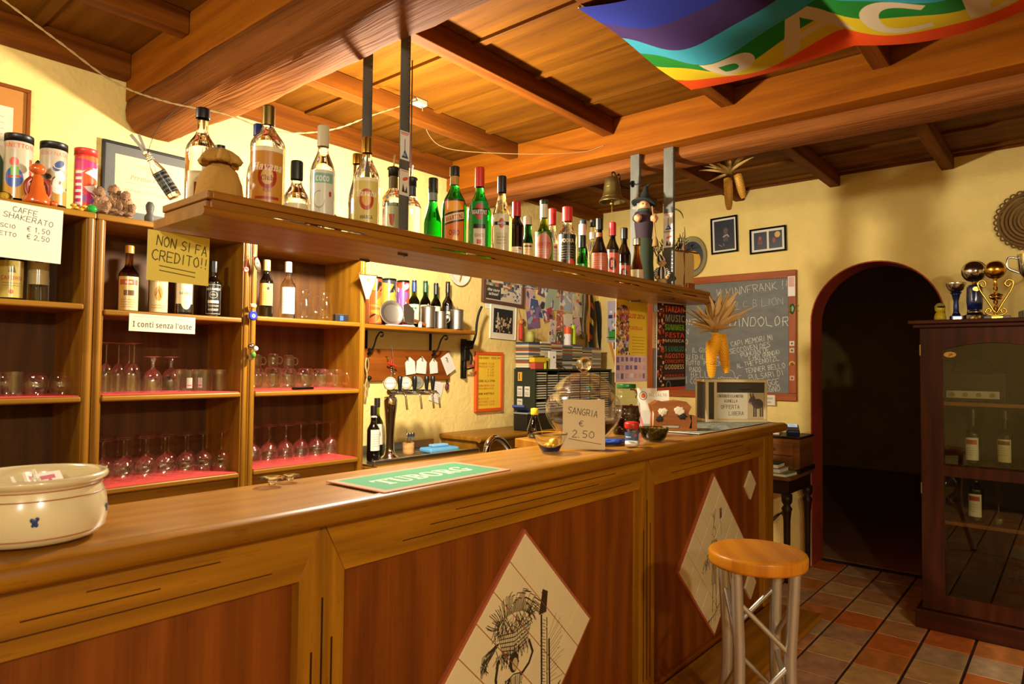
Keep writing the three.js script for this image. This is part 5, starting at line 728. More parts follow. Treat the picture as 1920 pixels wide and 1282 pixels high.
const note = cell(180, 280, (g, w, h) => { fill(g, '#b0742c', -2, -2, w + 4, h + 4); fill(g, '#d0c4a8', 0, 50, w - 34, h - 50); squiggles(g, 14, 80, 110, 6, 16, '#9a9080'); fill(g, '#b8ae96', 0, 190, w - 34, 90); });
framed('cork_board', 'tan cork notice board with a pinned white paper', 'board', .67, 2.27, .25, .44, .014, M.wallBoard, note, { z: ZB + .002 });
// tilted bottle hung by a wire from the beam end
{
  const t = thing('hanging_bottle', 'tilted empty bottle with a black label hung under the beam end', 'bottle', [1.0, 2.155, -2.6]), rot = [0, toCam(1, -2.6), .58];
  const q = lab('#1a1c1a', (g, w, h) => { g.strokeStyle = '#8a9490'; g.lineWidth = 2; for (let k = 0; k < 5; k++) g.strokeRect(8, 8 + k * 23, w - 16, 18); type(g, 'RIFLE', w / 2, 64, 22, '#5a6a6c', { bold: true }); });
  part(t, 'glass_body', lathe([[0, -.175], [.022, -.175], [.0245, -.168], [.0245, -.07], [.018, -.045], [.011, -.03], [.0105, 0], [.0125, .002], [.0125, .012], [0, .012]], 28), M.gClear, null, rot);
  part(t, 'label', arcLabel(.0252, .085, 3.4, q, 14).translate(0, -.115, 0), q.s.gloss, null, rot);
  part(t, 'wire_wrap', merge([0, 1, 2, 3].map((k) => new THREE.TorusGeometry(.0125, .0014, 6, 18).rotateX(Math.PI / 2 + .12 * (k % 2)).translate(0, -.022 + k * .008, 0))), M.pewter, null, rot);
  part(t, 'blade', merge([tr(new THREE.BoxGeometry(.012, .07, .002), -.006, .05, 0, 0, 0, .12), tr(new THREE.BoxGeometry(.01, .06, .002), .008, .045, 0, 0, 0, -.2)]), M.pewter, null, rot);
  part(t, 'wire', tube([[0, .005, 0], [.03, .1, 0], [.1, .2, 0], [.19, .285, 0]], .0012, 16, 5), M.iron);
}

// ================================================================ BACK WALL BEYOND THE UNITS
const YB = .85;                       // steel worktop level
{ // steel drainer with a raised rim
  const t = thing('steel_drainer', 'stainless steel drip counter with a raised front edge', 'drainer', [0, 0, 0]);
  part(t, 'tray', merge([boxAt(2.245, 3.05, YB, YB + .012, ZB + .02, -2.84, 'x', .002), boxAt(2.245, 3.05, YB, YB + .035, -2.85, -2.825, 'x', .004), boxAt(2.245, 3.05, YB + .012, YB + .06, ZB + .004, ZB + .02, 'x', .003)]), M.steel);
  for (let i = 0; i < 12; i++) part(t, 'rib', boxAt(2.5 + i * .04, 2.508 + i * .04, YB + .012, YB + .015, -3.15, -2.9, 'z', .001), M.steel);
}
{ // tap tower with four handles
  const t = thing('beer_tower', 'chrome beer tower with four black-handled taps', 'beer tap', [2.49, YB + .012, -3.0]);
  part(t, 'column', lathe([[0, 0], [.052, 0], [.05, .008], [.034, .02], [.026, .05], [.024, .12], [.03, .22], [.038, .29], [.04, .325], [.034, .345], [0, .35]], 32), M.chrome);
  part(t, 'crossbar', bar2([-.03, .375, .02], [.31, .365, .02], .017, 18), M.chrome); part(t, 'collar', bar2([0, .33, 0], [.005, .375, .018], .018, 14), M.chrome);
  [.03, .14, .235, .285].forEach((x) => { const tp = part(t, 'tap', merge([bar2([x, .372, .02], [x, .37, .075], .009, 12), tube([[x, .37, .072], [x + .002, .355, .092], [x + .004, .32, .098], [x + .008, .275, .102]], .0062, 16, 10)]), M.chrome); part(tp, 'tap_handle', lathe([[0, .37], [.008, .372], [.011, .4], [.0145, .44], [.0135, .462], [0, .468]], 16).translate(x, 0, .045), M.black); });
  const md = [['#e0d6c0', 'MENABREA'], ['#d9cfb4', 'BIRRA'], ['#6a6a66', 'SCURA']];
  [-.03, .085, .175].forEach((x, i) => { const c = cell(80, 80, (g, w, h) => { fill(g, md[i][0], -2, -2, w + 4, h + 4); g.strokeStyle = '#8a7a50'; g.lineWidth = 5; g.beginPath(); g.arc(40, 40, 34, 0, 7); g.stroke(); type(g, md[i][1], 40, 40, 13, '#4a4030', { bold: true }); }); const m = part(t, 'medallion', cyl(.04, .04, .01, 30).rotateX(Math.PI / 2), M.chrome, [x, .425, .03], [0, -.35, 0]); part(m, 'face', remap(new THREE.CircleGeometry(.035, 30), c).translate(0, 0, .0056), c.s.gloss); });
}
{ // wall shelf on scrolled iron brackets
  const t = thing('wall_shelf', 'small wooden wall shelf on black scrolled iron brackets', 'shelf', [0, 0, 0]);
  part(t, 'board', boxAt(2.24, 3.25, 1.594, 1.62, ZB + .002, -3.05, 'x', .008), M.shelf);
  for (const x of [2.50, 3.02]) { const b = part(t, 'bracket', merge([boxAt(x - .007, x + .007, 1.44, 1.594, ZB + .002, ZB + .012, 'y', 0), tube([[x, 1.46, ZB + .01], [x, 1.452, ZB + .04], [x, 1.47, ZB + .055], [x, 1.485, ZB + .04], [x, 1.476, ZB + .032]], .005, 20, 8), tube([[x, 1.46, ZB + .03], [x, 1.49, ZB + .075], [x, 1.55, ZB + .105], [x, 1.58, ZB + .14], [x, 1.57, ZB + .165], [x, 1.553, ZB + .155], [x, 1.558, ZB + .142]], .005, 28, 8)]), M.iron); }
}
{ // on the wall shelf
  const yS = 1.62, put1 = (n, lb, cat, x, z, f, grp) => { const t = thing(n, lb, cat, [x, yS, z], toCam(x, z), grp); f(t); return t; };
  put1('brown_jar', 'tall dusky ribbed glass bottle at the end of the wall shelf', 'bottle', 2.415, -3.16, (t) => part(t, 'glass_body', lathe([[0, .001], [.03, .001], [.033, .03], [.029, .06], [.034, .1], [.03, .14], [.034, .19], [.03, .24], [.022, .28], [.012, .3], [.012, .34], [0, .342]], 28), M.gPink));
  const tinC = [['#c84a24', '#2a1c14', '#e0882c'], ['#3a4450', '#22282e', '#c89a3c'], ['#c82a3c', '#d8542c', '#8a5aa8']];
  [[2.525, -3.19, .037, .29, 'orange and black printed tin on the wall shelf'], [2.625, -3.195, .046, .29, 'dark blue-grey printed tin on the wall shelf'], [2.735, -3.19, .038, .29, 'red and purple printed tin on the wall shelf']].forEach(([x, z, r, h, lb], i) => put1('gift_tin', lb, 'tin', x, z, (t) => {
    const c = cell(140, 160, (g, w, hh) => { fill(g, tinC[i][0], -2, -2, w + 4, hh + 4); const R = mulberry(40 + i); for (let k = 0; k < 26; k++) { g.fillStyle = k % 3 ? tinC[i][1 + (k % 2)] : ['#e05a28', '#c8a040', '#e8e0d8'][i]; g.beginPath(); g.moveTo(R() * w, R() * hh); g.lineTo(R() * w, R() * hh); g.lineTo(R() * w, R() * hh); g.fill(); } });
    part(t, 'printed_wall', remap(new THREE.CylinderGeometry(r, r, h - .02, 28, 1, true, Math.PI), c).translate(0, h / 2, 0), c.s.gloss); part(t, 'base', lathe([[0, 0], [r, 0], [r + .001, .012], [0, .012]], 28), M.black); part(t, 'lid', lathe([[0, h - .012], [r + .001, h - .012], [r + .001, h], [0, h]], 28), M.black); }, 'tins on the wall shelf'));
  const wl = [lab('#d8d4b8', (g, w, h) => { fill(g, '#3c7a3a', 10, 20, 60, 14); squiggles(g, 12, 50, 66, 5, 13, '#5a7a5a'); }), lab('#cfc8a8', (g, w, h) => squiggles(g, 12, 30, 66, 6, 14, '#7a7058')), lab('#d8d0b4', (g, w, h) => { g.strokeStyle = '#7a6a44'; g.lineWidth = 3; g.beginPath(); g.arc(48, 60, 26, 0, 7); g.stroke(); }), lab('#1c1a16', (g, w, h) => { fill(g, '#d8d0b4', 10, 36, 76, 46); })];
  [[2.83, -3.195, .3, .035, 0x2a4a8a, M.gOlive, 'wine bottle with a blue capsule on the wall shelf'], [2.925, -3.195, .305, .034, 0x2a5a3a, M.gDarkGreen, 'wine bottle with a green capsule on the wall shelf'], [3.018, -3.195, .3, .033, 0x20242c, M.gDarkGreen, 'wine bottle with a dark capsule between two steel jugs'], [3.125, -3.195, .32, .036, 0x17150f, M.gWine, 'black wine bottle with a white label by the corkscrew']].forEach(([x, z, h, r, c, g, lb], i) => bottle({ name: 'wine_bottle', x, z, h, r, y: yS, g, s0: .54, s1: .72, cap: [c, .07, .0155], lab: [wl[i], .1, .5, 2.2], label: lb, group: 'wine bottles on the wall shelf' }));
  const jug = (x, z, r, h, lb, handle, lid) => put1('steel_jug', lb, 'jug', x, z, (t) => { t.rotation.y = 0; part(t, 'body', lathe([[0, 0], [r, 0], [r + .001, .004], [r, h * .5], [r, h - .01], [r + .002, h - .006], [r + .002, h], [r - .002, h], [r - .003, .004], [0, .003]], 30), M.pewter); if (lid) { const l = part(t, 'lid', lathe([[0, h + .012], [.004, h + .012], [r * .8, h + .006], [r + .002, h + .001], [r + .002, h], [0, h]], 30), M.pewter); part(l, 'lid_knob', sph(.007, 12, 8).translate(0, h + .016, 0), M.pewter); } if (handle) part(t, 'handle', tube([[r - .001, h * .8, .0], [r + .025, h * .85, .01], [r + .03, h * .5, .012], [r, h * .3, .002]], .005, 18, 8), M.pewter); }, 'steel jugs on the wall shelf');
  jug(2.855, -3.09, .044, .13, 'lidded steel canister in front of the wine bottles', 0, 1); jug(2.96, -3.09, .038, .11, 'plain steel cup with a side handle on the wall shelf', 1, 0); jug(3.105, -3.09, .044, .128, 'lidded steel jug at the end of the wall shelf', 0, 1);
  const p = thing('pewter_plate', 'pewter plate leaning against the tins on the wall shelf', 'plate', [2.60, yS + .0, -3.125], [-.16, -.25, 0]); part(p, 'dish', lathe([[0, .004], [.05, .004], [.056, .012], [.076, .016], [.078, .013], [.058, .008], [.052, 0], [0, 0]], 36).rotateX(Math.PI / 2).translate(0, .078, 0), M.pewter);
  const k = thing('meat_cleaver', 'cleaver with a wooden handle leaning on the wall shelf', 'cleaver', [2.70, yS, -3.095], [-.1, -.2, 0]); part(k, 'blade', extrude([[-.03, .02], [.035, .0], [.045, .09], [.0, .135], [-.03, .12]], .003, .0008).translate(0, .01, 0), M.steel); part(k, 'handle', grain(tube([[.03, .04, .002], [.075, .03, .004], [.115, .012, .006]], .0105, 14, 10), 'x'), M.desk);
  const n = thing('clear_tray', 'flat clear plastic packet of papers on the wall shelf edge', 'packet', [2.62, yS, -3.075]); part(n, 'packet', box(.2, .006, .035, 'x', .002).translate(0, .003, 0), std(0xd8dcd4, .3)); part(n, 'card', box(.07, .003, .03, 'x', .001).translate(.06, .0076, 0), M.white);
  const sk = thing('salt_cellar', 'tiny white salt cellar before the steel canister', 'shaker', [2.775, yS, -3.075]); part(sk, 'body', lathe([[0, 0], [.012, 0], [.011, .03], [.006, .036], [0, .036]], 16), M.white);
}
{ // wooden hook board
  const t = thing('hook_board', 'wooden board with hooks and keys above the taps', 'board', [0, 0, 0]);
  part(t, 'board', boxAt(2.44, 3.19, 1.29, 1.485, ZB + .002, ZB + .02, 'x', .003), M.wallBoard);
  for (const x of [2.5, 2.64, 2.8, 2.92, 3.02, 3.14]) part(t, 'hook', tube([[x, 1.44, ZB + .02], [x, 1.437, ZB + .04], [x, 1.425, ZB + .046], [x, 1.422, ZB + .034]], .0022, 10, 6), M.brass);
  const note = cell(90, 120, (g, w, h) => { fill(g, '#ddd6cc', -2, -2, w + 4, h + 4); squiggles(g, 14, 20, 62, 7, 13, '#b0a8a0'); });
  const slipM = std(0xdcd4c8, .75);
  [[2.83, 1.385, .08, .11, .12], [2.925, 1.39, .085, .11, -.08], [3.03, 1.385, .07, .1, .1]].forEach(([x, y, w, h, r]) => { const pts = [[-w / 2, -h / 2], [w / 2, -h / 2], [w / 2, h * .2], [0, h * .5], [-w / 2, h * .2]]; solo('paper_slip', extrude(pts, .0014).translate(0, 0, 0), slipM, 'white pointed paper slip hung on the hook board', 'paper', [x, y, ZB + .028], [0, 0, r], 'paper slips on the hook board'); });
  solo('note_card', sheetGeo(.09, .13, note), note.s.mat, 'white card pinned askew at the corner of the hook board', 'card', [3.165, 1.4, ZB + .026], [0, 0, .5]);
  solo('torn_note', sheetGeo(.1, .14, note), note.s.mat, 'white note hanging loose below the hook board', 'note', [3.08, 1.215, ZB + .006], [0, 0, -.3]);
  const k = thing('can_opener', 'steel corkscrew with red handles hung on the hook board', 'corkscrew', [2.66, 1.40, ZB + .05]); part(k, 'spiral', tube([...Array(22)].map((_, i) => [Math.cos(i * 1.1) * .006, -.02 - i * .004, Math.sin(i * 1.1) * .006]), .0016, 80, 5), M.steel); part(k, 'lever', merge([bar2([0, 0, 0], [0, .02, 0], .006, 10), bar2([-.03, .0, 0], [.04, -.02, 0], .006, 10)]), std(0xc02a1c, .4)); part(k, 'key_ring', new THREE.TorusGeometry(.012, .0018, 6, 18).translate(.015, -.06, 0), M.steel); part(k, 'wire', bar2([.02, -.05, 0], [.005, .14, -.01], .0016, 5), M.steel);
  const tg = thing('wooden_tongs', 'pair of pale wooden tongs hung beside the unit', 'tongs', [2.48, 1.33, ZB + .045]); part(tg, 'arm', tube([[-.006, .1, 0], [-.012, .05, 0], [.002, 0, 0], [-.008, -.06, 0], [-.006, -.13, 0]], .0042, 24, 6), wood([216, 180, 120], [180, 140, 84], 93, .6)); part(tg, 'arm', tube([[.006, .1, 0], [.012, .05, 0], [-.002, 0, 0], [.008, -.06, 0], [.004, -.13, 0]], .0042, 24, 6), M.rope); part(tg, 'bolt', sph(.014, 12, 8).translate(.016, -.02, .004), M.iron);
  const key = thing('key_bunch', 'bunch of keys with a dark red fob below the board', 'keys', [3.165, 1.245, ZB + .018]); part(key, 'fob', lump(.018, .15, 3, 2, 18, 12, .8, 1.4, .5), std(0x6a2a34, .5)); part(key, 'key', merge([bar2([0, .0, .004], [-.006, .05, .004], .003, 6), new THREE.TorusGeometry(.01, .002, 6, 16).translate(0, .03, .004)]), M.iron);
}
{ // lever cork puller screwed to the wall
  const t = thing('cork_puller', 'black cast iron lever cork puller mounted on the wall', 'cork puller', [3.33, 1.55, ZB + .003], -.2);
  part(t, 'mount', boxAt(-.022, .022, -.25, .02, 0, .014, 'y', .003), M.iron); part(t, 'housing', merge([new RoundedBoxGeometry(.075, .06, .06, 2, .012).translate(0, -.02, .05), new RoundedBoxGeometry(.05, .1, .045, 2, .01).translate(-.005, -.08, .04)]), M.iron);
  part(t, 'lever', tube([[.03, -.02, .07], [.045, .05, .085], [.05, .13, .09], [.06, .2, .1], [.08, .245, .105]], .0085, 26, 10), M.iron); part(t, 'clamp', merge([tube([[.015, -.06, .05], [.035, -.1, .055], [.03, -.16, .05]], .007, 14, 8), tube([[-.012, -.12, .04], [-.018, -.18, .045], [-.012, -.24, .04]], .0085, 14, 8), bar2([-.015, -.19, .05], [.05, -.175, .06], .006, 10)]), M.iron); part(t, 'red_knob', bar2([.0, -.165, .06], [.045, -.16, .068], .0065, 10), std(0xb0302c, .5));
}
// orange framed menu, photo, collage frame, tassel
const menu = cell(200, 400, (g, w, h) => {
  fill(g, '#e8bc2e', -2, -2, w + 4, h + 4); hand(g, 'VINO BIANCO & ROSSO SPINA', 12, 16, 15, '#5a3c14', 2, { wide: .68 }); const R = mulberry(2); ['SPUMANTE  € 2,00', 'PROSECCO  € 2,50', '€  1,80', '€  3,00', '€  8,00'].forEach((s, i) => hand(g, s, i < 2 ? 12 : 90, 60 + i * 22, 13, '#a8521c', 1.8, { wide: .8 }));
  hand(g, 'BIRRE ALLA SPINA', 14, 188, 15, '#4a3414', 2, { wide: .72 }); ['BIONDA MEDIA € 4,00', 'ROSSA MEDIA € 4,50'].forEach((s, i) => hand(g, s, 12, 224 + i * 22, 13, '#b84a24', 1.8, { wide: .7 })); hand(g, 'BIRRE IN BOTTIGLIA', 14, 284, 14, '#4a3414', 2, { wide: .68 }); ['WEISS € 4,00', 'ARTIGIANALE € 5,00', 'SENZA GLUT. € 4,50'].forEach((s, i) => hand(g, s, 12, 322 + i * 22, 13, '#b8602c', 1.8, { wide: .74 })); });
framed('menu_frame', 'orange framed yellow handwritten drinks menu', 'menu', 3.588, 1.275, .29, .425, .022, std(0xd8581c, .45), menu, { d: .022 });
const foto = cell(220, 220, (g, w, h) => { fill(g, '#e6dcc4', -2, -2, w + 4, h + 4); fill(g, '#14141e', 24, 20, w - 48, h - 56); const R = mulberry(6); for (let i = 0; i < 70; i++) { g.fillStyle = ['#c8a878', '#e0d0b0', '#8a6a48', '#c89a5a', '#3a3a4a'][R() * 5 | 0]; g.fillRect(40 + R() * 130, 70 + R() * 100 * (R() < .5 ? 1 : .7), 3 + R() * 12, 4 + R() * 20); } fill(g, '#c8b898', 56, 46, 10, 100); });
framed('concert_photo', 'square white-bordered photo of a dark concert stage', 'photo', 3.745, 1.708, .29, .25, .006, M.white, foto, { gloss: 1, d: .012, rot: [0, 0, -.03] });
const coll = cell(300, 220, (g, w, h) => { fill(g, '#cfc2a6', -2, -2, w + 4, h + 4); const R = mulberry(12); for (let i = 0; i < 60; i++) { g.fillStyle = ['#2a2a30', '#8a8478', '#5a5a64', '#c8b8a0', '#a85a44', '#3c4a7a'][R() * 6 | 0]; g.fillRect(R() * w, R() * h * .8, 10 + R() * 30, 10 + R() * 34); } fill(g, '#22262a', 10, h - 92, 118, 84); type(g, 'the cure', 68, h - 66, 24, '#e8e4d8', { bold: true, italic: true }); type(g, 'school', 68, h - 40, 24, '#e8e4d8', { bold: true, italic: true }); for (let k = 0; k < 40; k++) { g.fillStyle = k % 2 ? '#2a3a7a' : '#d8d8e0'; g.fillRect(w - 70 + R() * 60, h - 110 + R() * 100, 8, 8); } });
framed('collage_frame', 'brown framed music collage above the concert photo', 'picture', 3.74, 1.985, .46, .3, .024, std(0x5a3a30, .5), coll, { gloss: 1, d: .024, rot: [0, 0, -.03] });
{ const t = thing('red_tassel', 'red tassel ornament with a wooden bead beside the photo', 'ornament', [3.935, 1.72, ZB + .02]); part(t, 'bead', lump(.02, .1, 3, 1), std(0xc07a34, .5)); part(t, 'tassel', lathe([[0, -.02], [.012, -.02], [.0155, -.06], [.016, -.13], [0, -.13]], 16), std(0xc83a28, .8)); part(t, 'blue_bead', sph(.018, 12, 8).scale(1, 1.2, .4).translate(.028, .005, 0), std(0x4a4a8a, .4)); part(t, 'cord', bar2([0, .015, 0], [-.006, .1, -.014], .0015, 5), std(0xb0302c, .7)); }
{ const t = thing('white_card', 'small blank white card pinned left of the concert photo', 'card', [3.59, 1.835, ZB + .003]); part(t, 'card', new RoundedBoxGeometry(.07, .07, .002, 1, .0008), M.white); part(t, 'pin', sph(.004, 8, 6).translate(0, .028, .003), std(0xb03024, .4)); }
{ const t = thing('wall_plate', 'round white decorative plate high on the back wall', 'plate', [3.27, 2.04, ZB + .003]); part(t, 'plate_dish', lathe([[0, .012], [.07, .012], [.078, .018], [.105, .024], [.108, .021], [.08, .012], [.07, .002], [0, .002]], 40).rotateX(Math.PI / 2), phys(0xe8e0cc, { roughness: .2, clearcoat: .6 })); part(t, 'hanger', tube([[0, .1, .01], [.004, .0, .03], [0, -.1, .012]], .004, 12, 6), M.brass); }
// wine bottles beside the tower, cup with utensils, cloth, faucet
{
  const wA = lab('#ded9c6', (g, w, h) => squiggles(g, 16, 30, 60, 6, 14, '#6a6a5a')), wB = lab('#e4dfcc', (g, w, h) => { fill(g, '#8a8a70', 36, 50, 20, 24); });
  const yD = YB + .012;
  bottle({ name: 'wine_bottle', x: 2.345, z: -2.965, h: .30, r: .035, y: yD, g: M.gWine, s0: .55, s1: .74, cap: [0x1a1014, .05], foil: [0xd8d2c8, .8, .86], lab: [wA, .2, .58, 2], label: 'dark wine bottle with a white collar beside the beer tower', turn: .6 });
  bottle({ name: 'wine_bottle', x: 2.50, z: -3.13, h: .33, r: .037, y: yD, g: M.gOlive, s0: .55, s1: .74, cap: [0x241c1c, .05], lab: [wB, .2, .56, 1.8], label: 'yellow-green wine bottle behind the dark one by the tower', turn: .5 });
  const c = thing('utensil_cup', 'wooden cup holding a whisk and bar spoons', 'cup', [2.665, yD, -3.04]); part(c, 'cup', lathe([[0, 0], [.03, 0], [.033, .01], [.035, .07], [.033, .07], [.03, .006], [0, .005]], 24), wood([216, 170, 110], [176, 124, 68], 95, .55)); for (let k = 0; k < 3; k++) part(c, 'spoon', merge([bar2([.006 * k - .006, .02, 0], [.02 * k - .01, .1, .006], .0022, 6), sph(.014, 12, 8).scale(1, 1.3, .4).translate(.02 * k - .008, .112, .006)]), M.steel); part(c, 'pick', bar2([-.01, .02, 0], [-.014, .15, 0], .0014, 5), M.steel);
  const d = thing('dish_cloth', 'folded light blue dish cloth on the steel counter', 'cloth', [2.86, yD, -2.98], -.1); part(d, 'cloth', (() => { const g = new RoundedBoxGeometry(.22, .028, .12, 4, .012); const p = g.attributes.position; for (let i = 0; i < p.count; i++) p.setY(i, p.getY(i) + .004 * Math.sin(p.getX(i) * 40) * Math.cos(p.getZ(i) * 30)); g.computeVertexNormals(); return g.translate(0, .018, 0); })(), std(0x5a9ac8, .9)); part(d, 'fold', new RoundedBoxGeometry(.12, .016, .05, 2, .006).translate(.01, .04, -.02), std(0x7ab0d4, .9));
  const s = thing('green_sponge', 'flat green scouring pad beside the blue cloth', 'sponge', [2.97, yD, -2.885], -.2); part(s, 'pad', new RoundedBoxGeometry(.09, .014, .05, 2, .005).translate(0, .007, 0), std(0x1f7a5a, .95));
  const f = thing('sink_faucet', 'curved chrome faucet arching over the bar sink', 'faucet', [2.60, 0, -2.36]);
  part(f, 'spout', tube([[0, .79, 0], [0, .93, 0], [.015, .985, .0], [.06, 1.012, 0], [.12, .995, 0], [.17, .955, 0], [.2, .91, 0]], .0165, 40, 14), M.chrome); part(f, 'base', lathe([[0, .0], [.03, 0], [.03, .02], [.022, .03], [0, .03]], 24).translate(0, .765, 0), M.chrome); part(f, 'lever', tube([[.0, .86, .018], [.0, .87, .05], [.0, .9, .08]], .007, 12, 8), M.chrome);
  const b = thing('bar_sink', 'under-counter sink cabinet with a steel top behind the bar', 'sink', [0, 0, 0]); part(b, 'steel_top', boxAt(1.8, 3.05, .74, .765, -2.52, -1.96, 'x', .004), M.steel); part(b, 'cabinet', boxAt(1.82, 3.03, .02, .74, -2.5, -1.97, 'x', .003), M.unit);
}
// ================================================================ DISC RACK AND CLUTTER ABOVE IT
{
  const yR = .94, x0 = 3.87, x1 = 4.93, z0 = -3.238, z1 = -3.04;
  const t = thing('disc_rack', 'dark green rack filled with music discs', 'disc rack', [0, 0, 0]); const gm = std(0x1f2a1a, .55);
  part(t, 'side', boxAt(x0, x0 + .02, yR, 1.355, z0, z1, 'y', .002), gm); part(t, 'side', boxAt(x1 - .02, x1, yR, 1.355, z0, z1, 'y', .002), gm); part(t, 'top', boxAt(x0, x1, 1.355, 1.367, z0, z1 + .002, 'x', .002), gm); part(t, 'back', boxAt(x0 + .02, x1 - .02, yR, 1.355, z0, z0 + .01, 'x', 0), gm); part(t, 'bottom', boxAt(x0 + .02, x1 - .02, yR, yR + .02, z0 + .01, z1, 'x', .002), gm);
  const st = [cell(50, 80, (g, w, h) => { fill(g, '#d8d4c4', -2, -2, w + 4, h + 4); type(g, 'FNS', 25, 22, 20, '#1c1c18', { bold: true }); squiggles(g, 6, 44, 38, 4, 8, '#2a2a24', 2); }), cell(50, 60, (g, w, h) => { fill(g, '#d8a23c', -2, -2, w + 4, h + 4); fill(g, '#8a5a14', 10, 8, 16, 44); })];
  for (const [z, y, w, h, k] of [[-3.18, 1.2, .05, .075, 0], [-3.11, 1.2, .05, .075, 0], [-3.18, 1.11, .05, .07, 0], [-3.18, 1.31, .04, .065, 1]]) part(t, 'sticker', sheetGeo(w, h, st[k], .0006), st[k].s.mat, [x0 - .0006, y, z], -Math.PI / 2);
  const cw = (x1 - .02 - (x0 + .02)) / 7; for (let i = 1; i < 7; i++) part(t, 'divider', boxAt(x0 + .02 + cw * i - .003, x0 + .02 + cw * i + .003, yR + .02, 1.355, z0 + .01, z1 - .01, 'y', 0), gm);
  const cdG = new THREE.BoxGeometry(cw - .012, .0095, .142), cdG2 = new THREE.BoxGeometry(.139, .0098, .125), R = mulberry(77);
  const cdM = [0xd9d2b8, 0xc9c0a2, 0xb8b090, 0x8a8468, 0xd8c890, 0x6a5a4a, 0xa84a34, 0x4a5a7a, 0x2a2a2c, 0xcfc6a8, 0xb09a70, 0x7a8a8a].map((c) => std(c, .35));
  let n = 0; const cd = (g, x, y, z, lb, grp, m, ry = 0) => { const o = solo('music_disc', g, m, lb, 'disc case', [x, y, z], ry, grp); n++; return o; };
  for (let i = 0; i < 7; i++) for (let k = 0; k < 21; k++) { if (R() < .04) continue; cd(cdG, x0 + .02 + cw * (i + .5), yR + .0258 + k * .0185, z1 - .085, 'disc case slotted in the dark green rack', 'discs in the rack', cdM[R() < .72 ? [0, 1, 9][R() * 3 | 0] : R() * 12 | 0]); }
  // loose piles on top of the rack
  for (let i = 0; i < 7; i++) { const X = 3.95 + i * .1415, N = 20 - (i > 4 ? 2 : 0) - (i % 2); for (let k = 0; k < N; k++) cd(cdG2, X + .002 * (R() - .5), 1.3672 + .005 + k * .01, -3.168 - .004 * R(), 'disc case in the loose piles on top of the rack', 'piled discs on the rack', i === 3 && k === 15 ? std(0xd88a24, .4) : cdM[R() * 12 | 0], 0); }
  const yb = thing('yellow_box', 'yellow and red boxes stacked at the rack corner', 'boxes', [3.93, 1.367, -3.07]); part(yb, 'red_box', new RoundedBoxGeometry(.1, .05, .045, 1, .002).translate(0, .025, 0), std(0xb84a34, .6)); part(yb, 'yellow_lid', new RoundedBoxGeometry(.14, .035, .05, 1, .002).translate(.01, .0675, 0), std(0xd8b41c, .5)); part(yb, 'tube', merge([bar2([-.04, .09, 0], [.09, .095, 0], .006, 8)]), M.brass);
  const mk = thing('marker_box', 'neon yellow and black marker box on the rack', 'box', [4.03, 1.367, -3.065]); part(mk, 'box_body', new RoundedBoxGeometry(.05, .085, .03, 1, .002).translate(0, .0425, 0), std(0xd8d41c, .5)); part(mk, 'band', new RoundedBoxGeometry(.02, .06, .0305, 1, .001).translate(.004, .032, .001), M.black);
  const wc = cell(64, 120, (g, w, h) => { fill(g, '#e6e2d4', -2, -2, w + 4, h + 4); g.fillStyle = '#2a5aa8'; g.beginPath(); g.arc(44, 40, 8, 0, 7); g.fill(); }); const wb = thing('white_carton', 'white carton with a blue dot on the rack', 'carton', [4.11, 1.367, -3.062], -.2); part(wb, 'carton', box(.075, .135, .01, 'y', .002).translate(0, .0675, 0), M.white); part(wb, 'print', sheetGeo(.072, .13, wc, .0006).translate(0, .0675, .0054), wc.s.mat); part(wb, 'foot', box(.075, .006, .03, 'x', .001).translate(0, .003, .004), M.white);
  const pen = thing('dark_pen', 'dark pen leaning across the rack top', 'pen', [4.2, 1.372, -3.05]); part(pen, 'barrel', bar2([-.06, .045, 0], [.06, -.002, .0], .004, 10), std(0x3a2418, .4)); part(pen, 'tip', bar2([.06, -.002, 0], [.07, -.004, 0], .002, 8), M.steel);
  const yD2 = 1.3672 + .205; const gd = thing('glass_dome', 'glass bottle dome with a yellowish label on the disc piles', 'jar', [3.97, 1.3672 + .2005, -3.165]); part(gd, 'dome', lathe([[.045, .0005], [.046, .06], [.04, .1], [.025, .12], [0, .125]], 24), M.pane); part(gd, 'core', lathe([[0, 0], [.03, 0], [.03, .05], [.02, .08], [0, .085]], 20), std(0xc9c06a, .5));
  const bp = thing('blue_pen', 'blue and white marker lying on the disc piles', 'marker', [4.14, 1.3672 + .2, -3.13]); part(bp, 'barrel', bar2([-.09, 0, 0], [.05, 0, 0], .008, 10), M.white); part(bp, 'pen_cap', bar2([.03, 0, 0], [.09, 0, 0], .0095, 10), std(0x2a5ac0, .4));
  const gs = thing('glue_stick', 'white glue stick with an orange cap on the disc piles', 'glue stick', [4.42, 1.3672 + .1905, -3.14], -.5); const gl = cell(60, 60, (g, w, h) => { fill(g, '#e8e4dc', -2, -2, w + 4, h + 4); type(g, 'UHU', 30, 20, 18, '#2a2a2a', { bold: true }); g.fillStyle = '#3a7ac0'; g.beginPath(); g.arc(30, 44, 9, 0, 7); g.fill(); }); part(gs, 'barrel', remap(cyl(.03, .03, .09, 20).translate(0, .045, 0), gl), gl.s.mat); part(gs, 'cap', cyl(.031, .031, .055, 20).translate(0, .1175, 0), std(0xe05a1c, .45));
  const hl = thing('highlighter', 'neon yellow highlighter standing by the glue stick', 'marker', [4.5, 1.3672 + .2, -3.14]); part(hl, 'barrel', cyl(.017, .02, .12, 14).translate(0, .06, 0), phys(0xcff01c, { roughness: .4 })); part(hl, 'pen_cap', cyl(.018, .018, .035, 14).translate(0, .1375, 0), phys(0xb8e010, { roughness: .4 }));
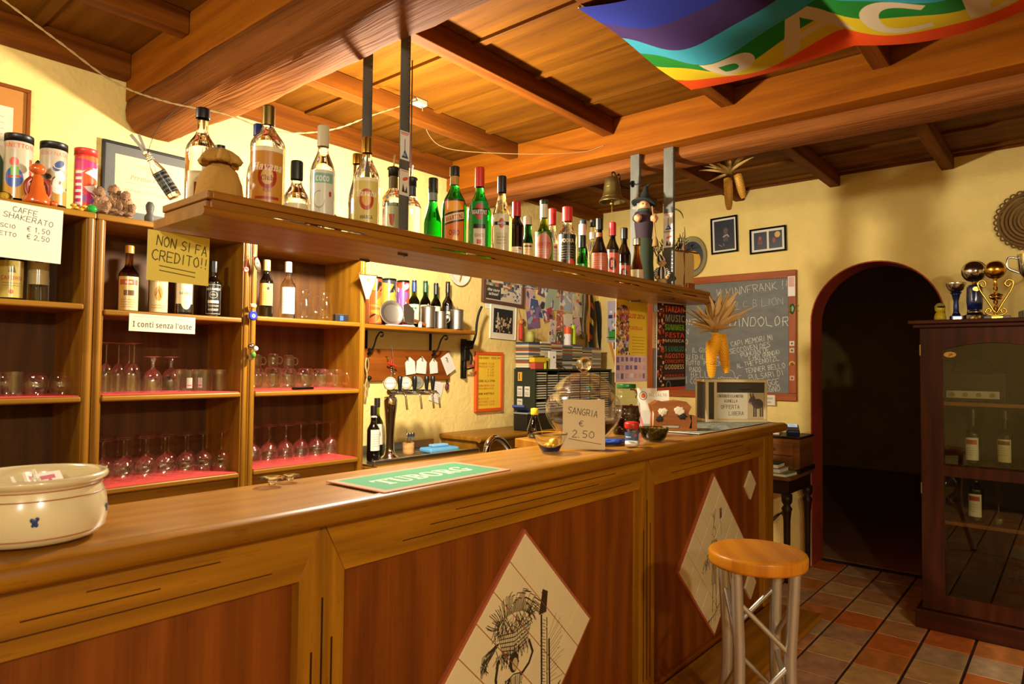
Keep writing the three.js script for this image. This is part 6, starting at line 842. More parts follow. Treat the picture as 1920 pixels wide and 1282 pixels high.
  const bx = thing('black_case', 'flat black speaker case lying before the disc rack', 'case', [3.87, yR, -2.96]); part(bx, 'body', new RoundedBoxGeometry(.52, .115, .12, 2, .006).translate(0, .0575, 0), M.black); part(bx, 'lid', new RoundedBoxGeometry(.53, .012, .13, 2, .005).translate(0, .121, 0), std(0x8a8a88, .4)); part(bx, 'blue_book', new RoundedBoxGeometry(.13, .016, .09, 1, .002), std(0x2a3a7a, .6), [-.25, .152, .0], [0, .3, -.35]);
}
{ // postcards, photos and pennants pinned on the wall above the rack
  const R = mulberry(21), pal = ['#d8a8b0', '#9ab0c8', '#e8d8d0', '#5a4a6a', '#c85a4a', '#3a5a8a', '#d8c8a0', '#2a2a34', '#a8c0b0', '#e8e4dc', '#8a6a9a', '#b83a5a'];
  const cards = [[4.07, 1.93, .12, .17, .1], [4.16, 1.84, .2, .14, -.1], [4.1, 1.76, .16, .16, .15], [4.22, 1.98, .13, .09, -.2], [4.36, 1.94, .22, .2, .02], [4.55, 1.95, .2, .22, -.05], [4.7, 1.9, .14, .2, .06], [4.28, 1.8, .14, .1, .3], [4.44, 1.76, .1, .16, -.1], [4.56, 1.7, .13, .24, .04], [4.34, 1.66, .09, .2, -.12], [4.44, 1.62, .09, .1, .1], [4.68, 1.72, .11, .15, .3], [4.03, 2.04, .2, .1, .02], [4.3, 2.07, .18, .1, -.04], [4.6, 2.08, .2, .1, .06]];
  cards.forEach(([x, y, w, h, r], i) => { const c = cell(110, Math.min(200, Math.round(110 * h / w)), (g, W, H) => { fill(g, pal[(i * 5) % 12], -2, -2, W + 4, H + 4); for (let k = 0; k < 12; k++) { g.fillStyle = pal[R() * 12 | 0]; const a = R(); g.save(); g.translate(R() * W, R() * H); g.rotate(R() * 3); a < .5 ? g.fillRect(-10, -6, 12 + R() * 36, 6 + R() * 22) : (g.beginPath(), g.ellipse(0, 0, 5 + R() * 18, 4 + R() * 14, 0, 0, 7), g.fill()); g.restore(); } g.strokeStyle = '#e8e0d0'; g.lineWidth = 4; if (i % 2) g.strokeRect(0, 0, W, H); });
    const tone = ['pink', 'pale blue', 'cream', 'plum', 'brick red', 'navy', 'tan', 'black', 'sage green', 'white', 'violet', 'crimson'][(i * 5) % 12]; solo('postcard', sheetGeo(w, h, c), c.s.gloss, `${h > w * 1.1 ? 'upright' : w > h * 1.1 ? 'wide' : 'square'} ${i === 12 ? 'slanted ' : ''}${tone} postcard ${i > 12 ? 'half hidden under the bottle shelf' : 'pinned above the disc rack'}`, 'postcard', [x, y, ZB + .003 + i * .0016], [0, 0, r], 'postcards above the disc rack'); });
  // scarves and belts hanging in the corner
  const band = (x, y0, y1, w, col, z, lb, r = 0, cat = 'scarf', c) => { const t = thing(cat === 'scarf' ? 'hanging_scarf' : 'hanging_strap', lb, cat, [x, y0, z], [0, 0, r]); const L = y0 - y1, g = new THREE.PlaneGeometry(w, L, 6, 16), p = g.attributes.position; for (let i = 0; i < p.count; i++) p.setZ(i, .008 * Math.sin(p.getX(i) / w * 9) + .006 * Math.sin(p.getY(i) * 14)); g.translate(0, -L / 2, .015); g.computeVertexNormals(); part(t, 'cloth', c ? remap(g, c) : g, c ? c.s.mat : new THREE.MeshStandardMaterial({ color: col, roughness: .85, side: THREE.DoubleSide })); part(t, 'nail', sph(.006, 8, 6).translate(0, -.006, .012), M.iron); return t; };
  const scC = cell(80, 240, (g, w, h) => { fill(g, '#1a1814', -2, -2, w + 4, h + 4); g.save(); g.rotate(.5); for (let k = 0; k < 9; k++) { fill(g, k % 2 ? '#d8b82c' : '#b8482c', -40, k * 44 - 60, 160, 14); } g.restore(); });
  band(4.87, 2.1, 1.42, .11, 0, ZB + .01, 'black and yellow patterned scarf hanging in the corner', .06, 'scarf', scC);
  band(4.78, 2.1, 1.62, .05, 0x8a8474, ZB + .006, 'grey webbing strap hanging beside the postcards', -.02, 'strap'); band(4.82, 2.0, 1.6, .022, 0xd88a2c, ZB + .03, 'narrow orange strap hanging over the grey one', .02, 'strap'); band(4.96, 1.96, 1.5, .1, 0x15171c, ZB + .02, 'plain black scarf hanging at the wall corner', .2, 'scarf');
  // pennants on the right wall next to the corner
  const card2 = cell(90, 170, (g, w, h) => { fill(g, '#b8b0c0', -2, -2, w + 4, h + 4); const r2 = mulberry(5); for (let k = 0; k < 26; k++) { g.fillStyle = ['#7a5a9a', '#d86a7a', '#3a3a5a', '#e8e0e0', '#5a8a6a', '#c84a3a'][r2() * 6 | 0]; g.fillRect(r2() * w, r2() * h * .8, 4 + r2() * 16, 6 + r2() * 26); } fill(g, '#3c9a3c', 6, h - 46, w - 12, 36); });
  const pk = thing('sticker_packet', 'clear packet with a green base hung beside the corner', 'packet', [XW - .004, 1.96, -3.05], [0, -Math.PI / 2, 0]); part(pk, 'packet', sheetGeo(.2, .36, card2).translate(0, -.18, .002), card2.s.gloss); part(pk, 'peg', sph(.008, 8, 6).translate(0, -.004, .008), M.iron);
  const vp = thing('long_pennant', 'long white pennant with an orange edge below the packet', 'pennant', [XW - .003, 1.64, -3.06], [0, -Math.PI / 2, 0]); const vc = cell(80, 140, (g, w, h) => { fill(g, '#d88a2c', -2, -2, w + 4, h + 4); g.fillStyle = '#e8dcc0'; g.beginPath(); g.moveTo(14, 0); g.lineTo(w - 14, 0); g.lineTo(w / 2, h - 26); g.fill(); for (let k = 0; k < 3; k++) fill(g, '#2a241c', 28 + k * 9, 10, 5, 54 - Math.abs(k - 1) * 10); });
  const tri = extrude([[-.09, 0], [.09, 0], [.01, -.26], [-.01, -.26]], .002); { const p = tri.attributes.position, uv = tri.attributes.uv; for (let i = 0; i < p.count; i++) uv.setXY(i, vc.u0 + (p.getX(i) + .09) / .18 * (vc.u1 - vc.u0), vc.v0 + (p.getY(i) + .26) / .26 * (vc.v1 - vc.v0)); } part(vp, 'cloth', tri, vc.s.mat); part(vp, 'rod', bar2([-.095, .002, .002], [.095, .002, .002], .004, 8), M.gold);
}

// ================================================================ ON THE COUNTER
{ // ceramic bowl with sugar packets
  const t = thing('ceramic_bowl', 'large cream ceramic bowl with blue sprigs and red lines', 'bowl', [.392, CT, -1.495]);
  part(t, 'bowl_wall', lathe([[0, .001], [.095, .001], [.108, .006], [.118, .02], [.121, .045], [.117, .075], [.109, .096], [.108, .1], [.113, .104], [.119, .108], [.121, .114], [.118, .119], [.112, .119], [.107, .113], [.103, .1], [.1, .03], [.09, .014], [0, .012]], 64), M.cream);
  for (const [r, y] of [[.1148, .0835], [.1107, .098], [.1168, .017]]) part(t, 'red_line', new THREE.TorusGeometry(r, .0011, 6, 72).rotateX(Math.PI / 2).translate(0, y, 0), phys(0xb0683c, { roughness: .3 }));
  for (let k = 0; k < 5; k++) { const a = .52 + k * 1.2566; const s = part(t, 'sprig', merge([[0, 0, .0045], [.0035, .005, .003], [-.004, .0035, .003], [.0025, -.005, .003], [-.0025, -.0055, .0025]].map(([x, y, r]) => sph(r, 10, 8).scale(1, 1.3, .18).translate(x, y, 0))), phys(0x24407a, { roughness: .25 })); const rad = .1215; s.position.set(Math.sin(a - .75) * rad, .05, Math.cos(a - .75) * rad); s.rotation.y = a - .75; }
  const pc = cell(100, 70, (g, w, h) => { fill(g, '#e2d8c8', -2, -2, w + 4, h + 4); fill(g, '#b8242c', 12, 10, 60, 14); fill(g, '#b8242c', 40, 22, 14, 36); fill(g, '#3a5a9a', 76, 34, 14, 20); }); const R = mulberry(17);
  for (let i = 0; i < 12; i++) { const a = R() * 6.3, r = R() * .06; const g = sheetGeo(.058, .04, pc, .005); const p = g.attributes.position; solo('sugar_packet', g, pc.s.mat, 'white and red sugar packet inside the ceramic bowl', 'packet', [.392 + Math.cos(a) * r, CT + .05 + i * .0042, -1.495 + Math.sin(a) * r * .8], [-1.2 + R() * .7, R() * 6, R() * .4], 'sugar packets in the ceramic bowl'); }
}
{ // bar mat
  const c = cell(700, 340, (g, w, h) => { fill(g, '#d8875e', -2, -2, w + 4, h + 4); fill(g, '#2f8a52', 26, 24, w - 52, h - 48); for (let k = 0; k < 400; k++) { g.fillStyle = k % 2 ? 'rgba(255,255,255,.04)' : 'rgba(0,0,0,.05)'; g.fillRect(26 + hash(k, 1, 2) * (w - 60), 24 + hash(k, 2, 2) * (h - 54), 8, 3); } g.save(); g.translate(w / 2, h * .52); g.scale(.98, 1.25); type(g, 'TUBORG', 0, 0, 118, '#e2dcb4', { bold: true, face: 'serif' }); g.restore(); });
  const t = thing('bar_mat', 'green rubber bar mat with a brand name and orange border', 'mat', [1.352, CT, -1.472], .02); part(t, 'rubber', new RoundedBoxGeometry(.505, .003, .246, 1, .001).translate(0, .0015, 0), std(0xb8704a, .8)); part(t, 'print', sheetGeo(.5, .241, c, .0008).rotateX(-Math.PI / 2).translate(0, .0034, 0), new THREE.MeshStandardMaterial({ map: c.s.mat.map, roughness: .8 }));
}
for (const [x, z, s, lb] of [[.98, -1.665, 1, 'small footed glass dish at the rear counter edge'], [1.045, -1.685, .8, 'second smaller glass dish behind the first']]) { const t = thing('glass_dish', lb, 'dish', [x, CT, z]); t.scale.setScalar(s); part(t, 'dish', lathe([[0, .001], [.012, .001], [.01, .006], [.016, .012], [.034, .017], [.0345, .02], [.03, .0185], [.012, .013], [0, .012]], 28), glass(0xf4f6f0, .5, { ior: 1.5 })); }
const thickGlass = glass(0xeef0f4, .3, { ior: 1.5 });
const jarGlass = new THREE.MeshPhysicalMaterial({ color: 0xffffff, roughness: .09, transmission: 1, thickness: 0, ior: 2.2 });
{ // blue-tinted glass bowl with lemon pieces
  const t = thing('glass_bowl', 'small blue-tinted glass bowl with lemon pieces', 'bowl', [2.065, CT, -1.545]); part(t, 'bowl_glass', lathe([[0, .001], [.032, .001], [.036, .005], [.052, .034], [.0665, .066], [.068, .069], [.066, .07], [.064, .066], [.049, .034], [.033, .008], [0, .006]], 40), glass(0xb8c4f0, .02, { ior: 1.45 })); part(t, 'base_ring', new THREE.TorusGeometry(.032, .0028, 8, 32).rotateX(Math.PI / 2).translate(0, .0038, 0), glass(0x3a34c8, .006, { ior: 1.45 }));
  [[.014, .03, .006, 1.1], [-.018, .02, .01, .7], [0, .018, -.014, .7], [-.006, .017, .022, .6]].forEach(([x, y, z, s], i) => solo('lemon_piece', lump(.017 * s, .12, 2.4, i), std(0xe0a81c, .45), i ? 'small lemon wedge at the bottom of the glass bowl' : 'largest lemon piece resting in the glass bowl', 'lemon', [2.065 + x, CT + y, -1.545 + z], i, i ? 'lemon wedges in the bowl' : undefined));
}
{ // folded card sign
  const c = cell(260, 300, (g, w, h) => { fill(g, '#d2bd92', -2, -2, w + 4, h + 4); hand(g, 'SANGRIA', 36, 44, 38, '#3a3020', 3.6, { rot: .14, wide: .84 }); hand(g, '€', 100, 128, 34, '#3a3020', 3.4, { wide: 1.1 }); hand(g, '2.50', 60, 184, 42, '#3a3020', 3.6, { rot: .06, wide: 1.05 }); g.strokeStyle = '#3a3020'; g.lineWidth = 3; g.beginPath(); g.moveTo(36, 236); g.lineTo(236, 268); g.stroke(); });
  const t = thing('sangria_sign', 'folded tan card with a handwritten sangria price', 'sign', [2.225, CT, -1.5], -.93); const P = c.s.mat;
  part(t, 'front_leaf', sheetGeo(.165, .195, c).translate(0, .0975, 0), P, [0, 0.0005, .034], [-.17, 0, 0]); part(t, 'back_leaf', box(.165, .195, .0012, 'x', 0).translate(0, .0975, 0), std(0xb89e70, .85), [0, .0005, -.034], [.17, 0, 0]);
}
{ // big lidded glass jar of sangria
  const t = thing('sangria_jar', 'large round lidded glass jar half full of dark sangria', 'jar', [2.49, CT, -1.68]);
  part(t, 'jar_glass', lathe([[0, .001], [.07, .001], [.08, .006], [.1, .03], [.128, .07], [.142, .11], [.143, .15], [.13, .188], [.108, .208], [.1, .214], [.103, .219], [.1, .222]], 56), jarGlass);
  part(t, 'sangria', lathe([[0, .011], [.072, .0125], [.09, .032], [.12, .074], [.128, .092], [0, .092]], 48), phys(0x160504, { roughness: .12 }));
  const l = part(t, 'lid', lathe([[0, .2945], [.02, .2945], [.05, .289], [.082, .268], [.104, .24], [.112, .226], [.116, .222]].reverse(), 56), jarGlass); part(l, 'knob', sph(.034, 28, 20).translate(0, .332, 0), thickGlass);
  for (const o of t.children) o.scale.set(1.18, 1, 1.18); l.children[0].scale.set(.85, 1, .85);
}
{ // jar of preserved fruit with a green lid
  const t = thing('fruit_jar', 'tall preserving jar of dark red fruit with a green lid', 'jar', [2.79, CT, -1.64]); part(t, 'jar_glass', lathe([[0, .001], [.06, .001], [.066, .008], [.068, .1], [.064, .15], [.048, .185], [.042, .195], [.042, .225], [0, .225]], 36), M.pane); part(t, 'lid', lathe([[0, .222], [.044, .222], [.0455, .226], [.0455, .24], [.042, .243], [0, .243]], 32), phys(0x1c5a24, { roughness: .3 })); part(t, 'handle', tube([[.042, .215, 0], [.07, .21, .01], [.078, .19, .012], [.07, .175, .01]], .004, 14, 8), M.steel);
  part(t, 'syrup', lathe([[0, .004], [.056, .004], [.061, .012], [.0625, .1], [.058, .14], [0, .142]], 32), phys(0x2a0a06, { roughness: .2 })); const R = mulberry(3), gs = []; for (let i = 0; i < 60; i++) { const a = R() * 6.283, y = .02 + R() * .115; gs.push(sph(.011, 8, 6).translate(Math.cos(a) * .0555, y, Math.sin(a) * .0555)); } const ch = part(t, 'cherries', merge(gs), phys(0x3c0e08, { roughness: .2 })); 
}
{ const t = thing('dark_bottle', 'small dark bottle with a yellow cap behind the glass bowl', 'bottle', [2.42, CT, -1.90]); part(t, 'glass_body', lathe([[0, .0005], [.028, .001], [.029, .03], [.02, .06], [.013, .08], [.013, .1], [0, .1]], 24), M.gWine); part(t, 'cap', lathe([[.014, .088], [.0155, .089], [.0155, .113], [0, .115]], 20), phys(0xd8b81c, { roughness: .4 })); t.scale.setScalar(1.15); }
{ const t = thing('blue_saucer', 'blue plastic tray under the counter jars', 'tray', [2.42, CT, -1.5], -.5); part(t, 'plate', lathe([[0, .002], [.05, .002], [.072, .011], [.074, .014], [.07, .013], [.05, .006], [0, .005]], 36).scale(.95, 1, .55), phys(0x2a48b0, { roughness: .25 })); part(t, 'napkin', lump(.03, .2, 3, 2, 18, 12, 1.5, .35, 1).translate(.01, .014, 0), std(0x3a5ac0, .9)); }
{ const c = cell(80, 60, (g, w, h) => { fill(g, '#3a5a8a', -2, -2, w + 4, h + 4); fill(g, '#b84a3c', 50, 12, 16, 18); fill(g, '#d8d8d0', 8, 30, 30, 8); }); const t = thing('spice_jar', 'small glass jar with a red lid and a blue label', 'jar', [2.412, CT, -1.392], toCam(2.4, -1.39)); part(t, 'jar_glass', lathe([[0, .001], [.026, .001], [.0285, .006], [.0285, .062], [.024, .07], [.024, .078], [0, .078]], 26), M.thin); part(t, 'salt', lathe([[0, .004], [.0265, .005], [.0265, .022], [0, .024]], 24), M.white); part(t, 'label', arcLabel(.029, .032, 2.4, c, 10).translate(0, .044, 0), c.s.gloss); part(t, 'lid', lathe([[0, .074], [.026, .074], [.0295, .078], [.0295, .094], [.026, .1], [.012, .103], [0, .103]], 26), phys(0xb8241c, { roughness: .35 })); }
{ // snack bowl
  const t = thing('snack_bowl', 'clear glass bowl filled with savoury snacks', 'bowl', [2.69, CT, -1.44]); part(t, 'bowl_glass', lathe([[0, .001], [.04, .001], [.052, .014], [.064, .045], [.067, .056], [.065, .058], [.062, .046], [.049, .018], [.038, .006], [0, .005]], 36), new THREE.MeshPhysicalMaterial({ color: 0xa8b89a, roughness: .02, transmission: 1, thickness: 0, ior: 1.7 })); const R = mulberry(23), gs = []; for (let i = 0; i < 170; i++) { const a = R() * 6.28, y = .01 + R() * .038, r = (.036 + (y - .01) * .6) * Math.sqrt(R()); gs.push(lump(.0075, .2, 2, i, 1, 1, 1, .6 + R(), 1).rotateX(R() * 3).translate(Math.cos(a) * r, y, Math.sin(a) * r)); } const s = part(t, 'snacks', merge(gs.map((g) => g)), std(0xa87a2c, .8)); s.userData.kind = 'stuff'; }
{ const t = thing('red_card', 'red triangular folded card standing behind the snacks', 'card', [2.99, CT, -1.7], -.9); const c = cell(90, 100, (g, w, h) => { fill(g, '#c02a24', -2, -2, w + 4, h + 4); g.fillStyle = '#e0867a'; g.beginPath(); g.moveTo(45, 12); g.lineTo(78, 94); g.lineTo(12, 94); g.fill(); squiggles(g, 28, 56, 34, 4, 9, '#f0c8c0'); }); for (const [s, ry] of [[1, 0], [-1, Math.PI]]) { const g = extrude([[-.045, 0], [.045, 0], [.008, .135], [-.008, .135]], .0015); const p = g.attributes.position, uv = g.attributes.uv; for (let i = 0; i < p.count; i++) uv.setXY(i, c.u0 + (p.getX(i) + .045) / .09 * (c.u1 - c.u0), c.v0 + p.getY(i) / .135 * (c.v1 - c.v0)); part(t, 'leaf', g, c.s.gloss, [0, .0003, s * .02], [s * -.13, 0, 0]); } }
{ // cow-shaped napkin holder
  const t = thing('cow_holder', 'wooden napkin holder cut in the shape of a spotted cow', 'napkin holder', [3.15, CT + .003, -1.6], -.85); const w1 = wood([176, 110, 48], [128, 70, 26], 97, .5);
  const cow = [[-.09, 0], [-.085, .085], [-.1, .13], [-.07, .15], [-.03, .142], [.03, .15], [.075, .145], [.1, .12], [.085, .09], [.1, .05], [.085, 0], [.05, 0], [.045, .03], [-.05, .03], [-.055, 0]];
  for (const z of [-.04, .03]) part(t, 'cow_side', grain(extrude(cow, .012, .002).translate(0, 0, z), 'x'), w1); part(t, 'base', boxAt(-.1, .13, 0, .012, -.05, .05, 'x', .002), w1); part(t, 'post', boxAt(.105, .13, .012, .075, -.045, .045, 'y', .002), w1);
  for (const [x, y, s, c] of [[-.045, .095, 1, 0xe0d4b8], [.04, .1, 1.2, 0xe0d4b8], [.055, .075, .9, 0x17140f], [-.06, .06, .8, 0x17140f]]) part(t, 'spot', lump(.019 * s, .22, 3, x * 90, 18, 12, 1.1, .9, .12).translate(x, y, .0455), std(c, .6)); part(t, 'napkins', boxAt(-.08, .085, .0125, .1, -.026, .028, 'x', .003), M.white);
}
{ const c = cell(180, 180, (g, w, h) => { fill(g, '#e6ddca', -2, -2, w + 4, h + 4); g.strokeStyle = '#8a8478'; g.lineWidth = 5; g.beginPath(); g.arc(34, 38, 20, 0, 7); g.stroke(); g.fillStyle = '#d8602c'; g.beginPath(); g.arc(34, 38, 13, 0, 7); g.fill(); type(g, 'METAL16', 116, 34, 24, '#b8a890', { bold: true }); squiggles(g, 70, 60, 90, 3, 12, '#b8b0a0'); fill(g, '#c83a30', 128, 86, 36, 16); squiggles(g, 120, 116, 50, 4, 10, '#c8a8a0'); }); const t = thing('leaflet_stand', 'white leaflet with an orange circle standing at the counter back', 'leaflet', [3.40, CT + .003, -1.82], -.75); part(t, 'leaflet', sheetGeo(.185, .2, c).translate(0, .1, 0), c.s.mat, [0, .001, 0], [-.1, 0, 0]); part(t, 'prop', box(.06, .15, .0015, 'y', 0).translate(0, .075, 0), M.white, [0, .001, -.06], [.3, 0, 0]); }
{ // grey woven cloth at the far end
  const c = cell(256, 256, (g, w, h) => { fill(g, '#8d927f', -2, -2, w + 4, h + 4); for (let j = 0; j < 32; j++) for (let i = 0; i < 16; i++) { fill(g, ['#a8ad9a', '#757b6b', '#98907c', '#6a7468'][hash(i, j, 4) * 4 | 0], i * 16 + (j % 2) * 8, j * 8, 14, 4); } }); const t = thing('counter_cloth', 'grey woven cloth spread on the far end of the counter', 'cloth', [0, CT, 0]); part(t, 'cloth', sheetGeo(.98, .5, c, .003).rotateX(-Math.PI / 2).translate(3.58, .0015, -1.66), new THREE.MeshStandardMaterial({ map: c.s.mat.map, roughness: .95 }));
}
{ // donation box
  const t = thing('donation_box', 'clear-fronted donation box with wooden edges and a donkey picture', 'donation box', [3.945, CT + .003, -1.6], -.77); const W = .375, H = .25, D = .17, e = .016, wm = wood([226, 206, 160], [190, 164, 116], 103, .55);
  for (const y of [0, H - e]) for (const z of [D / 2 - e, -D / 2]) part(t, 'long_edge', boxAt(-W / 2, W / 2, y, y + e, z, z + e, 'x', .002), wm); for (const x of [-W / 2, W / 2 - e]) { for (const z of [D / 2 - e, -D / 2]) part(t, 'upright', boxAt(x, x + e, e, H - e, z, z + e, 'y', .002), wm); for (const y of [0, H - e]) part(t, 'short_edge', boxAt(x, x + e, y, y + e, -D / 2 + e, D / 2 - e, 'z', .002), wm); }
  part(t, 'divider', boxAt(-W / 2 + .05, -W / 2 + .05 + e, e, H - e, D / 2 - e, D / 2, 'y', .002), wm);
  part(t, 'floor', boxAt(-W / 2 + .01, W / 2 - .01, .002, .01, -D / 2 + .01, D / 2 - .01, 'x', 0), wm); part(t, 'back', boxAt(-W / 2 + e, W / 2 - e, e, H - e, -D / 2 + .003, -D / 2 + .008, 'x', 0), std(0x3a342e, .8)); part(t, 'side_pane', boxAt(-W / 2 + .005, -W / 2 + .009, e, H - e, -D / 2 + e, D / 2 - e, 'x', 0), std(0x4a453c, .3)); part(t, 'side_pane', boxAt(W / 2 - .009, W / 2 - .005, e, H - e, -D / 2 + e, D / 2 - e, 'x', 0), std(0x4a453c, .3)); part(t, 'top_pane', boxAt(-W / 2 + e, W / 2 - e, H - .01, H - .006, -D / 2 + e, D / 2 - e, 'x', 0), std(0x4a453c, .3)); part(t, 'front_pane', boxAt(-W / 2 + e, W / 2 - e, e, H - e, D / 2 - .012, D / 2 - .009, 'x', 0), std(0x2e2a2c, .15)); part(t, 'coin_slot', boxAt(.02, .09, H - .062, H - .055, D / 2 - .0085, D / 2 - .007, 'x', 0), M.black);
  const c = cell(420, 230, (g, w, h) => { fill(g, '#cfc4a6', -2, -2, w + 4, h + 4); hand(g, 'CONTRIBUTO X LA NOSTRA', 6, 18, 24, '#2c2820', 3, { wide: .52 }); hand(g, 'ASINELLA', 66, 60, 24, '#2c2820', 3, { wide: .72 }); hand(g, 'OFFERTA', 36, 108, 32, '#2c2820', 3.4, { wide: .84 }); hand(g, 'LIBERA', 106, 164, 32, '#2c2820', 3.4, { wide: .84 });
    fill(g, '#b8a47c', 272, 0, 148, h); g.fillStyle = '#4a4038'; g.beginPath(); g.ellipse(362, 96, 50, 44, 0, 0, 7); g.fill(); g.beginPath(); g.ellipse(312, 66, 26, 40, .5, 0, 7); g.fill(); for (const x of [322, 340, 380, 398]) g.fillRect(x, 110, 13, 100); for (const x of [300, 322]) { g.beginPath(); g.ellipse(x, 24, 7, 22, -.2, 0, 7); g.fill(); } g.fillStyle = '#8a7a68'; g.beginPath(); g.ellipse(298, 92, 12, 10, 0, 0, 7); g.fill(); });
  part(t, 'notice', sheetGeo(W - .085, H - .095, c, .001).translate(.026, H / 2 - .03, D / 2 - .0078), c.s.mat);
}

// ================================================================ RIGHT WALL
const onRight = (o, y, z, off = .002) => { o.position.set(XW - off, y, z); o.rotation.y = -Math.PI / 2; return o; };
{ // chalkboard
  const t = onRight(thing('chalkboard', 'large chalkboard with a reddish wooden frame covered in chalk writing', 'chalkboard', [0, 0, 0]), 1.63, -2.15); const W = 1.2, H = .95, f = .055;
  const cv = document.createElement('canvas'); cv.width = 1280; cv.height = 1000; const g = cv.getContext('2d'); fill(g, '#5e605a', 0, 0, 1280, 1000); const R = mulberry(61); for (let i = 0; i < 500; i++) { g.fillStyle = `rgba(${R() > .5 ? '150,150,140' : '34,36,34'},.05)`; g.beginPath(); g.ellipse(R() * 1280, R() * 1000, 20 + R() * 160, 8 + R() * 30, -.5 + R(), 0, 7); g.fill(); }
  const ch = (s, x, y, z, o = {}) => hand(g, s, x, y, z, o.c ?? 'rgba(226,222,206,.86)', o.lw ?? 3.2, { rot: o.r ?? 0, wide: o.w ?? .8, jit: .95 });
  ch('W WINNFRANK !!', 640, 70, 66, { r: -.07, w: .9 }); ch('BLK V C.B LION', 620, 190, 60, { r: -.03, w: .95, c: 'rgba(214,210,196,.6)' }); ch('DINDOLOR', 770, 330, 76, { r: .02, w: 1.0, lw: 5 }); g.strokeStyle = 'rgba(220,216,200,.7)'; g.lineWidth = 4; g.beginPath(); g.moveTo(620, 268); g.lineTo(860, 256); g.stroke();
  ch('SIGNOR B.', 250, 330, 52); ch('E UN', 240, 420, 52); ch('ALTRO', 210, 520, 44); ch('TUTTO   IL GIORNO', 190, 600, 44); ch('CURE SU ED IL CUERO!', 190, 664, 42); ch('PAGES TUTTO  PERMENTO', 180, 722, 40); ch('PADO', 380, 780, 40);
  ch('ANK IL BELLO', 130, 820, 56, { w: .9 }); ch('DATE DI CO', 140, 886, 50); ch('DEBORS', 90, 940, 46); ch('-AFFERSO', 620, 870, 40);
  ch('AI CAPI MEMORI MI', 700, 560, 44, { r: -.16 }); ch('SECCOVEN DES', 760, 616, 44, { r: -.18 }); ch('PUHUAN DE', 860, 650, 42, { r: -.2 }); ch('F.HOT (RANDA)', 930, 684, 38, { r: -.24, w: .7 }); ch('AL THE FENOTZL', 820, 748, 40, { r: -.2, w: .8 }); ch('TENNER BELLO', 900, 790, 42, { r: -.16 }); ch('PULSARI DI', 930, 844, 48, { r: -.16 }); ch('SCHEGGE', 950, 902, 50, { r: -.12 }); ch('LEGNO', 1040, 952, 46, { r: -.14 }); g.beginPath(); g.arc(760, 850, 46, 3.4, 6.4); g.arc(860, 880, 30, 3, 5); g.stroke();
  const tx = new THREE.CanvasTexture(cv); tx.colorSpace = THREE.SRGBColorSpace; part(t, 'slate', new THREE.BoxGeometry(W - 2 * f + .01, H - 2 * f + .01, .008), new THREE.MeshStandardMaterial({ map: tx, roughness: .55 }), [0, 0, .012]);
  for (const s of [-1, 1]) { part(t, 'frame_rail', box(W, f, .026, 'x', .004), M.frameWood, [0, s * (H / 2 - f / 2), .013]); part(t, 'frame_stile', box(f, H - 2 * f, .026, 'y', .004), M.frameWood, [s * (W / 2 - f / 2), 0, .013]); }
  const mg = cell(60, 150, (g2, w, h) => { fill(g2, '#e0d6c8', -2, -2, w + 4, h + 4); for (let k = 0; k < 9; k++) fill(g2, '#c85a4c', 6, 8 + k * 8, 44, 4); fill(g2, '#e8e4e0', 4, 84, 52, 60); });
  const onB = (n, lb, cat, x, y, f2) => { const o = onRight(thing(n, lb, cat, [0, 0, 0]), 1.63 + y, -2.15 + x, .0285); f2(o); };
  onB('red_list', 'red and white printed list stuck on the chalkboard frame', 'sticker', .57, .355, (o) => part(o, 'paper', sheetGeo(.052, .145, mg), mg.s.mat)); onB('green_charm', 'green lizard magnet clinging to the chalkboard frame', 'magnet', .575, .19, (o) => { part(o, 'body', lump(.02, .25, 3, 3, 18, 12, .8, 1.8, .5), phys(0x2a5a1c, { roughness: .3 })); part(o, 'legs', merge([tube([[-.03, .02, 0], [0, .01, .004], [.03, .03, 0]], .004, 10, 6), tube([[-.03, -.02, 0], [0, -.015, .004], [.03, -.01, 0]], .004, 10, 6)]), phys(0x4a7a2c, { roughness: .3 })); });
  [[-.06, 0xc8c0a8, 'square pale magnet on the chalkboard frame'], [-.11, 0xb8a890, 'patterned tan magnet on the chalkboard frame'], [-.21, 0xd8a050, 'curved orange magnet on the chalkboard frame'], [-.31, 0xc88a70, 'small pinkish magnet low on the chalkboard frame']].forEach(([y, c, lb], i) => onB('fridge_magnet', lb, 'magnet', .572, y, (o) => { part(o, 'face', i === 2 ? new THREE.TorusGeometry(.018, .006, 8, 16, 3.6) : new RoundedBoxGeometry(.036, .036, .006, 2, .002), std(c, .5)); part(o, 'detail', sph(.007, 10, 8).scale(1, 1, .5).translate(0, 0, .004), std(0x6a4a3a, .6)); }));
  const pt = cell(90, 60, (g2, w, h) => { fill(g2, '#dcd2bc', -2, -2, w + 4, h + 4); type(g2, 'PAYMENT', 40, 20, 16, '#7a7468', { bold: true }); type(g2, 'CARD', 44, 42, 16, '#7a7468', { bold: true }); }); onB('card_notice', 'small payment card notice under the chalkboard corner', 'notice', .40, -.475, (o) => part(o, 'paper', sheetGeo(.1, .075, pt), pt.s.mat));
  onB('frame_clip', 'small white clip on the top rail of the chalkboard', 'clip', -.22, .462, (o) => { part(o, 'clip', new RoundedBoxGeometry(.03, .02, .012, 2, .003), M.white); part(o, 'spring', tube([[-.012, .008, 0], [0, .016, .004], [.012, .008, 0]], .0015, 8, 5), M.steel); });
}
function wallPic(name, lb, y, z, w, h, rot, draw) { const c = cell(200, Math.round(200 * h / w), draw); const t = framed(name, lb, 'picture', 0, 0, w, h, .014, M.blackGloss, c, { gloss: 1, d: .018 }); onRight(t, y, z); t.rotation.z = 0; t.rotateZ(rot); return t; }
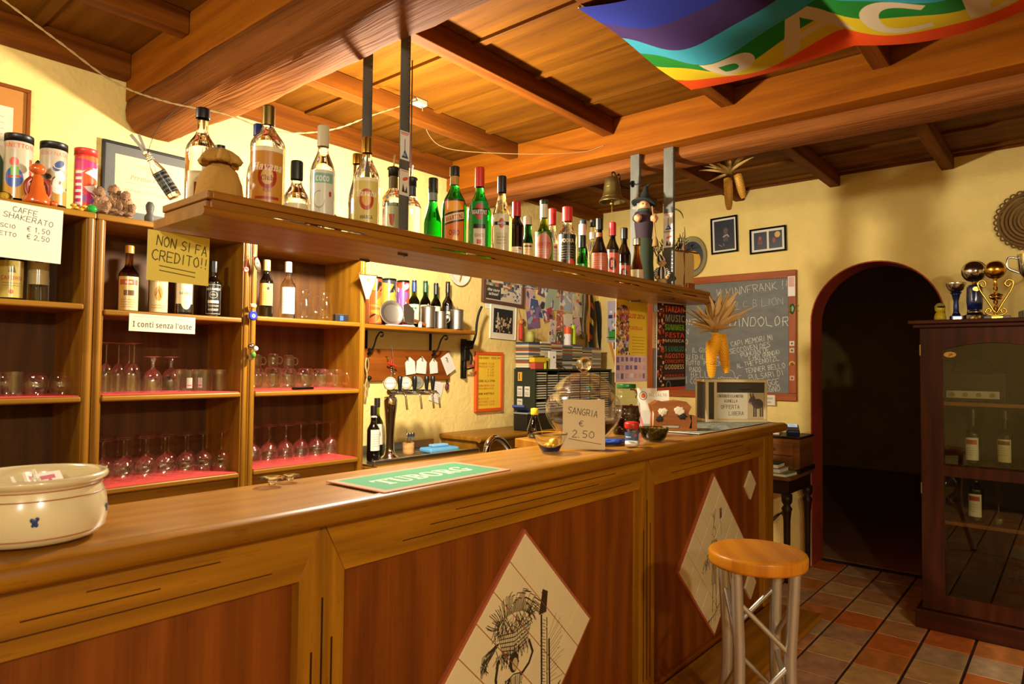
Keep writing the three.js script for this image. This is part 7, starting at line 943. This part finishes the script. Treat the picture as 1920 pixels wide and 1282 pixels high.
wallPic('small_portrait', 'small black framed portrait of a performer on the yellow wall', 2.42, -2.09, .215, .285, .03, (g, w, h) => { fill(g, '#d8d4c4', -2, -2, w + 4, h + 4); fill(g, '#272c38', 14, 14, w - 28, h - 28); g.fillStyle = '#5a5048'; g.beginPath(); g.ellipse(112, 100, 20, 24, 0, 0, 7); g.fill(); fill(g, '#4a4850', 92, 124, 40, 60); g.strokeStyle = '#b8a898'; g.lineWidth = 8; g.beginPath(); g.moveTo(88, 148); g.lineTo(124, 132); g.lineTo(140, 152); g.stroke(); g.lineWidth = 3; g.beginPath(); g.moveTo(50, h - 60); g.lineTo(80, h - 40); g.moveTo(90, h - 66); g.lineTo(96, h - 44); g.stroke(); });
wallPic('double_photo', 'black framed pair of stage photos on the yellow wall', 2.343, -1.755, .27, .19, .02, (g, w, h) => { fill(g, '#d8d4c4', -2, -2, w + 4, h + 4); fill(g, '#272c38', 14, 14, 80, h - 28); fill(g, '#272c38', 106, 14, 80, h - 28); g.fillStyle = '#9a4a3c'; g.beginPath(); g.ellipse(52, 52, 10, 13, 0, 0, 7); g.fill(); fill(g, '#6a3434', 38, 64, 28, 30); g.fillStyle = '#c8a04a'; g.beginPath(); g.ellipse(158, 40, 17, 20, 0, 0, 7); g.fill(); fill(g, '#8a3a34', 128, 60, 18, 30); });
{ const t = onRight(thing('painted_plate', 'oval painted plate with a yellow scene behind the twigs', 'plate', [0, 0, 0]), 2.275, -2.36); const c = cell(128, 128, (g, w, h) => { fill(g, '#2a344a', -2, -2, w + 4, h + 4); g.fillStyle = '#c89a2c'; g.beginPath(); g.ellipse(70, 80, 44, 40, 0, 0, 7); g.fill(); g.fillStyle = '#e8e0c8'; g.beginPath(); g.ellipse(44, 96, 26, 30, .4, 0, 7); g.fill(); }); part(t, 'dish', lathe([[0, .01], [.11, .01], [.14, .022], [.143, .02], [.112, .003], [0, .002]], 40).rotateX(Math.PI / 2).scale(.9, 1.15, 1), phys(0x8a8058, { roughness: .25 })); part(t, 'painting', remap(new THREE.CircleGeometry(.108, 36).scale(.9, 1.15, 1), c).translate(0, 0, .0112), c.s.gloss); }
{ // woven tray high on the wall
  const t = onRight(thing('wicker_tray', 'round woven wicker tray with a scalloped rim on the wall', 'tray', [0, 0, 0]), 2.29, -.2); const wk = std(0x6a4c22, .85), N = 30;
  for (let k = 0; k < 6; k++) { const r = .06 + k * .02; part(t, 'coil', new THREE.TorusGeometry(r, .0085, 8, 48).translate(0, 0, .008 + k * .0035), k % 2 ? wk : std(0x7c5a2a, .85)); } part(t, 'centre', lathe([[0, .002], [.06, .002], [.058, .008], [0, .01]], 32).rotateX(Math.PI / 2), wk); for (let i = 0; i < N; i++) { const a = i / N * 6.283; part(t, 'scallop', new THREE.TorusGeometry(.0145, .0045, 6, 14, Math.PI).rotateZ(a - Math.PI / 2).translate(Math.cos(a) * .168, Math.sin(a) * .168, .026), wk); }
}
// ---- writing desk against the right wall
{
  const t = thing('writing_desk', 'small dark wooden writing desk with a two-drawer top', 'desk', [0, 0, 0]); const xf = 4.5, xb = XW - .03, z0 = -2.05, z1 = -1.43;
  part(t, 'desk_top', boxAt(xf, xb, .66, .685, z0, z1, 'z', .006), M.desk); part(t, 'apron', boxAt(xf + .02, xb - .01, .57, .66, z0 + .02, z1 - .02, 'z', .003), M.deskDark);
  for (const x of [xf + .035, xb - .04]) for (const z of [z0 + .035, z1 - .035]) part(t, 'leg', lathe([[0, 0], [.016, 0], [.018, .03], [.022, .4], [.028, .46], [.034, .48], [.02, .5], [.032, .52], [.034, .54], [.034, .572], [0, .572]], 20), M.deskDark, [x, 0, z]);
  part(t, 'cabinet', boxAt(4.72, xb, .685, .915, z0 + .01, z1 - .01, 'z', .003), M.desk); part(t, 'cabinet_top', boxAt(4.7, xb, .915, .93, z0, z1, 'z', .004), M.deskDark); part(t, 'ledge', boxAt(4.68, 4.72, .685, .7, z0, z1 + .005, 'z', .003), M.deskDark); part(t, 'side_moulding', boxAt(4.66, xb, .69, .72, z1 - .012, z1 + .008, 'x', .004), M.deskDark);
  for (const y of [.8, .71]) for (const [a, b] of [[z0 + .03, -1.76], [-1.74, z1 - .05]]) { const d = part(t, 'drawer', boxAt(4.708, 4.722, y, y + .085, a, b, 'z', .003), M.desk); part(d, 'knob', lathe([[0, 0], [.005, 0], [.005, .01], [.011, .016], [.009, .022], [0, .024]], 14).rotateZ(Math.PI / 2).translate(4.708, y + .043, (a + b) / 2), M.brass); }
  const bk = (n, lb, x, y, z, w, h, d, c, ry) => { const o = thing(n, lb, 'book', [x, y, z], ry); part(o, 'cover', merge([boxAt(-d / 2, d / 2, 0, .003, -w / 2, w / 2, 'x', 0), boxAt(-d / 2, d / 2, h - .003, h, -w / 2, w / 2, 'x', 0)]), std(c, .6)); part(o, 'pages', boxAt(-d / 2 + .003, d / 2 - .003, .003, h - .003, -w / 2 + .003, w / 2 - .003, 'x', 0), M.paperEdge); return o; };
  bk('paper_pad', 'green-covered pad at the bottom of the desk pile', 4.6, .685, -1.58, .27, .02, .2, 0x8a9a4a, -.1); bk('white_book', 'white book in the middle of the desk pile', 4.6, .705, -1.61, .22, .025, .17, 0xc9a8a0, 0); bk('green_book', 'dark green book on top of the desk pile', 4.6, .73, -1.62, .2, .028, .16, 0x1f4a38, .05);
  bk('red_book', 'thin red book on the desk top beside the card reader', 4.82, .93, -1.7, .2, .018, .15, 0xb0543c, .2);
  const r = thing('card_reader', 'blue and black card payment reader on the desk top', 'card reader', [4.83, .94, -1.52], -1.2); part(r, 'body', new RoundedBoxGeometry(.085, .045, .13, 3, .012).translate(0, .024, 0), std(0x1c2a4a, .35), null, [.3, 0, 0]); const sc = cell(64, 48, (g, w, h) => { fill(g, '#bcd8f0', -2, -2, w + 4, h + 4); fill(g, '#5a9ad0', 8, 10, 34, 8); fill(g, '#4a7ab0', 8, 26, 44, 6); }); part(r, 'screen', sheetGeo(.062, .05, sc, .001), new THREE.MeshStandardMaterial({ map: sc.s.mat.map, emissiveMap: sc.s.mat.map, emissive: 0xffffff, emissiveIntensity: .5, roughness: .2 }), [0, .055, -.012], [-Math.PI / 2 + .3, 0, 0]);
  const bg = thing('paper_bundle', 'crumpled pale green paper bundle behind the red book', 'paper', [4.9, .936, -1.9]); part(bg, 'bundle', lump(.055, .18, 3, 4, 18, 12, 1.3, .6, 1.4).translate(0, .036, 0), std(0xa8a060, .9));
  const cb = thing('power_cable', 'black power cable looping down behind the desk', 'cable', [0, 0, 0]); part(cb, 'cord', tube([[5.027, .9, -1.74], [5.027, .6, -1.7], [5.027, .42, -1.62], [5.025, .3, -1.7], [5.027, .22, -1.78], [5.025, .34, -1.66], [5.02, .12, -1.6], [4.92, .012, -1.52]], .004, 60, 6), M.cable); part(cb, 'plug', new RoundedBoxGeometry(.03, .03, .05, 2, .006).translate(4.92, .015, -1.5), M.black);
}
// ---- glazed cabinet
{
  const t = thing('display_cabinet', 'dark wooden display cabinet with arched glass doors', 'cabinet', [0, 0, 0]); const xf = 4.27, xb = XW - .06, z0 = -.665, z1 = .62, H = 1.62, m = M.dark;
  part(t, 'plinth', boxAt(xf - .03, xb, 0, .1, z0 - .03, z1 + .03, 'z', .006), m); part(t, 'side', boxAt(xf, xb, .1, H, z0, z0 + .025, 'y', .003), m); part(t, 'side', boxAt(xf, xb, .1, H, z1 - .025, z1, 'y', .003), m); part(t, 'back', boxAt(xb - .012, xb, .1, H, z0 + .025, z1 - .025, 'y', 0), m); part(t, 'floor_board', boxAt(xf + .02, xb - .012, .1, .13, z0 + .025, z1 - .025, 'z', 0), m); part(t, 'top', boxAt(xf, xb, H - .02, H, z0, z1, 'z', .003), m);
  part(t, 'cornice', merge([boxAt(xf - .045, xb, H + .02, H + .042, z0 - .05, z1 + .05, 'z', .006), boxAt(xf - .025, xb, H, H + .02, z0 - .03, z1 + .03, 'z', .005)]), m);
  for (const y of [.56, .86, 1.2]) part(t, 'shelf', boxAt(xf + .04, xb - .012, y, y + .02, z0 + .025, z1 - .025, 'z', .002), M.desk);
  // two doors, each with an arched upper pane and a lower pane
  const zm = (z0 + z1) / 2; for (const [a, b, hs] of [[z0 + .004, zm - .002, 1], [zm + .002, z1 - .004, -1]]) {
    const s = shapeOf([[a, .105], [b, .105], [b, H - .002], [a, H - .002]]); const st = .1; const low = new THREE.Path(); low.moveTo(a + st, .19); low.lineTo(b - st, .19); low.lineTo(b - st, .825); low.lineTo(a + st, .825); s.holes.push(low); const up = new THREE.Path(); up.moveTo(a + st, .88); up.lineTo(b - st, .88); up.lineTo(b - st, 1.5); up.quadraticCurveTo((a + b) / 2, 1.575, a + st, 1.5); s.holes.push(up);
    const d = part(t, 'door', grain(new THREE.ExtrudeGeometry(s, { depth: .022, bevelEnabled: true, bevelSize: .002, bevelThickness: .002, bevelSegments: 1 }).rotateY(-Math.PI / 2).translate(xf + .022, 0, 0), 'y'), m); part(d, 'pane', boxAt(xf + .008, xf + .011, .185, .83, a + st - .01, b - st + .01, 'y', 0), M.pane); part(d, 'pane', boxAt(xf + .008, xf + .011, .875, 1.57, a + st - .01, b - st + .01, 'y', 0), M.pane); part(d, 'knob', sph(.012, 14, 10).translate(xf - .012, .86, hs > 0 ? b - .04 : a + .04), M.brass); for (const y of [.75, 1.5]) part(d, 'hinge', cyl(.005, .005, .06, 10).translate(xf - .004, y, hs > 0 ? a - .002 : b + .002), M.brass);
    if (hs > 0) { const c = cell(80, 44, (g, w, h) => { fill(g, '#1a120c', -2, -2, w + 4, h + 4); g.fillStyle = '#d89a3c'; g.beginPath(); g.ellipse(40, 22, 38, 20, 0, 0, 7); g.fill(); type(g, 'JP', 42, 23, 26, '#2a1a0c', { bold: true, italic: true }); }); part(d, 'oval_sticker', remap(new THREE.CircleGeometry(.03, 28).scale(1, .56, 1), c).rotateY(-Math.PI / 2).translate(xf + .0065, 1.475, a + st + .035), c.s.gloss); }
  }
  const cl = [lab('#d8cfae', (g, w, h) => { fill(g, '#a83a2c', 12, 12, 72, 26); squiggles(g, 16, 60, 60, 4, 13, '#7a7050'); }), lab('#cfc08a', (g, w, h) => { fill(g, '#6a3a1c', 10, 10, 76, 22); squiggles(g, 16, 50, 60, 4, 13, '#7a6a3a'); }), lab('#d8cfae', (g, w, h) => { g.fillStyle = '#a8644a'; g.beginPath(); g.arc(48, 60, 22, 0, 7); g.fill(); })];
  const cbt = (x, y, z, i, lb) => bottle({ name: 'wine_bottle', x, z, y, h: .3, r: .036, g: M.gWine, s0: .55, s1: .73, cap: [[0x2a1410, 0x3a2a14, 0x1c241c][i], .05], lab: [cl[i], .1, .5, 2], label: lb, turn: -.3, group: 'wine bottles in the cabinet' });
  cbt(4.4, .88, -.44, 0, 'wine bottle with a red-topped label in the cabinet'); cbt(4.42, .88, -.3, 1, 'wine bottle with a yellowish label in the cabinet'); cbt(4.4, .88, -.17, 2, 'wine bottle with a round emblem label in the cabinet'); cbt(4.42, .88, -.02, 1, 'wine bottle beside the cabinet door stile'); cbt(4.4, .58, -.43, 0, 'wine bottle with a pale label on the lower cabinet shelf');
  const rd = thing('old_radio', 'old radio with a row of knobs on the upper cabinet shelf', 'radio', [4.45, 1.22, -.44], -Math.PI / 2); part(rd, 'case', new RoundedBoxGeometry(.3, .16, .12, 2, .008).translate(0, .08, 0), M.deskDark); part(rd, 'dial', boxAt(-.12, .12, .02, .06, .06, .064, 'x', .001), M.pewter); for (let k = 0; k < 4; k++) part(rd, 'knob', cyl(.012, .012, .014, 14).rotateX(Math.PI / 2).translate(-.09 + k * .06, .04, .07), M.brass); part(rd, 'handle', tube([[-.1, .16, 0], [-.08, .21, 0], [.06, .22, 0], [.1, .16, 0]], .006, 20, 8), M.iron);
  const gg = thing('cabinet_glass', 'stemmed glass lying on the lower cabinet shelf', 'glass', [4.38, .58, -.33]); part(gg, 'bowl', lathe([[.03, .0], [.034, .03], [.02, .06], [.004, .07]], 20), M.thin); part(gg, 'stem', lathe([[.004, .07], [.003, .12], [.028, .13], [.03, .132]], 16), M.thin);
  for (const [z, lb] of [[-.2, 'plain tumbler on the lower cabinet shelf'], [-.09, 'second tumbler on the lower cabinet shelf']]) { const q = thing('cabinet_tumbler', lb, 'glass', [4.4, .58, z]); part(q, 'wall', lathe([[.03, .0005], [.034, .09]], 20), M.thin); part(q, 'base', lathe([[0, .003], [.03, .003]], 20), M.thin); }
}
{ // trophies on the cabinet
  const yT = 1.662;
  const plate = (t, w, h, y, z, c = M.gold) => part(t, 'plaque', new RoundedBoxGeometry(w, h, .003, 1, .001), c, [0, y, z]);
  let t = thing('yellow_figurine', 'small yellow figurine with a black belt on the cabinet', 'figurine', [4.4, yT, -.585], -1.2); part(t, 'body', lathe([[0, .001], [.026, .001], [.03, .02], [.024, .045], [.014, .052], [0, .053]], 22), phys(0xc8b01c, { roughness: .35 })); part(t, 'head', sph(.026, 18, 14).translate(0, .07, 0), phys(0xc8b01c, { roughness: .35 })); part(t, 'cap', lathe([[.027, 0], [.024, .015], [.012, .026], [0, .028]], 20).translate(0, .076, -.003), std(0x9a8a3a, .6)); part(t, 'visor', sph(.02, 12, 8).scale(1, .3, .9).translate(0, .08, .022), M.black); part(t, 'foot', merge([sph(.013, 10, 8).scale(1, .5, 1.5).translate(-.013, .006, .016), sph(.013, 10, 8).scale(1, .5, 1.5).translate(.013, .006, .016)]), phys(0xc8b01c, { roughness: .35 }));
  t = thing('small_trophy', 'small trophy cup with a silver bowl on a blue stem', 'trophy', [4.42, yT, -.512], -1.25); part(t, 'base', new RoundedBoxGeometry(.055, .03, .045, 1, .002).translate(0, .015, 0), std(0x1c1c5a, .3)); plate(t, .04, .018, .015, .0235, M.silver); part(t, 'stem', lathe([[0, .03], [.022, .03], [.014, .05], [.012, .11], [.02, .145], [.028, .16], [0, .16]], 24), phys(0x1c2a5a, { roughness: .2, metalness: .6 })); part(t, 'cup', lathe([[0, .16], [.02, .162], [.036, .175], [.046, .2], [.048, .212], [.045, .212], [.034, .18], [0, .168]], 28), M.silver);
  t = thing('ball_trophy', 'tall trophy with a silver ball on a blue column', 'trophy', [4.62, yT, -.446], -1.25); part(t, 'base', new RoundedBoxGeometry(.1, .045, .07, 1, .003).translate(0, .0225, 0), std(0x4a1c12, .35)); plate(t, .07, .032, .023, .0365, M.brass); part(t, 'plinth', lathe([[0, .045], [.04, .045], [.036, .075], [0, .075]], 26), M.silver); part(t, 'column', lathe([[0, .075], [.036, .075], [.04, .12], [.038, .2], [.032, .215], [0, .215]], 26), phys(0x1c2f7a, { roughness: .2, clearcoat: .8 })); part(t, 'crest', new THREE.CircleGeometry(.018, 20).scale(1, .7, 1).translate(0, .19, .0405), M.gold); part(t, 'neck', cyl(.01, .014, .025, 16).translate(0, .225, 0), M.gold); part(t, 'ball', sph(.063, 32, 24).translate(0, .293, 0), M.silver);
  t = thing('heart_trophy', 'gold trophy with scrolled arms and a gold ball', 'trophy', [4.42, yT, -.334], -1.3); part(t, 'base', new RoundedBoxGeometry(.12, .022, .06, 1, .003).translate(0, .011, 0), std(0x3a1810, .35)); plate(t, .05, .016, .011, .0305); part(t, 'twisted_stem', merge([0, 1].map((k) => tube([...Array(16)].map((_, i) => [Math.cos(i * .9 + k * Math.PI) * .007, .022 + i * .0105, Math.sin(i * .9 + k * Math.PI) * .007]), .0045, 60, 6))), M.gold); part(t, 'star', lump(.02, .2, 3, 2, 18, 12, 1.4, .9, .8).translate(0, .125, 0), M.gold);
  for (const s of [-1, 1]) part(t, 'scroll', tube([[0, .03, 0], [s * .03, .09, 0], [s * .072, .17, 0], [s * .078, .205, 0], [s * .055, .215, 0], [s * .042, .195, 0], [s * .055, .18, 0], [s * .066, .192, 0]], .005, 50, 8), M.gold); for (const s of [-1, 1]) part(t, 'small_scroll', tube([[0, .025, .004], [s * .03, .03, .004], [s * .046, .045, .004], [s * .036, .062, .004], [s * .022, .055, .004], [s * .026, .042, .004]], .0045, 36, 8), M.gold);
  part(t, 'cup_neck', lathe([[0, .185], [.01, .185], [.007, .205], [.012, .225], [0, .225]], 18), M.gold); part(t, 'ball', lump(.05, .012, 9, 4).translate(0, .27, 0), M.gold);
  t = thing('silver_trophy', 'tall silver engraved trophy cup beside the gold trophy', 'trophy', [4.64, yT, -.19], -1.3); part(t, 'base', new RoundedBoxGeometry(.1, .06, .1, 1, .003).translate(0, .03, 0), std(0x1c1410, .3)); part(t, 'stem', lathe([[0, .06], [.03, .06], [.012, .09], [.012, .2], [.026, .23], [0, .23]], 24), M.silver); part(t, 'cup', lathe([[0, .23], [.03, .232], [.055, .27], [.06, .32], [.064, .37], [.06, .37], [.055, .32], [.05, .275], [0, .24]], 32), M.silver); for (const s of [-1, 1]) part(t, 'handle', tube([[s * .058, .35, 0], [s * .1, .355, 0], [s * .105, .3, 0], [s * .055, .27, 0]], .006, 24, 8), M.silver);
}
// ---- bar stool
{
  const t = thing('bar_stool', 'bar stool with a round pine seat on braced aluminium legs', 'stool', [2.285, 0, -.835], .62);
  part(t, 'seat', grain(lathe([[0, .735], [.15, .735], [.156, .739], [.159, .746], [.159, .772], [.156, .779], [.148, .783], [.1, .782], [0, .781]], 56), 'x'), M.stool);
  const legs = [[1, 1], [1, -1], [-1, -1], [-1, 1]], top = .092, mid = .078, bot = .145; const at = (s, y) => { const k = y > .38 ? mid + (top - mid) * (y - .38) / .355 : mid + (bot - mid) * Math.pow((.38 - y) / .38, 1.2); return [s[0] * k, y, s[1] * k]; };
  for (const s of legs) part(t, 'leg', tube([at(s, .736), at(s, .6), at(s, .45), at(s, .32), at(s, .18), at(s, .012)], .019, 40, 16), M.alu);
  for (let i = 0; i < 4; i++) { const a = legs[i], b = legs[(i + 1) % 4]; part(t, 'brace', bar2(at(a, .64), at(b, .47), .0085, 12), M.alu); part(t, 'brace', bar2(at(b, .44), at(a, .27), .0085, 12), M.alu); }
  part(t, 'top_plate', cyl(.12, .12, .006, 28).translate(0, .732, 0), M.alu); for (const s of legs) { const p = at(s, .006); part(t, 'rubber_foot', cyl(.021, .022, .014, 16).translate(p[0], .007, p[2]), M.black); }
}
// ---- peace flag slung under the joists
{
  const t = thing('peace_flag', 'rainbow striped flag with white letters slung under the ceiling', 'flag', [0, 0, 0]);
  const cv = document.createElement('canvas'); cv.width = 1400; cv.height = 900; const g = cv.getContext('2d'); const st = ['#1c2478', '#34204e', '#2f8496', '#176a20', '#b89e10', '#cc4208']; const hs = [150, 150, 140, 130, 170, 160]; let y = 0; st.forEach((c, i) => { fill(g, c, 0, y, 1400, hs[i] + 1); y += hs[i]; });
  g.fillStyle = '#b8a688'; ['P', 'A', 'C', 'E'].forEach((c, i) => { g.save(); g.translate(330 + i * 270, 585); g.scale(1, 1); g.font = 'bold 380px sans-serif'; g.textAlign = 'center'; g.textBaseline = 'middle'; g.fillText(c, 0, 0); g.restore(); });
  const tx = new THREE.CanvasTexture(cv); tx.colorSpace = THREE.SRGBColorSpace;
  // short side pinned along the joist at z -1.33; the cloth sags between joists towards the room
  const NU = 60, NV = 24, geo = new THREE.PlaneGeometry(1, 1, NU, NV), p = geo.attributes.position;
  for (let i = 0; i < p.count; i++) { const u = p.getX(i) + .5, v = p.getY(i) + .5; const z = -1.335 + u * 1.42; const ph = u * 1.42 / .68; const sagZ = Math.abs(Math.sin(Math.PI * ph)); const cross = Math.sin(Math.PI * clamp(v)); const first = ph < 1 ? 1 : .8; let yy = 2.66 - sagZ * (ph < 1 ? .04 + .085 * cross : .085 + .06 * cross) - .012 * Math.sin(u * 23 + v * 6) * v * (1 - v) * 4; const pull = .05 * sagZ * (1 - v); const x = 2.835 - v * .91 - pull + .02 * Math.sin(u * 9) * v; p.setXYZ(i, x, yy, z); }
  geo.computeVertexNormals(); part(t, 'cloth', geo, new THREE.MeshPhysicalMaterial({ map: tx, roughness: .9, specularIntensity: .3, side: THREE.DoubleSide }));
  for (const [x, z] of [[2.835, -1.33], [1.93, -1.33], [2.835, -.655], [1.93, -.655]]) part(t, 'tack', sph(.006, 10, 8), M.silver, [x, 2.664, z]);
}
// ---- rope, junction box, ceiling cables
{
  const t = thing('strung_rope', 'twisted hemp rope strung slack below the ceiling', 'rope', [0, 0, 0]); const pos = [[.22, 2.66, -2.5], [.527, 2.503, -2.5], [.684, 2.425, -2.5], [.859, 2.345, -2.5], [1.017, 2.333, -2.5], [1.234, 2.352, -2.5], [1.46, 2.344, -2.5], [1.715, 2.423, -2.5], [1.946, 2.557, -2.5], [2.27, 2.74, -2.56]];
  const c = new THREE.CatmullRomCurve3(pos.map((q) => V(...q))); for (const ph of [0, Math.PI]) { const q = []; for (let i = 0; i <= 160; i++) { const P = c.getPoint(i / 160), a = i * .9 + ph; q.push([P.x + Math.cos(a) * .002, P.y + Math.sin(a) * .002, P.z]); } part(t, 'strand', tube(q, .0021, 320, 5), M.rope); }
  const j = thing('junction_box', 'small white junction box on the ceiling joist', 'junction box', [2.304, 2.668, -2.585]); part(j, 'box_body', new RoundedBoxGeometry(.075, .03, .05, 2, .006).translate(0, -.015, 0), std(0xa89c84, .5)); part(j, 'screw', sph(.006, 10, 8).translate(.02, -.031, 0), M.silver); j.position.y = 2.76; 
  const k = thing('ceiling_cable', 'thin pale cable running from the junction box to the beam', 'cable', [0, 0, 0]); part(k, 'cord', tube([[2.33, 2.74, -2.59], [2.45, 2.69, -2.7], [2.6, 2.63, -2.74], [2.85, 2.6, -2.5], [3.12, 2.6, -2.1], [3.148, 2.62, -2.0]], .002, 50, 6), M.rope);
  const b = thing('wall_cable', 'thin dark cable looping from the far beam down the wall', 'cable', [0, 0, 0]); part(b, 'cord', tube([[3.49, 2.55, -2.4], [3.65, 2.52, -2.3], [4.2, 2.66, -2.45], [4.9, 2.68, -2.52], [XW - .01, 2.64, -2.45], [XW - .008, 2.4, -2.42], [XW - .008, 2.3, -2.42]], .003, 60, 6), M.cable);
}

renderer.render(scene, camera);
